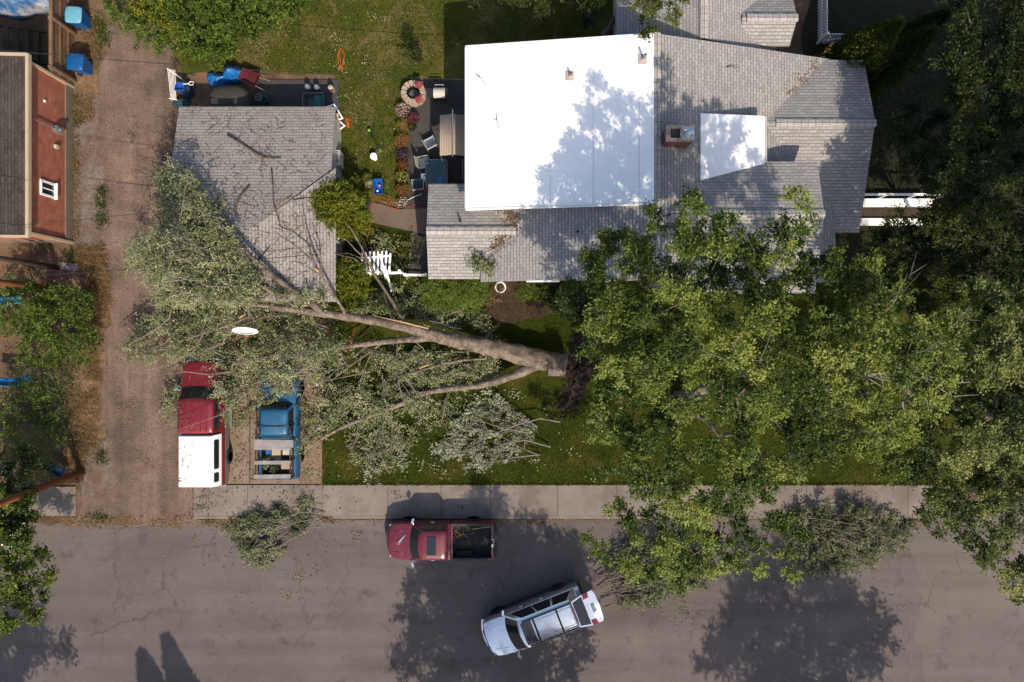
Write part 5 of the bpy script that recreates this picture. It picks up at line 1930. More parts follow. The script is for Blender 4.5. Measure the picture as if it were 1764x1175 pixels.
# ------------------------------------------------------------- standing trees
tree('tree', 'tall green street tree between the house front and the street, left of the others', 'tree', (1168, 690), (.4, .8, 3.2), [
    (1060, 480, 6.9, 1.7), (1008, 505, 5.4, 1), (1150, 440, 8.4, 1.5), (1208, 392, 10.0, 1), (1262, 425, 10.2, 1), (1345, 425, 10.6, 0.75), (1368, 378, 11.0, 0.5), (1320, 470, 10.2, 0.9), (1375, 452, 10.4, 0.6),
    (1090, 575, 7.6, 1.7), (1080, 690, 6.8, 1.4), (1185, 555, 9.3, 1.9), (1265, 520, 9.0, 1.6), (1235, 690, 8.6, 1.3), (1290, 640, 8.8, 1.8), (1130, 790, 7.2, 1.5), (1235, 800, 8.0, 1.7), (1075, 800, 5.8, 0.8),
    (1090, 890, 5.4, 1.1), (1180, 905, 5.9, 1.5), (1155, 975, 5.1, 0.9), (1270, 890, 6.1, 1), (1215, 960, 5.3, 0.8), (1030, 930, 4.5, 0.6), (1085, 965, 4.7, 0.5), (1335, 930, 5.5, 1), (1290, 960, 5.4, 0.6), (1345, 830, 7.2, 1), (1355, 985, 4.9, 0.5)],
    301, 'leaf_ash', .36, tint=.54, lift=1.6, dens=1.02)
tree('tree', 'yellow green broad tree standing right of the tallest street tree', 'tree', (1428, 668), (.3, .2, 3.0), [
    (1375, 540, 11.1, 1.4), (1450, 515, 11.5, 1.4), (1545, 555, 11.1, 1.2), (1400, 625, 12.1, 1.8), (1480, 600, 12.1, 1.7), (1545, 650, 11.1, 1.4), (1420, 725, 9.6, 1.6),
    (1500, 735, 9.0, 1.2), (1372, 775, 8.6, .8), (1455, 770, 8.2, .7), (1545, 775, 8.2, .8)], 302, 'leaf_bright', .3, tint=.53, lift=.9, dens=.92)
olive = tree('tree', 'olive tree with whitish leaf tips near the right edge of the frame', 'tree', (1692, 712), (.2, .2, 3.2), [
    (1640, 640, 8.8, 1.6), (1720, 610, 8.8, 1.7), (1702, 715, 9, 1.9), (1622, 730, 8.2, 1.6), (1650, 820, 7.8, 1.6), (1735, 815, 8.2, 1.8), (1702, 895, 7.4, 1.4), (1622, 870, 7, 1.0), (1742, 955, 7, 1.1), (1757, 1000, 6.4, .7),
    (1690, 555, 8.8, 1.2), (1590, 680, 7.8, 1.1), (1760, 720, 8.4, 1.4), (1580, 790, 6.8, .9), (1640, 905, 6.5, .5)], 303, 'leaf_olive', .32, tint=.52, tvar=.26, lift=.5, dens=1.2)
# a broken pale limb with bare twigs hung up in the olive tree
rg = np.random.RandomState(91)
w = Wood()
o_ = np.array(olive.location)
main = w.line([np.array(P(*q)) - o_ for q in ((1486, 645, 10.4), (1515, 643, 10.6), (1550, 645, 10.7), (1590, 650, 10.7), (1635, 660, 10.6), (1680, 658, 10.4))], [.07, .06, .05, .04, .03, .015])
for k in range(26):
    a = main[rg.randint(0, 4)]
    p = w.p[a]
    an = rg.normal(0, .75)
    L = rg.uniform(.6, 2.2)
    q1 = p + np.array((math.cos(an), math.sin(an), rg.normal(0, .12))) * L * .5 + rg.normal(0, .05, 3)
    q2 = q1 + np.array((math.cos(an + rg.normal(0, .4)), math.sin(an + rg.normal(0, .4)), rg.normal(0, .1))) * L * .5
    q1[2] += .15
    w.line([q1, q2], [.022, .009], a)
mb = MB(); w.mesh(mb)
mb.build('dead_limb', 'grey_twig', olive, smooth=True)
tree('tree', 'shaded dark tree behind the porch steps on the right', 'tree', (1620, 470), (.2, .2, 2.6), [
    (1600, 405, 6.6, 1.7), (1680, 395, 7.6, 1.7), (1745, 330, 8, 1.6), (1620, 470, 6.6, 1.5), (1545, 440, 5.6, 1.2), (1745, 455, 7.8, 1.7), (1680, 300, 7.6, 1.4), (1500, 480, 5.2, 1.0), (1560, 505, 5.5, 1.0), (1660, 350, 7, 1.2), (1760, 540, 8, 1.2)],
    304, 'leaf_dark', .28, tint=.5, dens=1.4)  # dark leaf colour stands in for part of the shade here
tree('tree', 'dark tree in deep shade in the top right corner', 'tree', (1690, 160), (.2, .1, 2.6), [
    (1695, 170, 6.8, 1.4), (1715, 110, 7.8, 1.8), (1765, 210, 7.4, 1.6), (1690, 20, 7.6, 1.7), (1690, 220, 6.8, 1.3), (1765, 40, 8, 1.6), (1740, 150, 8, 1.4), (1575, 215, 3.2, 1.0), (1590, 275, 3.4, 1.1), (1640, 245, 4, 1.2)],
    305, 'leaf_dark', .26, tint=.35, dens=1.4)  # leaf colour kept dark to imitate the deep shade of this corner
tree('tree', 'small dark tree brushing the neighbour roof at the top edge', 'tree', (1040, 60), (1.0, .8, 2.6), [
    (1112, 16, 5.4, .75), (1158, 20, 5.4, .6), (1120, -5, 6.2, .8), (1090, -30, 6, .9)], 306, 'leaf_dark', .14, tint=.6, L=.09, W=.055)
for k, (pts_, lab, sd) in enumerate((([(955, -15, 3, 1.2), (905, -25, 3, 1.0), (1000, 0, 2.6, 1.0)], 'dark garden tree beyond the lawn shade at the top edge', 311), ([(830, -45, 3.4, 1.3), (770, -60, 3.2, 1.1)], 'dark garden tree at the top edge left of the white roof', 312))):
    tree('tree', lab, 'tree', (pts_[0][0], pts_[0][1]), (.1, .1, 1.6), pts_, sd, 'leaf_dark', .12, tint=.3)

# unseen trees: lower ones cast the street shadows, tall right ones added for shade
OFF = [((2.2, -22.2), 4.9, 9.0, 'broad tree on the far side of the street, below the frame', 321), ((17.2, -23.6), 4.6, 9.5, 'large tree on the far side of the street towards the crossing', 322), ((-23.0, -26.2), 4.4, 7.6, 'tree on the far side of the street by the alley mouth', 323),
       ((24.4, -2.0), 4.5, 16.4, 'very tall unseen tree added beyond the right edge for shade', 324), ((27.2, 6.4), 4.3, 16.4, 'very tall unseen tree added right of the yard to shade it', 326), ((29.5, -5.5), 4.8, 17.0, 'tall outer unseen tree added beyond the right edge for shade, nearest the crossing', 328), ((30.5, 3.5), 4.8, 17.0, 'tall outer unseen tree added beyond the right edge for shade, level with the house', 329)]
for (x, y), r, z, lab, sd in OFF:
    wl = []
    rg = np.random.RandomState(sd)
    for k in range(9):
        a = 2 * PI * k / 9 + rg.uniform(-.3, .3)
        q = r * (.62 if k % 3 else .5)
        wl.append((x + q * math.cos(a), y + q * math.sin(a), z + rg.uniform(-1.6, 1.0), r * rg.uniform(.34, .46), r * .36))
    wl.append((x, y, z + 1.2, r * .5, r * .42))
    if sd == 321:
        wl += [(5.4, -20.4, 9.0, 1.6, 1.1), (3.2, -19.4, 8.4, 1.5, 1.0)]  # extra lobes added to throw shade on the silver car's hatch
    tree('tree', lab, 'tree', (x, y, 0), (0, 0, z * .35), [], sd, 'leaf_ash', .3, L=.17, W=.11, per=6, leaves=10, length=.55, world_lobes=wl, cper=8, dens=1.3 if sd == 321 else .9)


# ------------------------------------------------------- shrubs and columns
def shrub(name, label, cat, lobes, seed, leaf, L=.08, W=.05, n_per=14, cl_per_m2=16, group=None, tint=.5, up=.5, length=.28, wood='dark_twig', spread=.8, mind=.16, tvar=.13):
    rg = np.random.RandomState(seed)
    x0, y0, _ = P(lobes[0][0], lobes[0][1], lobes[0][2] * .5)
    ll = []
    for (px, py, z, r, rz) in lobes:
        x, y, _ = P(px, py, z)
        ll.append((x, y, z, r, rz, int(cl_per_m2 * 4 * r * max(r, rz))))
    cl, out = fill_lobes(ll, rg, mind, shell=.72)
    cl[:, 2] = np.maximum(cl[:, 2], .05)
    w = Wood()
    w.line([(x0, y0, -.05), (x0, y0, .3)], [.06, .05])
    w.reach(cl[::3], rg, root=np.array((x0, y0, 0)), tip=.006, wander=.1)
    o_ = np.array((x0, y0, 0))
    w.p = [q - o_ for q in w.p]
    root = thing(name, label, cat, (x0, y0, 0), group=group)
    mb = MB(); w.mesh(mb)
    mb.build('stem', wood, root, smooth=True)
    v, t = sprays(cl - o_, out, rg, 5, n_per, length, L, W, .1, up=up, tint_c=tint + rg.normal(0, tvar, len(cl)), spread=spread)
    v[:, 2] = np.maximum(v[:, 2], .02)
    build_leaves('foliage', v, t, leaf, root)
    return root


def cone(name, label, base_px, h, r, seed, leaf, group=None, tint=.5, L=.12, W=.05, n=5200, tipness=.9, loc=None):
    """columnar conifer: upright sprays on a tapering body"""
    rg = np.random.RandomState(seed)
    x0, y0, _ = loc or P(*base_px)
    root = thing(name, label, 'conifer', (x0, y0, 0), group=group)
    t = rg.rand(n) ** 1.15
    a = rg.uniform(0, 2 * PI, n)
    lump = 1 + .16 * np.sin(a * 3 + t * 9 + seed) + .10 * np.sin(a * 7 - t * 17)
    prof = np.interp(t, [0, .12, .35, .7, 1], [.8, 1.0, .95, .62, .05])
    rr = r * prof * lump * (.72 + .3 * rg.rand(n))
    c = np.column_stack([rr * np.cos(a), rr * np.sin(a), t * h + .05])
    dr = np.column_stack([np.cos(a), np.sin(a), np.full(n, 1.1)]) + rg.normal(0, .35, (n, 3))
    nr = np.column_stack([np.cos(a), np.sin(a), np.full(n, .4)])
    v = leaf_arrays(c, dr, np.full(n, L * 1.6), np.full(n, W * 1.5), rg, .2, .5, normal=nr * .8)
    cl = .12 * np.sin(a * 5 + t * 14)
    build_leaves('foliage', v, tint + cl + rg.normal(0, .16, n), leaf, root)
    MB().tube([(0, 0, -.05), (0, 0, h * .45), (0, 0, h * .93)], [r * .16, r * .1, .01], 8).build('trunk', 'dark_twig', root, smooth=True)
    return root


GC = 'arborvitae columns beside the house corner'
cone('arborvitae', 'left arborvitae column at the top right house corner, brightest of three', (1440, 128), 5.6, 1.05, 401, 'leaf_conifer', GC, .62, n=9000)
cone('arborvitae', 'right arborvitae column at the top right house corner', (1492, 138), 5.4, .95, 402, 'leaf_conifer', GC, .52, n=8000)
cone('arborvitae', 'darker arborvitae column standing behind the other two', (1512, 112), 5.4, .8, 403, 'leaf_conifer', GC, .3, n=6000)
cone('conifer', 'pointed conifer beyond the lower edge casting the taller spire shadow', None, 9.6, 1.2, 404, 'leaf_conifer', 'conifers beyond the lower edge', loc=(-14.0, -24.2, 0), n=7000, L=.2, W=.1)
cone('conifer', 'pointed conifer beyond the lower edge casting the shorter spire shadow', None, 8.2, 1.1, 405, 'leaf_conifer', 'conifers beyond the lower edge', loc=(-15.7, -23.6, 0), n=6000, L=.2, W=.1)

shrub('arborvitae', 'round golden green arborvitae against the garage eave', 'shrub', [(583, 361, 1.7, 1.12, 1.4), (574, 350, 2.3, .85, .8), (596, 374, 1.4, .9, 1.0)], 411, 'leaf_cedar', .15, .055, 14, 30, tint=.52, up=.35, length=.34)
shrub('arborvitae', 'round golden green arborvitae between the garage and the broken picket panel', 'shrub', [(590, 490, 1.3, 1.05, 1.1), (580, 480, 1.7, .8, .7)], 412, 'leaf_cedar', .15, .055, 14, 30, tint=.46, up=.35, length=.34)
GS = 'paired round shrubs at the house corner'
shrub('shrub', 'left of two round green shrubs under the grey gable', 'shrub', [(764, 494, 1.3, .76, .9), (760, 505, .7, .78, .6)], 413, 'leaf_shrub', .065, .038, 16, 50, GS, .62)
shrub('shrub', 'right of two round green shrubs under the grey gable', 'shrub', [(808, 497, 1.2, .70, .85), (808, 506, .7, .72, .6)], 414, 'leaf_shrub', .065, .038, 16, 50, GS, .62)
shrub('shrub', 'small bright green shrub below the eave, right of the white tub', 'shrub', [(908, 503, .3, .42, .35)], 415, 'leaf_shrub', .06, .035, 14, 40, None, .65)
shrub('shrub', 'brown red dry shrub between the round shrubs and the white tub', 'shrub', [(844, 503, .3, .42, .35), (838, 512, .3, .3, .3)], 416, 'leaf_dry', .06, .035, 12, 34, None, .18)
shrub('ground_plants', 'low green leaves under the eave beside the big tree', 'plant', [(935, 500, .25, .45, .25), (960, 520, .3, .5, .3), (985, 505, .4, .5, .4)], 417, 'leaf_dark', .1, .06, 12, 30, None, .6)
# hedge at the top of the alley
shrub('hedge', 'large leafy green bush at the top of the alley', 'hedge', [(225, 5, 1.3, 1.0, .9), (285, 30, 1.5, 1.2, 1.0), (345, 55, 1.5, 1.1, 1.0), (400, 25, 1.6, 1.3, 1.0), (460, 10, 1.5, 1.0, .9), (320, -20, 1.8, 1.5, 1.1), (500, -10, 1.2, .9, .8), (260, 55, .9, .6, .6), (370, 85, 1.0, .6, .6)], 418, 'leaf_shrub', .11, .075, 14, 11, None, .42, length=.4, mind=.24)
shrub('flowering_bush', 'bush of yellow leaves growing out of the green hedge top', 'bush', [(275, 15, 2.0, .85, .5), (305, 40, 1.8, .55, .4), (245, 2, 1.9, .45, .35)], 419, 'leaf_yellow', .08, .06, 8, 13, None, .5, length=.3, mind=.24)
# left side yard
shrub('bush', 'dark green bushes beside the alley, left edge, below the poles', 'bush', [(95, 545, 1.5, 1.2, 1.0), (45, 530, 1.7, 1.2, 1.0), (130, 590, 1.2, .85, .8), (70, 600, 1.3, .8, .8), (120, 520, 1.3, .7, .7)], 420, 'leaf_shrub', .10, .065, 14, 11, None, .45, length=.42, mind=.24)
shrub('bush', 'thin brownish green bush in the middle of the left edge', 'bush', [(70, 660, 1.2, 1.0, .8), (110, 640, 1.0, .7, .7), (35, 700, 1.4, 1.0, .9), (90, 700, 1.0, .7, .6)], 421, 'leaf_ash', .085, .05, 12, 9, None, .32, length=.42, mind=.26, wood='grey_twig')
shrub('bush', 'twiggy grey bush above the utility pole at the left edge', 'bush', [(45, 760, 1.4, 1.1, .9), (20, 800, 1.5, 1.0, .8), (85, 750, 1.1, .6, .6), (65, 800, 1.0, .6, .5)], 422, 'leaf_shrub', .09, .055, 10, 8, None, .5, length=.45, mind=.28, wood='grey_twig')
tree('tree', 'yellow green tree hanging over the street at the left edge', 'tree', (-30, 955), (.3, .2, 2.0), [(30, 960, 4.4, 1.3), (60, 985, 4.2, .95), (15, 1035, 4.2, 1.1), (50, 1045, 3.8, .6), (-20, 990, 5, 1.5), (10, 890, 4.2, 1.0), (25, 870, 3.6, .6)], 423, 'leaf_bright', .2, L=.11, W=.075, tint=.42, dens=1.5, length=.36, tvar=.22)
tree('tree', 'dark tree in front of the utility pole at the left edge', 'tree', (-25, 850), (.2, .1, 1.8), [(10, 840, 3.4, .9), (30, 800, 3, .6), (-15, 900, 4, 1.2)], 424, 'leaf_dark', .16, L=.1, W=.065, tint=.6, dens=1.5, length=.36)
shrub('sapling', 'young dark green sapling standing alone in the back lawn', 'sapling', [(710, 84, 1.0, .36, .4), (716, 95, .8, .3, .3)], 425, 'leaf_dark', .1, .06, 10, 20, None, .5)
# ---------------------------------------------------------- fences, poles, wires
# board fence at the top left
fn = thing('board_fence', 'brown board fence with posts at the top left, behind the blue bins', 'fence', (-21.87, 15.5, 0))
mb = MB()
y = -2.7
rgp = random.Random(9)
while y < 8:
    h = 1.72 + rgp.uniform(-.02, .02)
    mb.box(-.02, y, .02, .012, y + .135, h)
    y += .145
mb.build('boards', 'fence_wood', fn)
mb = MB()
for z in (.45, 1.05, 1.6):
    mb.box(.014, -2.7, z, .06, 8, z + .09)
mb.box(-.06, -2.7, 1.745, .10, 8, 1.79)
mb.build('rail', 'fence_wood', fn)
for k in range(5):
    yy = -2.55 + k * 2.35
    MB().box(.065, yy - .06, 0, .17, yy + .06, 1.73).box(-.07, yy - .09, 1.8, .14, yy + .09, 1.84).build('post', 'fence_wood', fn)

# stairs and covered stack inside that yard
st = thing('stairs', 'dark wooden steps in the shaded yard at the top left', 'stairs', (-24.2, 14.6, 0))
for k in range(5):
    MB().box(-1.0 + k * .36, -.75, 1.0 - k * .2, -.72 + k * .36, .75, 1.05 - k * .2).build('tread', 'dark_wood', st)
mb = MB()
for s in (-1, 1):
    mb.beam((-1.1, s * .78, 1.0), (.95, s * .78, .02), .05, .24)
mb.build('stringer', 'dark_wood', st)
mb = MB().tube([(-1.1, -.85, 1.9), (.9, -.85, .95)], .03, 8)
for x, z in ((-1.0, 1.85), (.8, 1.0)):
    mb.tube([(x, -.85, z - .95), (x, -.85, z)], .03, 8)
mb.build('handrail', 'grey_metal', st)


def crumple(label, cat, name, c, size, mat_, seed, n=22, top=.5, rough=.12, group=None):
    """cloth or tarpaulin heaped over something: a wrinkled closed hump"""
    rg = np.random.RandomState(seed)
    ph = rg.uniform(0, 6, 8)
    mb = MB()
    rings = []
    for i in range(12):
        t = i / 11
        ring = []
        for j in range(n * 2):
            a = 2 * PI * j / (n * 2)
            k = 1 + .14 * math.sin(a * 3 + ph[0]) + .08 * math.sin(a * 7 + ph[1] + t * 3)
            r = (1 - t) ** .55 if t < 1 else 0
            x = math.cos(a) * size[0] / 2 * k * r
            y = math.sin(a) * size[1] / 2 * k * r
            z = size[2] * (t ** .7) * (1 + .18 * math.sin(x * 5 + ph[2]) * math.cos(y * 5 + ph[3])) + rough * size[2] * .6 * math.sin(x * 13 + y * 9 + ph[4]) * (1 - abs(2 * t - 1)) + rg.normal(0, .01)
            ring.append((x, y, max(0, z)))
        rings.append(ring)
    loft(mb, rings, 0, True, True, False)
    o = mb.build(name, mat_, smooth=True, loc=c)
    return tag(o, label, cat, group)


MT['tarp_blue'] = noisy('tarp_blue', (.006, .10, .36), (.02, .22, .58), 2.2, .4, 'obj', fine=9, fine_amt=.35, bmp=.6, spec=.5)
MT['tarp_mixed'] = noisy('tarp_mixed', (.02, .10, .27), (.05, .17, .36), 1.8, .45, 'obj', fine=9, fine_amt=.3, bmp=.6, c3=(.36, .34, .33), scale3=1.6, spec=.5)
MT['cover_olive'] = noisy('cover_olive', (.05, .046, .034), (.085, .076, .056), 1.2, .8, 'obj', fine=14, fine_amt=.15)
x, y, _ = P(30, 5, .6)
crumple('blue and white plastic tarpaulin over a stack at the top left corner', 'tarpaulin', 'tarpaulin', (x, y + .3, 0), (4.0, 1.6, 1.2), 'tarp_mixed', 41)
x, y, _ = P(400, 125, .5)
a = crumple('bright blue tarpaulin bundle on the lawn behind the garage', 'tarpaulin', 'tarpaulin', (x, y, .06), (1.3, .9, .85), 'tarp_blue', 42)
x, y, _ = P(372, 133, .4)
crumple('smaller blue tarpaulin fold left of the bright bundle', 'tarpaulin', 'tarpaulin', (x, y, .0), (1.3, .7, .5), 'tarp_blue', 43)
# covered trailer
x, y, _ = P(394, 172, .9)
cv = thing('covered_boat', 'boat under an olive cover behind the garage roof edge', 'boat', (x, y - .3, 0))
mb = MB()
rings = []
for (k, z) in ((1.0, .35), (1.03, .6), (1.0, .85), (.86, 1.08), (.6, 1.2), (.3, 1.24)):
    ring = []
    for j in range(28):
        an = 2 * PI * j / 28
        cx_, sx_ = math.cos(an), math.sin(an)
        ring.append((math.copysign(abs(cx_) ** .6, cx_) * .98 * k, math.copysign(abs(sx_) ** .6, sx_) * 1.05 * k, z))
    rings.append(ring)
loft(mb, rings, 0, True, True, True)
mb.build('cover', 'cover_olive', cv, smooth=50)
MB().obox((-.1, .12, 1.2), (1.25, .26, .05)).build('strap', plain('strap_tan', (.3, .2, .12), .7), cv)
for s in (-1, 1):
    MB().lathe([(.12, -.1), (.3, -.1), (.32, 0), (.3, .1), (.12, .1)], (s * .95, -.2, .32), 18, axis='X').build('wheel', 'rubber', cv, smooth=40)

# wheelie bins
MT['bin_pale'] = plain('bin_pale', (.16, .45, .58), .45)
MT['bin_blue'] = plain('bin_blue', (.005, .10, .32), .45)


def bin_(label, c, rot, m_lid, m_body):
    r = thing('wheelie_bin', label, 'bin', (c[0], c[1], 0.01), rot, 'blue wheelie bins by the board fence')
    mb = MB()
    loft(mb, [[(-.26, -.26, .08), (.26, -.26, .08), (.26, .26, .08), (-.26, .26, .08)], [(-.36, -.36, 1.0), (.36, -.36, 1.0), (.36, .36, 1.0), (-.36, .36, 1.0)]], 0, True, True, True)
    mb.box(-.39, -.39, .97, .39, .39, 1.03)
    mb.build('tub', m_body, r)
    mb = MB()
    o_ = []
    for (k, z) in ((1.0, 1.035), (1.0, 1.07), (.9, 1.11), (.4, 1.135)):
        ring = []
        for j in range(24):
            an = 2 * PI * j / 24
            cx_, sx_ = math.cos(an), math.sin(an)
            ring.append((math.copysign(abs(cx_) ** .4, cx_) * .405 * k, math.copysign(abs(sx_) ** .4, sx_) * .40 * k, z))
        o_.append(ring)
    loft(mb, o_, 0, True, True, True)
    lid = mb.build('lid', m_lid, r, smooth=35)
    MB().box(-.46, -.3, 1.03, -.41, -.12, 1.08).box(-.46, .12, 1.03, -.41, .3, 1.08).build('hinge', 'black', lid)
    MB().tube([(-.47, -.3, 1.0), (-.47, .3, 1.0)], .02, 8).build('handle', m_body, r)
    for s in (-1, 1):
        MB().lathe([(.03, -.04), (.12, -.04), (.12, .04), (.03, .04)], (-.33, s * .3, .12), 14, axis='Y').build('wheel', 'rubber', r, smooth=40)
    return r


x, y, _ = P(126, 25, 1.08)
bin_('wheelie bin with a pale sky blue lid by the board fence', (x, y), R(-3), 'bin_pale', 'bin_blue')
x, y, _ = P(129, 106, 1.08)
bin_('wheelie bin with a deep blue lid near the brick building', (x, y), R(-6), 'bin_blue', 'bin_blue')


def pole(label, px, h, r, m_='pole_wood', lean=(0, 0), arm=True):
    x, y, _ = P(*px)
    o = thing('utility_pole', label, 'pole', (x, y, 0))
    MB().tube([(0, 0, -.1), (lean[0] * .5, lean[1] * .5, h / 2), (lean[0], lean[1], h)], [r, r * .88, r * .72], 14).build('shaft', m_, o, smooth=True)
    if arm:
        mb = MB().beam((lean[0] - .1, lean[1] - 1.1, h - .5), (lean[0] - .1, lean[1] + 1.1, h - .5), .1, .12)
        a_ = mb.build('cross_arm', m_, o)
        for yy in (-1, 0, 1):
            MB().lathe([(.03, 0), (.06, .05), (.06, .12), (0, .16)], (lean[0] - .1, lean[1] + yy, h - .44), 10).build('insulator', 'grey_metal', a_, smooth=40)
    return o


pole('brown utility pole rising beside the concrete pad at lower left', (143, 812), 10.5, .165, lean=(-.25, -.65))
pole('orange brown pole at the left edge above the dark bushes', (97, 497), 8.5, .15, arm=False)
pole('dark brown pole at the left edge just below the brick building', (100, 461), 7.5, .13, 'dark_wood', arm=False)


def wire(label, pts, sag, r=.014):
    p, q = Vector(pts[0]), Vector(pts[1])
    mb = MB()
    n = 20
    c = (p + q) / 2
    mb.tube([p.lerp(q, i / n) - c - Vector((0, 0, 4 * sag * (i / n) * (1 - i / n))) for i in range(n + 1)], r, 5, 0, caps=False)
    o = mb.build('cable', 'black', loc=c)
    return tag(o, label, 'cable')


wire('service cable running from the top left over the alley to the white roofed house', (P(-60, 80, 6.2), P(800, 137, 3.9)), .5)
wire('pale overhead cable crossing the alley below the brick building', (P(-60, 483, 6.5), P(560, 437, 3.3)), .3)
wire('thin overhead cable across the alley to the garage ridge', (P(-60, 395, 6.6), P(430, 345, 3.3)), .35, .01)

# picket fence at the top right corner of the house
pf = thing('picket_fence', 'standing white picket fence in the dark yard beside the neighbour house', 'fence', (15.25, 14.85, 0))
for (dx, dy, n, sp, nm) in ((0, 1, 34, .155, 'long'), (1, 0, 9, .155, 'short')):
    mb = MB()
    for k in range(n):
        t = k * sp + (.08 if nm == 'short' else 0)
        cxx, cyy = dx * t, dy * t
        w_, d_ = (.085, .02) if dx else (.02, .085)
        mb.box(cxx - w_ / 2, cyy - d_ / 2, .08, cxx + w_ / 2, cyy + d_ / 2, 1.12)
    mb.build('pickets', 'white', pf)
    for z in (.35, .9):
        L = n * sp
        if dx:
            MB().box(0, .015, z, L, .06, z + .08).build('rail', 'white', pf)
        else:
            MB().box(.015, 0, z, .06, L, z + .08).build('rail', 'white', pf)
MB().box(-.06, -.06, 0, .06, .06, 1.2).build('post', 'white', pf)
MB().beam((.1, -.03, .3), (1.35, -.03, .95), .03, .09).build('brace', 'white', pf)

# broken picket panel by the path
x, y, _ = P(622, 475, .5)
pp = thing('flattened_fence', 'broken white picket panel knocked flat between the garage and the house', 'fence', (x, y, .32))
mb = MB()
tilt = .22
for k in range(8):
    xx = .05 + k * .185
    L = 1.08 if k < 7 else .95
    base = Vector((xx, .02 + .012 * k, 0)); dirv = Vector((.015 * k, L, tilt * (1 + .1 * (k % 3))))
    mb.beam(base, base + dirv, .10, .025)
    tipv = base + dirv
    mb.add([tipv + Vector((-.05, 0, .012)), tipv + Vector((.05, 0, .012)), tipv + Vector((0, .07, .014)), tipv + Vector((-.05, 0, -.012)), tipv + Vector((.05, 0, -.012)), tipv + Vector((0, .07, -.01))], [(0, 1, 2), (5, 4, 3), (0, 3, 4, 1), (1, 4, 5, 2), (2, 5, 3, 0)])
mb.build('pickets', 'white', pp)
for yy, z in ((.12, -.01), (.86, .15)):
    MB().beam((-.02, yy, z), (1.45, yy + .12, z + .02), .09, .045).build('rail', 'white', pp)
for lab, a, b, z, zz in (('loose white picket lying with its end over the knocked flat panel', (655, 438), (665, 481), .62, .5), ('longest loose white picket hanging below the broken panel', (663, 458), (675, 503), .66, .42)):
    p, q = Vector(P(*a, z)), Vector(P(*b, zz))
    o = MB().beam(p - (p + q) / 2, q - (p + q) / 2, .10, .025).build('loose_picket', 'white', loc=(p + q) / 2)
    tag(o, lab, 'picket', 'loose pickets at the broken panel')
gt = thing('garden_gate', 'low white gate rail and posts at the house corner beside the round shrubs', 'gate', P(700, 473, 0))
mb = MB()
for a, b in (((697, 473), (734, 473.5)), ((667, 470), (692, 469))):
    p, q = Vector(P(*a, .9)) - gt.location, Vector(P(*b, .9)) - gt.location
    mb.beam(p, q, .07, .12)
    p.z -= .5; q.z -= .5
    mb.beam(p, q, .05, .1)
mb.build('rail', 'white', gt)
for a in ((688, 467), (734, 473), (697, 473)):
    p = Vector(P(*a, .98)) - gt.location
    MB().box(p.x - .05, p.y - .05, 0, p.x + .05, p.y + .05, 1.0).box(p.x - .065, p.y - .065, 1.003, p.x + .065, p.y + .065, 1.03).build('post', 'white', gt)

# porch steps with a white rail on the right side of the house
ps = thing('porch_steps', 'pale steps with a white handrail at the right side of the house', 'steps', P(1540, 362, 0))
def rel(px, py, z): return Vector(P(px, py, z)) - ps.location
for (a, b, c, d_, z) in ((1470, 342, 1606, 356, .75), (1470, 376, 1590, 388, .35)):
    p, q = rel(a, d_, z), rel(c, b, z)
    MB().box(p.x, p.y, z - .12, q.x, q.y, z).build('tread', 'white', ps)
p, q = rel(1470, 388, .3), rel(1600, 342, .3)
MB().box(p.x, p.y + .03, 0, q.x, q.y - .03, .22).build('landing', 'dark_wood', ps)
p, q = rel(1470, 335, 1.6), rel(1640, 335, 1.6)
mb = MB().beam(p, q, .10, .06)
for t in (.05, .35, .65, .95):
    k = p.lerp(q, t)
    mb.box(k.x - .03, k.y - .03, 0, k.x + .03, k.y + .03, 1.57)
mb.build('handrail', 'white', ps)

# ------------------------------------------------------------------- patio things
fp = thing('fire_pit', 'round stone fire pit at the head of the patio', 'fire pit', (*P(714, 165)[:2], .07))
mb = MB()
rgq = random.Random(3)
for lev in range(3):
    n = 14
    for k in range(n):
        a0 = 2 * PI * (k + .5 * (lev % 2)) / n
        mb.obox((math.cos(a0) * .46, math.sin(a0) * .46, .07 + lev * .142), (.27, .195 + rgq.uniform(-.01, .01), .135), a0)
MT['pit_stone'] = noisy('pit_stone', (.36, .26, .19), (.56, .44, .34), 6, .9, 'obj', fine=24, fine_amt=.25)
mb.build('stone_ring', 'pit_stone', fp)
MB().lathe([(.36, .02), (.35, .42), (.33, .42), (.32, .12), (0, .10)], (0, 0, 0), 30).build('bowl', 'black', fp, smooth=40)
MB().lathe([(.315, .13), (.2, .17), (0, .19)], (0, 0, 0), 20).build('ash', noisy('ash', (.10, .09, .085), (.16, .145, .135), 8, .95), fp, smooth=True)


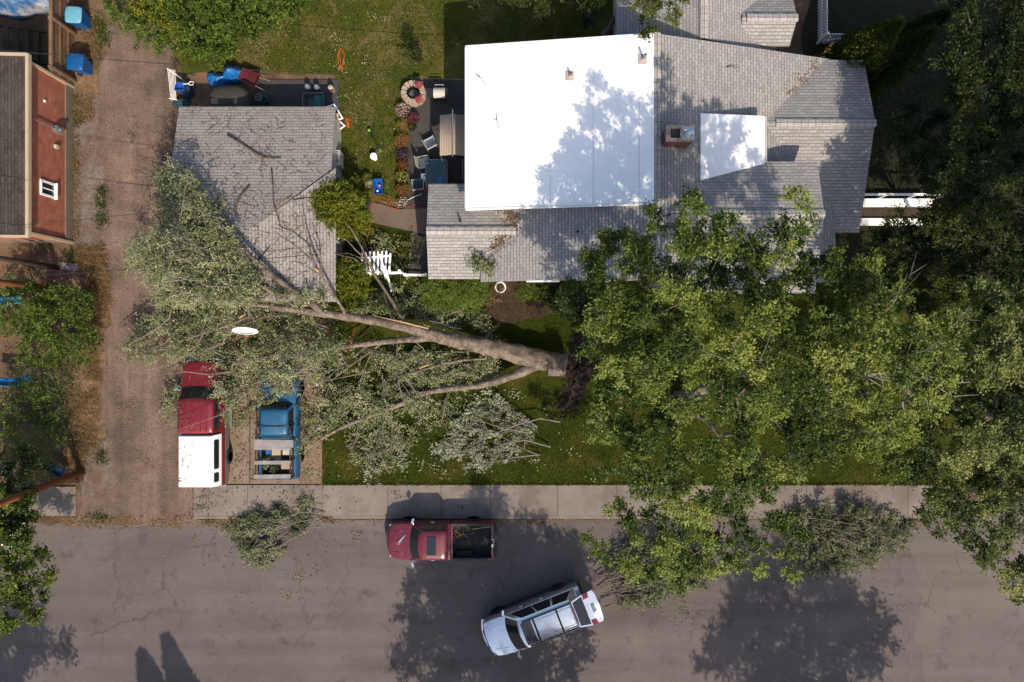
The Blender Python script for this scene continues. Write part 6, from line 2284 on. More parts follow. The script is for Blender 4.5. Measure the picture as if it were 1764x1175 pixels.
def potted(name, label, px, z0, pr, ph, fr, leaf, seed, pot='terracotta', tint=.5, group='flower pots along the patio edge', flowers=None, L=.06, fz=.16):
    rg = np.random.RandomState(seed)
    x, y, _ = P(px[0], px[1], z0 + ph)
    r = thing(name, label, 'planter', (x, y, z0), group=group)
    MB().lathe([(pr * .72, 0), (pr * .95, ph * .85), (pr * 1.06, ph * .86), (pr * 1.06, ph), (pr * .93, ph), (pr * .9, ph * .86), (0, ph * .84)], (0, 0, 0), 20).build('pot', pot, r, smooth=40)
    n = 500
    a = rg.uniform(0, 2 * PI, n)
    q = np.sqrt(rg.rand(n))
    c = np.column_stack([q * fr * np.cos(a), q * fr * np.sin(a), ph * .8 + fz * (1 - q ** 2) + rg.uniform(0, .08, n)])
    dr = np.column_stack([np.cos(a), np.sin(a), np.full(n, .8)]) + rg.normal(0, .5, (n, 3))
    v = leaf_arrays(c, dr, np.full(n, L), np.full(n, L * .6), rg, .7, .6)
    build_leaves('foliage', v, tint + rg.normal(0, .2, n), leaf, r)
    if flowers:
        n = 85
        a = rg.uniform(0, 2 * PI, n)
        q = np.sqrt(rg.rand(n))
        c = np.column_stack([q * fr * np.cos(a), q * fr * np.sin(a), ph * .85 + fz * (1 - q ** 2) + .1 + rg.uniform(0, .05, n)])
        v = leaf_arrays(c, rg.normal(0, 1, (n, 3)) * np.array((1, 1, .2)), np.full(n, .07), np.full(n, .06), rg, 1.6, .4)
        build_leaves('blossom', v, .5 + rg.normal(0, .25, n), flowers, r)
    return r


MT['terracotta'] = plain('terracotta', (.25, .09, .045), .8)
MT['pot_dark'] = plain('pot_dark', (.05, .045, .04), .6)
MT['pot_tan'] = plain('pot_tan', (.36, .28, .17), .7)
for nm, c in (('magenta', (.22, .02, .07)), ('pink', (.5, .10, .12)), ('orange', (.25, .095, .014)), ('purple', (.11, .03, .10)), ('yellow', (.33, .28, .05)), ('white', (.42, .3, .27)), ('rust', (.2, .06, .015))):
    MT['bloom_' + nm] = leaf_mat('bloom_' + nm, tuple(k * .5 for k in c), c, tuple(min(1, k * 1.5) for k in c), .2)
potted('flower_pot', 'pot of pink flowers on the upper rim of the fire pit', (722, 147), .50, .10, .14, .15, 'bloom_pink', 501, flowers='bloom_pink', group='pink flower pots on the fire pit')
potted('flower_pot', 'pot of pink flowers on the lower right rim of the fire pit', (722, 172), .50, .10, .14, .15, 'bloom_pink', 502, flowers='bloom_pink', group='pink flower pots on the fire pit')
PL = [((694, 190), .26, 'leaf_dry', 'bloom_white', 'flower pot with mixed pale and rust blooms, topmost of the row', 'pot_dark', .5, .30), ((712, 205), .26, 'leaf_dark', 'bloom_magenta', 'flower pot of magenta blooms beside the round tan pot', 'pot_dark', .5, .24), ((695, 217), .3, 'leaf_yellow', None, 'flower pot of yellow green trailing leaves', 'terracotta', .35, .26), ((710, 218), .17, 'leaf_dark', None, 'round tan pot with little growing in it', 'pot_tan', .2, .1),
      ((693, 243), .3, 'leaf_dry', 'bloom_orange', 'flower pot of orange blooms', 'terracotta', .5, .28), ((694, 267), .27, 'leaf_dark', 'bloom_purple', 'flower pot of purple blooms below the orange one', 'pot_dark', .5, .26), ((694, 285), .22, 'leaf_dark', 'bloom_rust', 'flower pot of dull rust leaves', 'terracotta', .4, .2), ((693, 305), .25, 'leaf_shrub', 'bloom_yellow', 'flower pot of small yellow blooms near the lawn cable', 'pot_dark', .5, .24), ((694, 328), .28, 'leaf_yellow', 'bloom_rust', 'flower pot of yellow leaves, lowest in the row', 'terracotta', .3, .25), ((694, 349), .22, 'leaf_shrub', 'bloom_white', 'green plant pot at the corner of the path', 'pot_dark', .6, .2)]
for k, (px, pr, lf, fl, lab, pot, tn, fr) in enumerate(PL):
    potted('flower_pot', lab, px, .07, pr * .72, .28, max(fr, pr) * 1.22, lf, 510 + k, pot, tn, flowers=fl)

# grill
gr_ = thing('barbecue_grill', 'barbecue grill with a pale lid on the patio by the fire pit', 'grill', (*P(757, 160, .9)[:2], .075))
mb = MB()
rings = []
for i in range(9):
    a = PI * i / 8
    rings.append([(-.28, -math.cos(a) * .25, .80 + math.sin(a) * .26), (.28, -math.cos(a) * .25, .80 + math.sin(a) * .26)])
vs = [p for r in rings for p in r]
mb.add(vs, [(2 * i, 2 * i + 1, 2 * i + 3, 2 * i + 2) for i in range(8)] + [tuple(2 * i for i in range(8, -1, -1)), tuple(2 * i + 1 for i in range(9))])
mb.build('lid', 'off_white', gr_, smooth=40)
MB().box(-.29, -.26, .5, .29, .26, .795).build('firebox', 'black', gr_)
for sx in (-1, 1):
    for sy in (-1, 1):
        MB().tube([(sx * .25, sy * .22, 0), (sx * .25, sy * .22, .5)], .02, 8).build('leg', 'black', gr_)
    MB().box(sx * .3, -.22, .76, sx * .62, .22, .79).build('shelf', 'black', gr_)
MB().tube([(-.2, .3, .9), (-.2, .36, .92), (.2, .36, .92), (.2, .3, .9)], .015, 8).build('handle', 'off_white', gr_)

# fabric canopy on poles under the eave
x, y, _ = P(779, 232, 2.3)
cn = thing('patio_canopy', 'beige fabric canopy on poles under the white roof edge', 'canopy', (x, y, .075))
MT['canvas'] = plain('canvas', (.42, .33, .26), .85)
mb = MB()
n = 8
for s in (-1, 1):
    for i in range(n):
        a, b = i / n, (i + 1) / n
        f = lambda t: 2.34 - .22 * t - .05 * math.sin(PI * t)
        mb.add([(s * a * .62 + .03, -.95, f(a)), (s * b * .62 + .03, -.95, f(b)), (s * b * .62 + .03, .95, f(b)), (s * a * .62 + .03, .95, f(a))], [(0, 1, 2, 3) if s > 0 else (3, 2, 1, 0)])
fb = mb.build('fabric', 'canvas', cn, smooth=True)
md = fb.modifiers.new('thick', 'SOLIDIFY'); md.thickness = .01
MB().tube([(.03, -1.06, 2.37), (.03, 1.12, 2.37)], .025, 8).build('ridge_pole', 'grey_metal', cn)
for yy in (-.9, .9):
    for s in (-1, 1):
        MB().tube([(s * .6 + .03, yy, 0), (s * .6 + .03, yy, 2.1)], .022, 8).build('pole', 'grey_metal', cn)
# weathered slatted bench
x, y, _ = P(787, 297, .5)
bn = thing('bench', 'weathered dark slatted bench against the house wall', 'bench', (x, y, .075), PI2)
mb = MB()
for k in range(7):
    mb.box(-.6, -.26 + k * .075, .42, .6, -.20 + k * .075, .45)
mb.build('seat', 'dark_wood', bn)
mb = MB()
for k in range(5):
    mb.box(-.6, -.33, .5 + k * .09, .6, -.30, .56 + k * .09)
mb.build('backrest', 'grey_wood', bn)
for sx in (-1, 1):
    for yy in (-.3, .22):
        MB().box(sx * .55 - .03, yy - .03, 0, sx * .55 + .03, yy + .03, .42 if yy > 0 else .95).build('leg', 'dark_wood', bn)

# glass table and chairs
x, y, _ = P(752, 298, .72)
tb = thing('glass_table', 'teal glass patio table below the pale chairs', 'table', (x, y, .075))
MT['table_glass'] = plain('table_glass', (.045, .085, .095), .12, coat=.6, vary=.25)
mb = MB()
pts = []
for cxx, cyy, a0 in ((.38, .5, 0), (-.38, .5, 90), (-.38, -.5, 180), (.38, -.5, 270)):
    for a in range(0, 91, 15):
        pts.append((cxx + .14 * math.cos(R(a0 + a)), cyy + .14 * math.sin(R(a0 + a))))
mb.prism(pts, .70, .715)
mb.build('tabletop', 'table_glass', tb)
mb = MB().tube([(a * 1.005, b * 1.005, .708) for a, b in pts], .018, 6, closed=True)
mb.build('rim', 'grey_metal', tb)
for sx in (-1, 1):
    for sy in (-1, 1):
        MB().tube([(sx * .42, sy * .52, 0), (sx * .36, sy * .46, .69)], .02, 8).build('leg', 'grey_metal', tb)


def chair(label, px, rot, seat='chair_mesh', z=.45):
    x, y, _ = P(*px, z)
    r = thing('patio_chair', label, 'chair', (x, y, .075), rot, 'patio chairs round the glass table')
    s = MB()
    s.box(-.24, -.24, .41, .24, .24, .43)
    s.build('seat', seat, r)
    s = MB().obox((-.31, 0, .70), (.03, .46, .5), Matrix.Rotation(R(-14), 3, 'Y'))
    s.build('backrest', seat, r)
    mb = MB().tube([(-.25, -.25, .42), (.25, -.25, .42), (.25, .25, .42), (-.25, .25, .42)], .017, 6, closed=True)
    mb.tube([(-.25, -.25, .42), (-.37, -.25, .97), (-.37, .25, .97), (-.25, .25, .42)], .017, 6)
    mb.build('frame', 'chair_frame', r)
    for sy in (-1, 1):
        MB().tube([(-.32, sy * .26, .66), (.22, sy * .28, .64), (.26, sy * .27, .42)], .022, 6).build('armrest', 'chair_frame', r)
        for sx in (-1, 1):
            MB().tube([(sx * .25, sy * .25, .42), (sx * .29, sy * .27, 0)], .017, 6).build('leg', 'chair_frame', r)
    return r


MT['chair_mesh'] = noisy('chair_mesh', (.5, .5, .46), (.6, .6, .55), 3, .8, 'obj', fine=60, fine_amt=.15, bmp=0)
MT['chair_dark'] = noisy('chair_dark', (.05, .06, .07), (.09, .10, .11), 3, .8, 'obj', fine=60, fine_amt=.2, bmp=0)
MT['chair_frame'] = plain('chair_frame', (.5, .5, .47), .5)
chair('pale mesh patio chair set apart, nearest the fabric canopy', (741, 247), R(28 + 180 - 90))
chair('pale mesh patio chair touching the glass table', (731, 281), R(10))
chair('patio chair with a dark seat and white frame near the path', (721, 318), R(96), 'chair_dark')
for lab, px, m_, cat, nm in (('white square cooler box between the table and the dark seated chair', (731, 305), 'white', 'cooler', 'cooler_box'),):
    x, y, _ = P(*px, .45)
    o = thing(nm, lab, cat, (x, y, .075))
    MB().box(-.15, -.15, 0, .15, .15, .36).build('tub', m_, o)
    l = MB().box(-.165, -.165, .363, .165, .165, .42).build('lid', m_, o)
    MB().box(-.02, .03, .42, .05, .08, .44).build('latch', 'black', l)
x, y, _ = P(758, 311, .8)
o = MB().lathe([(.03, 0), (.08, .01), (.14, .03), (.142, .035), (.08, .018), (0, .012)], (0, 0, 0), 24).build('plate', plain('plate_blue', (.01, .13, .42), .35, coat=.4), smooth=40, loc=(x, y, .795))
tag(o, 'blue plate on the glass table', 'plate')
x, y, _ = P(736, 281, .8)
o = thing('table_umbrella_stand', 'black tool with white marks lying across table edge and chair', 'tool', (x, y, .80), R(-40))
MB().beam((-.16, 0, .02), (.16, 0, .03), .05, .04).build('shaft', 'black', o)
MB().obox((.02, 0, .055), (.16, .02, .01)).build('stripe', 'white', o)
o.name = 'hand_tool'
x, y, _ = P(736, 320, .4)
o = MB().tube([(.0, -.28, .02), (-.02, -.1, .3), (0, .05, .52), (.03, .12, .55)], [.03, .05, .07, .03], 10).build('umbrella', plain('umbrella_red', (.42, .08, .03), .7), smooth=True, loc=(x, y, .08))
tag(o, 'folded orange red umbrella leaning near the dark seated chair', 'umbrella')

# ----------------------------------------------------------------- lawn things
x, y, _ = P(644, 270, .36)
o = thing('bucket', 'white bucket with its lid on, alone on the lawn', 'bucket', (x, y, .06))
MB().lathe([(.13, 0), (.155, .34), (0, .34)], (0, 0, 0), 24).build('tub', 'white', o, smooth=40)
l = MB().lathe([(.17, .342), (.175, .375), (.165, .39), (.14, .378), (0, .378)], (0, 0, 0), 24).build('lid', 'white', o, smooth=40)
MB().box(-.05, -.01, .379, .02, .03, .386).obox((.03, .05, .382), (.06, .02, .006), .6).build('print', 'grey_metal', l)
x, y, _ = P(637, 225, .1)
o = thing('string_trimmer', 'green headed string trimmer lying on the lawn', 'trimmer', (x, y, .06))
MT['lime'] = plain('lime', (.2, .5, .02), .45)
MB().lathe([(.11, 0), (.12, .08), (.08, .15), (0, .17)], (0, 0, 0), 18).build('motor', 'black', o, smooth=40)
MB().lathe([(.07, .16), (.075, .2), (.04, .24), (0, .25)], (-.01, -.02, 0), 16).build('motor_cover', 'lime', o, smooth=40)
MB().tube([(0, .05, .1), (.2, -.35, .12), (.42, -.78, .05)], .02, 8).tube([(.18, -.3, .12), (.10, -.38, .2), (.2, -.44, .2)], .013, 6).build('shaft', 'black', o)
MB().obox((.42, -.78, .05), (.16, .12, .05), .5).build('guard', 'black', o)
x, y, _ = P(652, 322, .4)
o = thing('garden_cart', 'blue garden cart holding odds and ends on the lawn', 'cart', (x, y, .06))
MT['cart_blue'] = plain('cart_blue', (.01, .12, .5), .4)
mb = MB()
loft(mb, [[(-.17, -.3, .16), (.17, -.3, .16), (.17, .3, .16), (-.17, .3, .16)], [(-.22, -.38, .46), (.22, -.38, .46), (.22, .38, .46), (-.22, .38, .46)], [(-.19, -.35, .46), (.19, -.35, .46), (.19, .35, .46), (-.19, .35, .46)], [(-.15, -.27, .22), (.15, -.27, .22), (.15, .27, .22), (-.15, .27, .22)]], 0, True, True, True)
mb.build('tub', 'cart_blue', o)
for sx in (-1, 1):
    for sy in (-1, 1):
        MB().lathe([(.02, -.03), (.11, -.03), (.11, .03), (.02, .03)], (sx * .2, sy * .24, .11), 14, axis='X').build('wheel', 'rubber', o, smooth=40)
MB().tube([(0, .36, .2), (0, .6, .3), (-.08, .62, .31), (.08, .62, .31)], .013, 6).build('handle', 'black', o)
for lab, dx, dy, m_, nm in (('pink ball in the blue garden cart', .04, .08, 'bloom_pink', 'ball'),):
    b = MB().lathe([(0, -.08), (.05, -.065), (.08, 0), (.05, .065), (0, .08)], (0, 0, 0), 16).build(nm, plain('ball_pink', (.55, .2, .25), .5), smooth=True, loc=(x + dx, y + dy, .06 + .31))
    tag(b, lab, 'ball')
b = MB().lathe([(.05, 0), (.05, .16), (.02, .2), (0, .2)], (0, 0, 0), 14).build('bottle', 'white', smooth=40, loc=(x - .05, y - .2, .06 + .225))
tag(b, 'white bottle in the blue garden cart', 'bottle')
potted('flower_pot', 'red pot with a green plant lying left of the blue garden cart', (632, 306), .06, .13, .22, .22, 'leaf_shrub', 530, plain('pot_red', (.4, .06, .04), .6), .6, None)
potted('flower_pot', 'spilled leafy plant pot just above the blue garden cart handle', (637, 316), .06, .09, .16, .2, 'leaf_pale', 531, 'white', .6, None)
potted('planter_tub', 'white tub with a green plant below the grey eave', (862, 495), .085, .26, .42, .17, 'leaf_shrub', 532, 'white', .45, None, fz=.05)

# hoses and cords
MT['cord_orange'] = plain('cord_orange', (.55, .11, .015), .6)


def cord(name, label, cat, px, z, r, m_='cord_orange', jitter=.05, seed=1, closed=False):
    rg = random.Random(seed)
    pts = []
    for (a, b), (c, d_) in zip(px[:-1], px[1:]):
        n = max(2, int(math.hypot(c - a, d_ - b) / 5))
        for i in range(n):
            t = i / n
            q = P(a + (c - a) * t, b + (d_ - b) * t, z)
            pts.append(Vector((q[0] + rg.uniform(-jitter, jitter), q[1] + rg.uniform(-jitter, jitter), z + rg.uniform(0, .02))))
    c = sum(pts, Vector()) / len(pts)
    c.z = 0
    o = MB().tube([p - c for p in pts], r, 6).build(name, m_, smooth=True, loc=c)
    return tag(o, label, cat)


cord('extension_cord', 'tangled orange cord on the lawn by the path', 'cord', [(642, 336), (660, 340), (672, 345), (690, 352), (684, 362), (668, 358), (676, 346), (664, 336), (684, 345), (696, 356), (680, 360), (662, 348), (650, 340), (645, 334)], .10, .012, seed=2)
cord('extension_cord', 'straight orange cord running down from the cart over the path', 'cord', [(643, 338), (641, 360), (638, 385), (633, 408), (630, 425)], .13, .013, jitter=.015, seed=3)
cord('extension_cord', 'orange cord crossing the patio to the house corner', 'cord', [(690, 354), (705, 356), (720, 351), (736, 346)], .105, .012, seed=4, jitter=.02)
cord('hose', 'long orange hose loop on the back lawn above the garage', 'hose', [(586, 88), (582, 95), (583, 108), (586, 118), (590, 125), (588, 116), (592, 104), (593, 92), (589, 84), (585, 86), (584, 100), (588, 112), (585, 122)], .09, .028, seed=5, jitter=.03)
cord('hose', 'short orange netting coil beside the leaning window frames', 'hose', [(594, 202), (600, 204), (596, 210), (602, 212), (597, 216), (601, 220), (596, 207), (603, 206), (598, 222)], .09, .03, seed=6, jitter=.05)
cord('rope', 'white rope between the planters and the house corner', 'rope', [(688, 349), (705, 343), (722, 336), (735, 331)], .16, .014, 'white', .02, 7)
cord('cord', 'red cord caught in the fallen limbs above the blue truck', 'cord', [(612, 560), (606, 585), (602, 600), (598, 615), (590, 622)], 1.7, .012, plain('cord_red', (.4, .03, .02), .6), .03, 8)
cord('cord', 'red cord on the driveway edge below the forked limb', 'cord', [(556, 668), (553, 680), (551, 695), (548, 700)], .3, .014, 'cord_orange', .02, 9)
cord('garden_hose', 'thin dark cord running up the back lawn', 'cord', [(600, 130), (601, 150), (603, 180), (600, 205)], .075, .012, plain('hose_brown', (.2, .08, .03), .7), .02, 10)

# -------------------------------------------------------------- round the garage
x, y, _ = P(581, 272, 1.2)
o = thing('utility_cabinet', 'cream metal cabinet with a dark panel fixed to the garage side', 'cabinet', (x - .12, y, 0))
MB().box(-.25, -.36, .5, .25, .36, 1.25).build('case', 'off_white', o)
MB().box(-.12, -.24, 1.253, .2, .24, 1.262).build('panel', 'grey_metal', o)
MB().box(-.10, .27, 1.253, .18, .31, 1.26).tube([(-.02, -.06, 1.27), (.05, 0, 1.27), (-.02, .06, 1.27)], .012, 6).build('slot', 'black', o)
for sx in (-1, 1):
    for sy in (-1, 1):
        MB().box(sx * .2 - .03, sy * .3 - .03, 0, sx * .2 + .03, sy * .3 + .03, .5).build('leg', 'grey_metal', o)
for lab, a, b in (('white window frame leaning by the garage corner, uppermost', (570, 172), (586, 198)), ('white window sash leaning against the garage, lower of two', (573, 196), (590, 211))):
    p, q = Vector(P(*a, .7)), Vector(P(*b, .7))
    L = (q - p).length
    ang = math.atan2(q.y - p.y, q.x - p.x)
    o = thing('window_frame', lab, 'window frame', ((p.x + q.x) / 2, (p.y + q.y) / 2, .1), ang, 'window frames leaning by the garage')
    rot = Matrix.Rotation(R(62), 4, 'X')
    mb = MB().box(-L / 2, 0, 0, L / 2, .05, .07).box(-L / 2, .0, .85, L / 2, .05, .92).box(-L / 2, 0, .07, -L / 2 + .07, .05, .85).box(L / 2 - .07, 0, .07, L / 2, .05, .85).xform(rot)
    mb.build('frame', 'white', o)
    MB().box(-L / 2 + .07, .02, .07, L / 2 - .07, .03, .85).xform(rot).build('pane', 'glass', o)
o = thing('plywood_sheet', 'tan board propped against the garage wall', 'board', P(580, 214, .4))
MB().obox((0, 0, 0), (.10, .9, .5), Matrix.Rotation(R(24), 3, 'Y')).build('sheet', 'cream', o)
x, y, _ = P(539, 174, .6)
o = thing('storage_crate', 'clear and teal plastic crate behind the garage', 'crate', (x, y, .07))
mb = MB()
loft(mb, [[(-.45, -.36, 0), (.45, -.36, 0), (.45, .36, 0), (-.45, .36, 0)], [(-.52, -.42, .55), (.52, -.42, .55), (.52, .42, .55), (-.52, .42, .55)], [(-.48, -.38, .55), (.48, -.38, .55), (.48, .38, .55), (-.48, .38, .55)], [(-.42, -.33, .05), (.42, -.33, .05), (.42, .33, .05), (-.42, .33, .05)]], 0, True, True, True)
mb.build('box', plain('crate_grey', (.14, .16, .17), .4), o)
MB().box(.02, -.32, .06, .41, .32, .42).build('fill', plain('teal', (.01, .16, .14), .5), o)
x, y, _ = P(313, 152, .6)
o = thing('recycling_box', 'blue box on a barrel behind the garage', 'box', (x, y, 0))
MB().lathe([(.25, 0), (.29, .3), (.27, .6), (0, .6)], (.12, -.05, 0), 20).build('barrel', plain('barrel', (.02, .05, .08), .5), o, smooth=40)
mb = MB()
loft(mb, [[(-.2, -.16, .61), (.2, -.16, .61), (.2, .16, .61), (-.2, .16, .61)], [(-.24, -.2, .85), (.24, -.2, .85), (.24, .2, .85), (-.24, .2, .85)], [(-.21, -.17, .85), (.21, -.17, .85), (.21, .17, .85), (-.21, .17, .85)], [(-.18, -.14, .65), (.18, -.14, .65), (.18, .14, .65), (-.18, .14, .65)]], 0, True, True, True)
mb.build('tub', plain('tub_blue', (.02, .12, .5), .45), o)
MB().tube([(.2, .1, .87), (.45, .12, .87), (.55, .22, .87), (.7, .2, .87), (.68, .06, .87), (.5, .06, .87), (.45, .12, .87)], .018, 6).build('handle', 'white', o)
x, y, _ = P(302, 152, .5)
o = thing('wire_rack', 'white wire rack standing at the garage corner by the alley', 'rack', (x, y, 0), R(-12))
mb = MB()
for k in range(6):
    mb.beam((-.22 + k * .07, .7, 1.1), (-.1 + k * .05, -.55, .5), .016, .016)
mb.beam((-.26, .7, 1.1), (.25, .5, 1.1), .03, .03).beam((-.2, -.55, .5), (.2, -.55, .5), .03, .03)
mb.build('grid', 'white', o)
for xx, yy, zz in ((-.22, .7, 1.1), (.2, .52, 1.1), (-.18, -.55, .5), (.18, -.55, .5)):
    MB().tube([(xx, yy, 0), (xx, yy, zz)], .015, 6).build('leg', 'white', o)
x, y, _ = P(310, 176, .3)
crumple('dark teal cloth heap at the garage corner', 'cloth', 'cloth_heap', (x, y, 0), (.9, .7, .4), plain('cloth_teal', (.02, .06, .07), .8), 44)
x, y, _ = P(433, 136, .4)
o = thing('wheelbarrow', 'dark maroon wheelbarrow in the shade behind the garage', 'wheelbarrow', (x, y, .06), R(-25))
mb = MB()
loft(mb, [[(-.3, -.2, .28), (.25, -.25, .28), (.25, .25, .28), (-.3, .2, .28)], [(-.5, -.3, .58), (.45, -.36, .58), (.45, .36, .58), (-.5, .3, .58)], [(-.47, -.27, .58), (.42, -.33, .58), (.42, .33, .58), (-.47, .27, .58)], [(-.28, -.17, .32), (.22, -.22, .32), (.22, .22, .32), (-.28, .17, .32)]], 0, True, True, True)
mb.build('tray', plain('maroon', (.10, .012, .02), .5), o)
for s in (-1, 1):
    MB().tube([(-.62, s * .08, .2), (.2, s * .2, .3), (.95, s * .28, .5)], .018, 6).build('handle', 'grey_wood', o)
    MB().tube([(.3, s * .22, .3), (.34, s * .24, 0)], .015, 6).build('leg', 'grey_metal', o)
MB().lathe([(.05, -.04), (.18, -.04), (.19, 0), (.18, .04), (.05, .04)], (-.6, 0, .19), 18, axis='Y').build('wheel', 'rubber', o, smooth=40)
for k, (px, m_, lab) in enumerate((((446, 168), 'grey_metal', 'grey metal pail in the shade behind the garage'), ((455, 172), plain('pail_green', (.02, .12, .08), .5), 'green pail in the shade behind the garage'))):
    x, y, _ = P(*px, .35)
    o = thing('pail', lab, 'pail', (x, y, .07), group='pails behind the garage')
    MB().lathe([(.12, 0), (.17, .33), (.18, .34), (.16, .34), (.11, .03), (0, .03)], (0, 0, 0), 20).build('tub', m_, o, smooth=40)
    MB().tube([(-.17, 0, .33), (-.1, .12, .37), (0, .17, .38), (.1, .12, .37), (.17, 0, .33)], .008, 5).build('handle', 'grey_metal', o)
for k, px in enumerate(((529, 148), (545, 149), (569, 150))):
    x, y, _ = P(*px, .5)
    o = thing('gas_cylinder', ('leftmost', 'middle', 'rightmost')[k] + ' of three steel gas cylinders in the shade behind the garage', 'gas cylinder', (x, y, .07), group='gas cylinders behind the garage')
    MB().lathe([(.11, 0), (.14, .05), (.14, .42), (.08, .5), (.0, .51)], (0, 0, 0), 18).build('tank', 'grey_metal' if k < 2 else 'cream', o, smooth=40)
    MB().lathe([(.04, .51), (.04, .58), (0, .59)], (0, 0, 0), 10).build('valve', 'chrome', o, smooth=40)

# ---------------------------------------------------------- driveway and street bits
x, y, _ = P(420, 570, 2.6)
o = thing('plastic_sled', 'white plastic sled with an orange end caught in the fallen crown', 'sled', (x, y, 2.35), R(-4))
mb = MB()
rings = []
for (k, z) in ((.7, 0), (1.0, .1), (.93, .11), (.6, .03)):
    rings.append([(.62 * k * math.cos(2 * PI * j / 24), .17 * k * math.sin(2 * PI * j / 24), z) for j in range(24)])
loft(mb, rings, 0, True, True, True)
mb.build('shell', 'white', o, smooth=40)
MB().obox((.1, -.2, .06), (.22, .12, .05), .2).build('grip', 'cord_orange', o)
x, y, _ = P(548, 661, .2)
crumple('crumpled white paper sack on the driveway edge by the blue truck', 'sack', 'paper_sack', (x, y, .05), (.5, .3, .18), 'white', 45)
# hand saw on the bonnet of the dark red pickup
sx_, sy_, _ = P(690, 931, 1.12)
sw = thing('hand_saw', 'hand saw with a yellow handle lying on the dark red bonnet', 'saw', (sx_, sy_, 1.125), R(50))
MB().prism([(-.12, -.055), (.36, -.012), (.36, .012), (-.12, .055)], .012, .016).build('blade', 'chrome', sw)
MB().tube([(-.12, .05, .015), (-.20, .055, .015), (-.24, 0, .015), (-.20, -.055, .015), (-.12, -.05, .015)], .018, 8, closed=True).build('handle', plain('saw_yellow', (.6, .3, .02), .5), sw)
# cut twigs and boards in the open beds
def twigs(label, c, n, spread, L, seed, m_='twig', z=.02, r=.012, cat='twigs'):
    rg = np.random.RandomState(seed)
    mb = MB()
    for k in range(n):
        p = np.array((rg.uniform(-spread[0], spread[0]), rg.uniform(-spread[1], spread[1]), z + .03 * rg.rand()))
        a = rg.uniform(0, 2 * PI)
        d_ = np.array((math.cos(a), math.sin(a), rg.uniform(-.05, .15))) * L * rg.uniform(.4, 1)
        mb.tube([p, p + d_ * .5 + rg.normal(0, .03, 3), p + d_], [r, r * .8, r * .4], 5)
    o = mb.build('twig_bundle', m_, smooth=True, loc=c)
    return tag(o, label, cat)


twigs('brown twigs and sticks in the front of the black pickup bed', (-2.55, -9.35, .64), 16, (.3, .28), .5, 601, 'fresh_wood', r=.016)
o = MB().beam((-.45, 0, 0), (.45, .12, .02), .03, .03).build('stick', 'fresh_wood', loc=(-1.5, -9.15, .9))
tag(o, 'pale stick lying on the edge of the black pickup bed', 'stick')
for lab, dx, dy, sx, sy, h, m_ in (('cream box in the middle of the blue pickup bed', -.1, -1.3, .42, .34, .4, 'cream'), ('yellowish box at the right of the blue pickup bed', .42, -1.3, .42, .34, .38, 'off_white'), ('small blue box at the left of the blue pickup bed', -.5, -1.3, .25, .34, .34, 'tarp_blue'), ('brown carton at the rear of the blue pickup bed', .38, -1.95, .5, .4, .36, 'canvas')):
    o = thing('box', lab, 'box', (-11.33 + dx, -4.07 + dy, .625), group='boxes in the blue pickup bed')
    MB().box(-sx / 2, -sy / 2, 0, sx / 2, sy / 2, h).build('carton', m_, o)
    MB().box(-sx / 2 + .03, -.02, h + .002, sx / 2 - .03, .02, h + .006).box(-sx / 2 + .03, -sy / 2 + .02, h + .001, sx / 2 - .03, sy / 2 - .02, h + .003).build('flap', m_, o)
brush('leaf_heap', 'green cuttings at the rear of the blue pickup bed', (462, 800), [[(470, 805, .8), (460, 798, .85)]], [(450, 792), (472, 792), (472, 810), (450, 810)], 6, .7, .9, 'leaf_cut', 610, .012, length=.25)
# blue plastic pieces under the left bushes
for k, (pts_, lab) in enumerate((([(-10, 655), (15, 658), (38, 657), (56, 650)], 'curved blue plastic slide between the left bushes'), ([(-8, 519), (15, 519), (40, 516)], 'pale blue plastic strip in the upper left bushes'), ([(74, 800), (88, 802), (102, 809), (110, 816)], 'dark blue slide end beside the utility pole'))):
    z = (1.0, 2.2, .4)[k]
    p = [Vector(P(a, b, z)) for a, b in pts_]
    c = p[len(p) // 2].copy()
    mb = MB()
    rings = []
    for i, q in enumerate(p):
        t_ = (p[min(i + 1, len(p) - 1)] - p[max(i - 1, 0)]).normalized()
        s_ = Vector((-t_.y, t_.x, 0))
        rr_ = (.2, .17, .24)[k]
        sec = [(-1, .16), (-.85, .2), (-.6, .04), (0, 0), (.6, .04), (.85, .2), (1, .16), (.6, -.02), (0, -.05), (-.6, -.02)]
        rings.append([q - c + s_ * (a * rr_) + Vector((0, 0, b)) for a, b in sec])
    loft(mb, rings, 0, True, True, True)
    o = mb.build('slide_section', plain('slide_blue', ((.01, .13, .36), (.05, .3, .5), (.02, .05, .12))[k], .4), smooth=40, loc=c)
    tag(o, lab, 'slide', 'blue plastic slide pieces')
    # posts that carry the piece
    if z > .5:
        MB().tube([(0, 0, -z), (0, 0, -.04)], .04, 8).build('post', 'grey_metal', o)
o = MB().obox((0, 0, .04), (1.05, .34, .05), R(-6)).build('plank', 'grey_wood', loc=P(118, 459, 0))
tag(o, 'grey weathered plank on the ground below the brick building', 'plank')
x, y, _ = P(903, 7, .3)
o = MB().tube([(-.3, .25, .1), (-.1, 0, .14), (.2, -.12, .1)], [.06, .07, .05], 10).build('pool_noodle', plain('noodle', (.02, .3, .6), .5), smooth=True, loc=(x, y, .06))
tag(o, 'bright blue foam tube on the dark lawn at the top edge', 'foam tube')
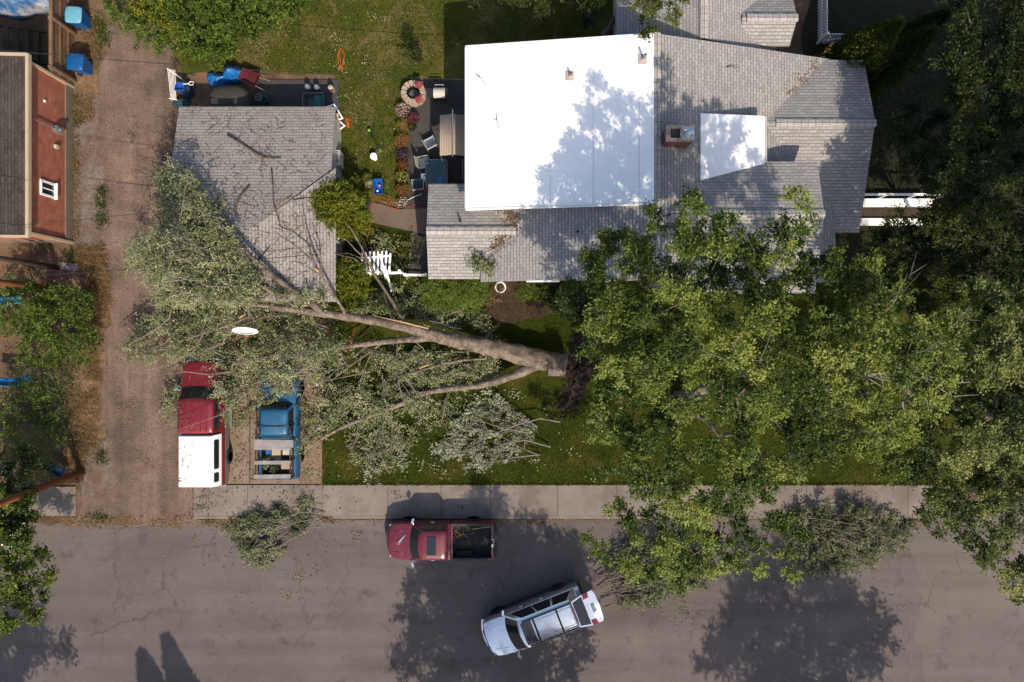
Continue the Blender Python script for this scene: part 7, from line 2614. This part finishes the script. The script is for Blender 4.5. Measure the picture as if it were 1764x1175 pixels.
# loose limbs on the garage roof
for k, (pts_, r, lab) in enumerate((([(392, 232), (410, 243), (432, 258), (452, 270), (468, 273), (484, 272)], .05, 'long curved dark branch across the upper garage roof'), ([(430, 320), (418, 335), (410, 350), (404, 365)], .05, 'broken branch lying mid garage roof'), ([(468, 290), (470, 320), (472, 350), (480, 380), (486, 395)], .03, 'thin straight branch down the garage roof'), ([(505, 345), (520, 342), (540, 340)], .025, 'short branch near the round arborvitae'), ([(440, 455), (460, 430), (465, 424)], .03, 'short stub branch beside the big limb on the garage'), ([(315, 245), (328, 240), (332, 238)], .018, 'short dark twig at the garage roof left edge'))):
    p = []
    for a, b in pts_:
        z = 3.0
        for _ in range(4):
            X, Y, _z = P(a, b, z)
            z = support(X, Y) + r + .02
        p.append(Vector(P(a, b, z)))
    c = p[0].copy()
    mb = MB().tube([q - c for q in p], [r * (1 - .5 * i / (len(p) - 1)) for i in range(len(p))], 7)
    rgt = np.random.RandomState(700 + k)
    for q in p[1:-1]:
        for _ in range(2):
            a_ = rgt.uniform(0, 2 * PI)
            e = (q - c) + Vector((math.cos(a_) * .5, math.sin(a_) * .5, .06))
            mb.tube([q - c, (q - c) * .5 + e * .5 + Vector((0, 0, .05)), e], [r * .35, r * .25, r * .12], 5)
    o = mb.build('fallen_branch', 'dark_twig' if k != 1 else 'bark', smooth=True, loc=c)
    tag(o, lab, 'branch', 'loose branches on the garage roof')
o = MB().tube([(0, 0, 0), (.25, .02, .02), (.45, -.03, .0), (.62, .01, .03)], [.02, .018, .014, .008], 6).build('fallen_branch', 'dark_twig', smooth=True, loc=(*P(1252, 114, 4.3)[:2], zME(P(1252, 114, 4.3)[0]) + .03))
tag(o, 'small crooked twig alone on the sunlit grey shingles', 'branch')
for lab, pts_ in (('forked twig on the white roof near its left edge', [(820, 125), (828, 133), (838, 149)]), ('thin bent twig on the white roof lower left', [(855, 195), (856, 208), (860, 225)])):
    p = []
    for a, b in pts_:
        X, Y, _ = P(a, b, 4.2)
        p.append(Vector((X, Y, zSH(X) + .05)))
    c = p[0].copy()
    mb = MB().tube([q - c for q in p], [.012, .016, .012], 5)
    mb.tube([p[1] - c, p[1] - c + Vector((-.3, .12, .03))], [.012, .006], 5)
    o = mb.build('fallen_branch', 'dark_twig', smooth=True, loc=c)
    tag(o, lab, 'branch', 'twigs on the white roof')
for lab, px, rot, L, r in (('split log lying on the lawn left of the brush heap', (668, 775), R(24), .95, .11), ('short forked log on the lawn near the driveway', (611, 762), R(60), .8, .1)):
    x, y, _ = P(*px, .15)
    o = thing('log', lab, 'log', (x, y, .07 + r), rot, 'cut logs on the lawn')
    MB().tube([(-L / 2, 0, 0), (0, .03, .01), (L / 2, 0, 0)], [r, r * .95, r * .85], 12).build('bark', 'bark', o, smooth=50)
    for s in (-1, 1):
        MB().lathe([(0, 0), (r * .8, .004 * s), (0, .012 * s)][:2] + [(0, .006 * s)], (s * (L / 2 + .002), 0, 0), 14, axis='X').build('cut_face', 'fresh_wood', o)


# ------------------------------------------------------------------- leaf litter
flat = lambda z: (lambda x, y: z)
scatter('fallen_leaves', 'pale fallen leaves scattered over the front lawn', [([(560, 650), (1050, 690), (1050, 834), (560, 834)], .45), ([(600, 700), (800, 690), (760, 830), (600, 830)], .35), ([(700, 640), (860, 640), (860, 690), (700, 690)], .2)], 330, .085, .055, 801, 'leaf_silver', flat(.125), .75)
scatter('fallen_leaves', 'pale fallen leaves and blossoms scattered over the back lawn', [([(330, 90), (735, 0), (735, 130), (690, 180), (690, 340), (590, 330), (580, 130)], .8), ([(740, 0), (1000, 10), (800, 70), (740, 120)], .1), ([(620, 400), (730, 410), (700, 470), (620, 440)], .1)], 330, .075, .05, 802, 'leaf_pale', flat(.085), .9)
scatter('fallen_leaves', 'broken leaves scattered over the driveway and pavement', [([(395, 640), (445, 640), (440, 830), (395, 830)], .42), ([(515, 640), (556, 640), (556, 834), (515, 834)], .25), ([(335, 838), (560, 838), (560, 885), (335, 885)], .26), ([(560, 838), (900, 838), (900, 885), (560, 885)], .07)], 1000, .09, .055, 803, 'leaf_cut', lambda x, y: .11 if y < P(0, 836)[1] else .055, .4)
scatter('fallen_leaves', 'green leaves scattered over the street', [([(340, 900), (560, 900), (560, 1000), (340, 1000)], .25), ([(1040, 1000), (1560, 960), (1560, 1090), (1100, 1100)], .55), ([(200, 900), (700, 900), (700, 1080), (200, 1080)], .2)], 420, .1, .065, 804, 'leaf_cut', flat(.015), .55)
scatter('leaf_litter', 'brown leaf litter along the gutter', [([(556, 889), (1040, 889), (1040, 896), (556, 896)], .45), ([(340, 893), (420, 895), (430, 910), (340, 905)], .14), ([(90, 888), (330, 888), (330, 906), (90, 902)], .31), ([(1500, 889), (1606, 889), (1606, 897), (1500, 897)], .1)], 2600, .075, .05, 805, 'leaf_dry', flat(.012), .45)
scatter('leaf_litter', 'twigs and leaf litter on the garage roof', [([(297, 186), (570, 186), (570, 300), (420, 400), (300, 300)], .6), ([(430, 400), (575, 320), (575, 500), (440, 500)], .4)], 1500, .09, .022, 806, 'leaf_dry', lambda x, y: support(x, y) + .01, .15)
rg = np.random.RandomState(77)
mb = MB()
q = np.concatenate([poly_points(PP([(297, 186), (570, 186), (570, 300), (420, 400), (330, 300)]), 190, rg), poly_points(PP([(430, 390), (575, 320), (575, 500), (440, 500)]), 110, rg)])
for x, y in q:
    x, y = x * .9, y * .9
    a = rg.uniform(0, 2 * PI); L = rg.uniform(.12, .6)
    p = [(x + math.cos(a) * L * t + rg.normal(0, .02), y + math.sin(a) * L * t + rg.normal(0, .02)) for t in (0, .5, 1)]
    if all(GX0 + .1 < u < -8.5 and 2.0 < v_ < 10.9 for u, v_ in p):
        mb.tube([(u, v_, garage_z(u, v_) + .02) for u, v_ in p], [.010, .008, .004], 4)
stuff(mb.build('twigs', 'dark_twig'), 'broken twigs littering the garage roof', 'twigs')
scatter('leaf_litter', 'few leaves and bits of bark on the white roofs', [([(806, 82), (1120, 64), (1120, 348), (806, 356)], .8), ([(1212, 200), (1312, 204), (1312, 280), (1212, 306)], .2)], 60, .07, .03, 813, 'leaf_dry', lambda x, y: (zSH(x) + .06 if x < 6.1 else 4.64), .1, drift=.3)
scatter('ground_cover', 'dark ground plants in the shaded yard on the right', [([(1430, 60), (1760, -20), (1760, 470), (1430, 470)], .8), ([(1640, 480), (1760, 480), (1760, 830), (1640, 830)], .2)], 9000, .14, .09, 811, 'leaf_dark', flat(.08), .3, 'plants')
scatter('pebbles', 'small pale stones in the dirt alley', [([(180, 60), (300, 120), (300, 850), (180, 850)], .7), ([(130, 170), (178, 170), (178, 420), (130, 420)], .3)], 2600, .05, .04, 812, 'stone', flat(.012), .5, 'pebbles', drift=.3)
scatter('leaf_litter', 'brown leaf litter in the valleys of the grey house roof', [([(852, 362), (866, 364), (893, 400), (884, 402)], .4), ([(886, 402), (893, 406), (852, 448), (848, 440)], .45), ([(1310, 205), (1322, 200), (1398, 112), (1390, 112)], .15)], 1000, .07, .05, 807, 'leaf_dry', lambda x, y: max((zMW(x) if x < 6.05 else zME(x)), zWG(y) if x < .3 else 0, zEG(y) if x > 11 else 0) + .01, .12)
scatter('leaf_litter', 'small leaves on the roofs of the parked pickups', [([(310, 690), (366, 690), (366, 835), (310, 835)], .8), ([(446, 646), (500, 646), (500, 700), (446, 700)], .3)], 150, .10, .065, 808, 'leaf_cut', lambda x, y: support(x, y) + .03, .3)
scatter('fallen_leaves', 'straw coloured litter on the dirt alley', [([(180, 60), (300, 120), (300, 850), (180, 850)], 1.0)], 420, .1, .05, 809, 'leaf_dry', flat(.015), .6)
scatter('wood_chips', 'pale sawdust chips on the driveway beside the blue truck', [([(512, 770), (556, 745), (556, 834), (515, 834)], .7), ([(520, 640), (556, 640), (556, 690), (520, 690)], .3)], 1500, .05, .03, 810, 'leaf_dry', flat(.055), .95, 'sawdust')
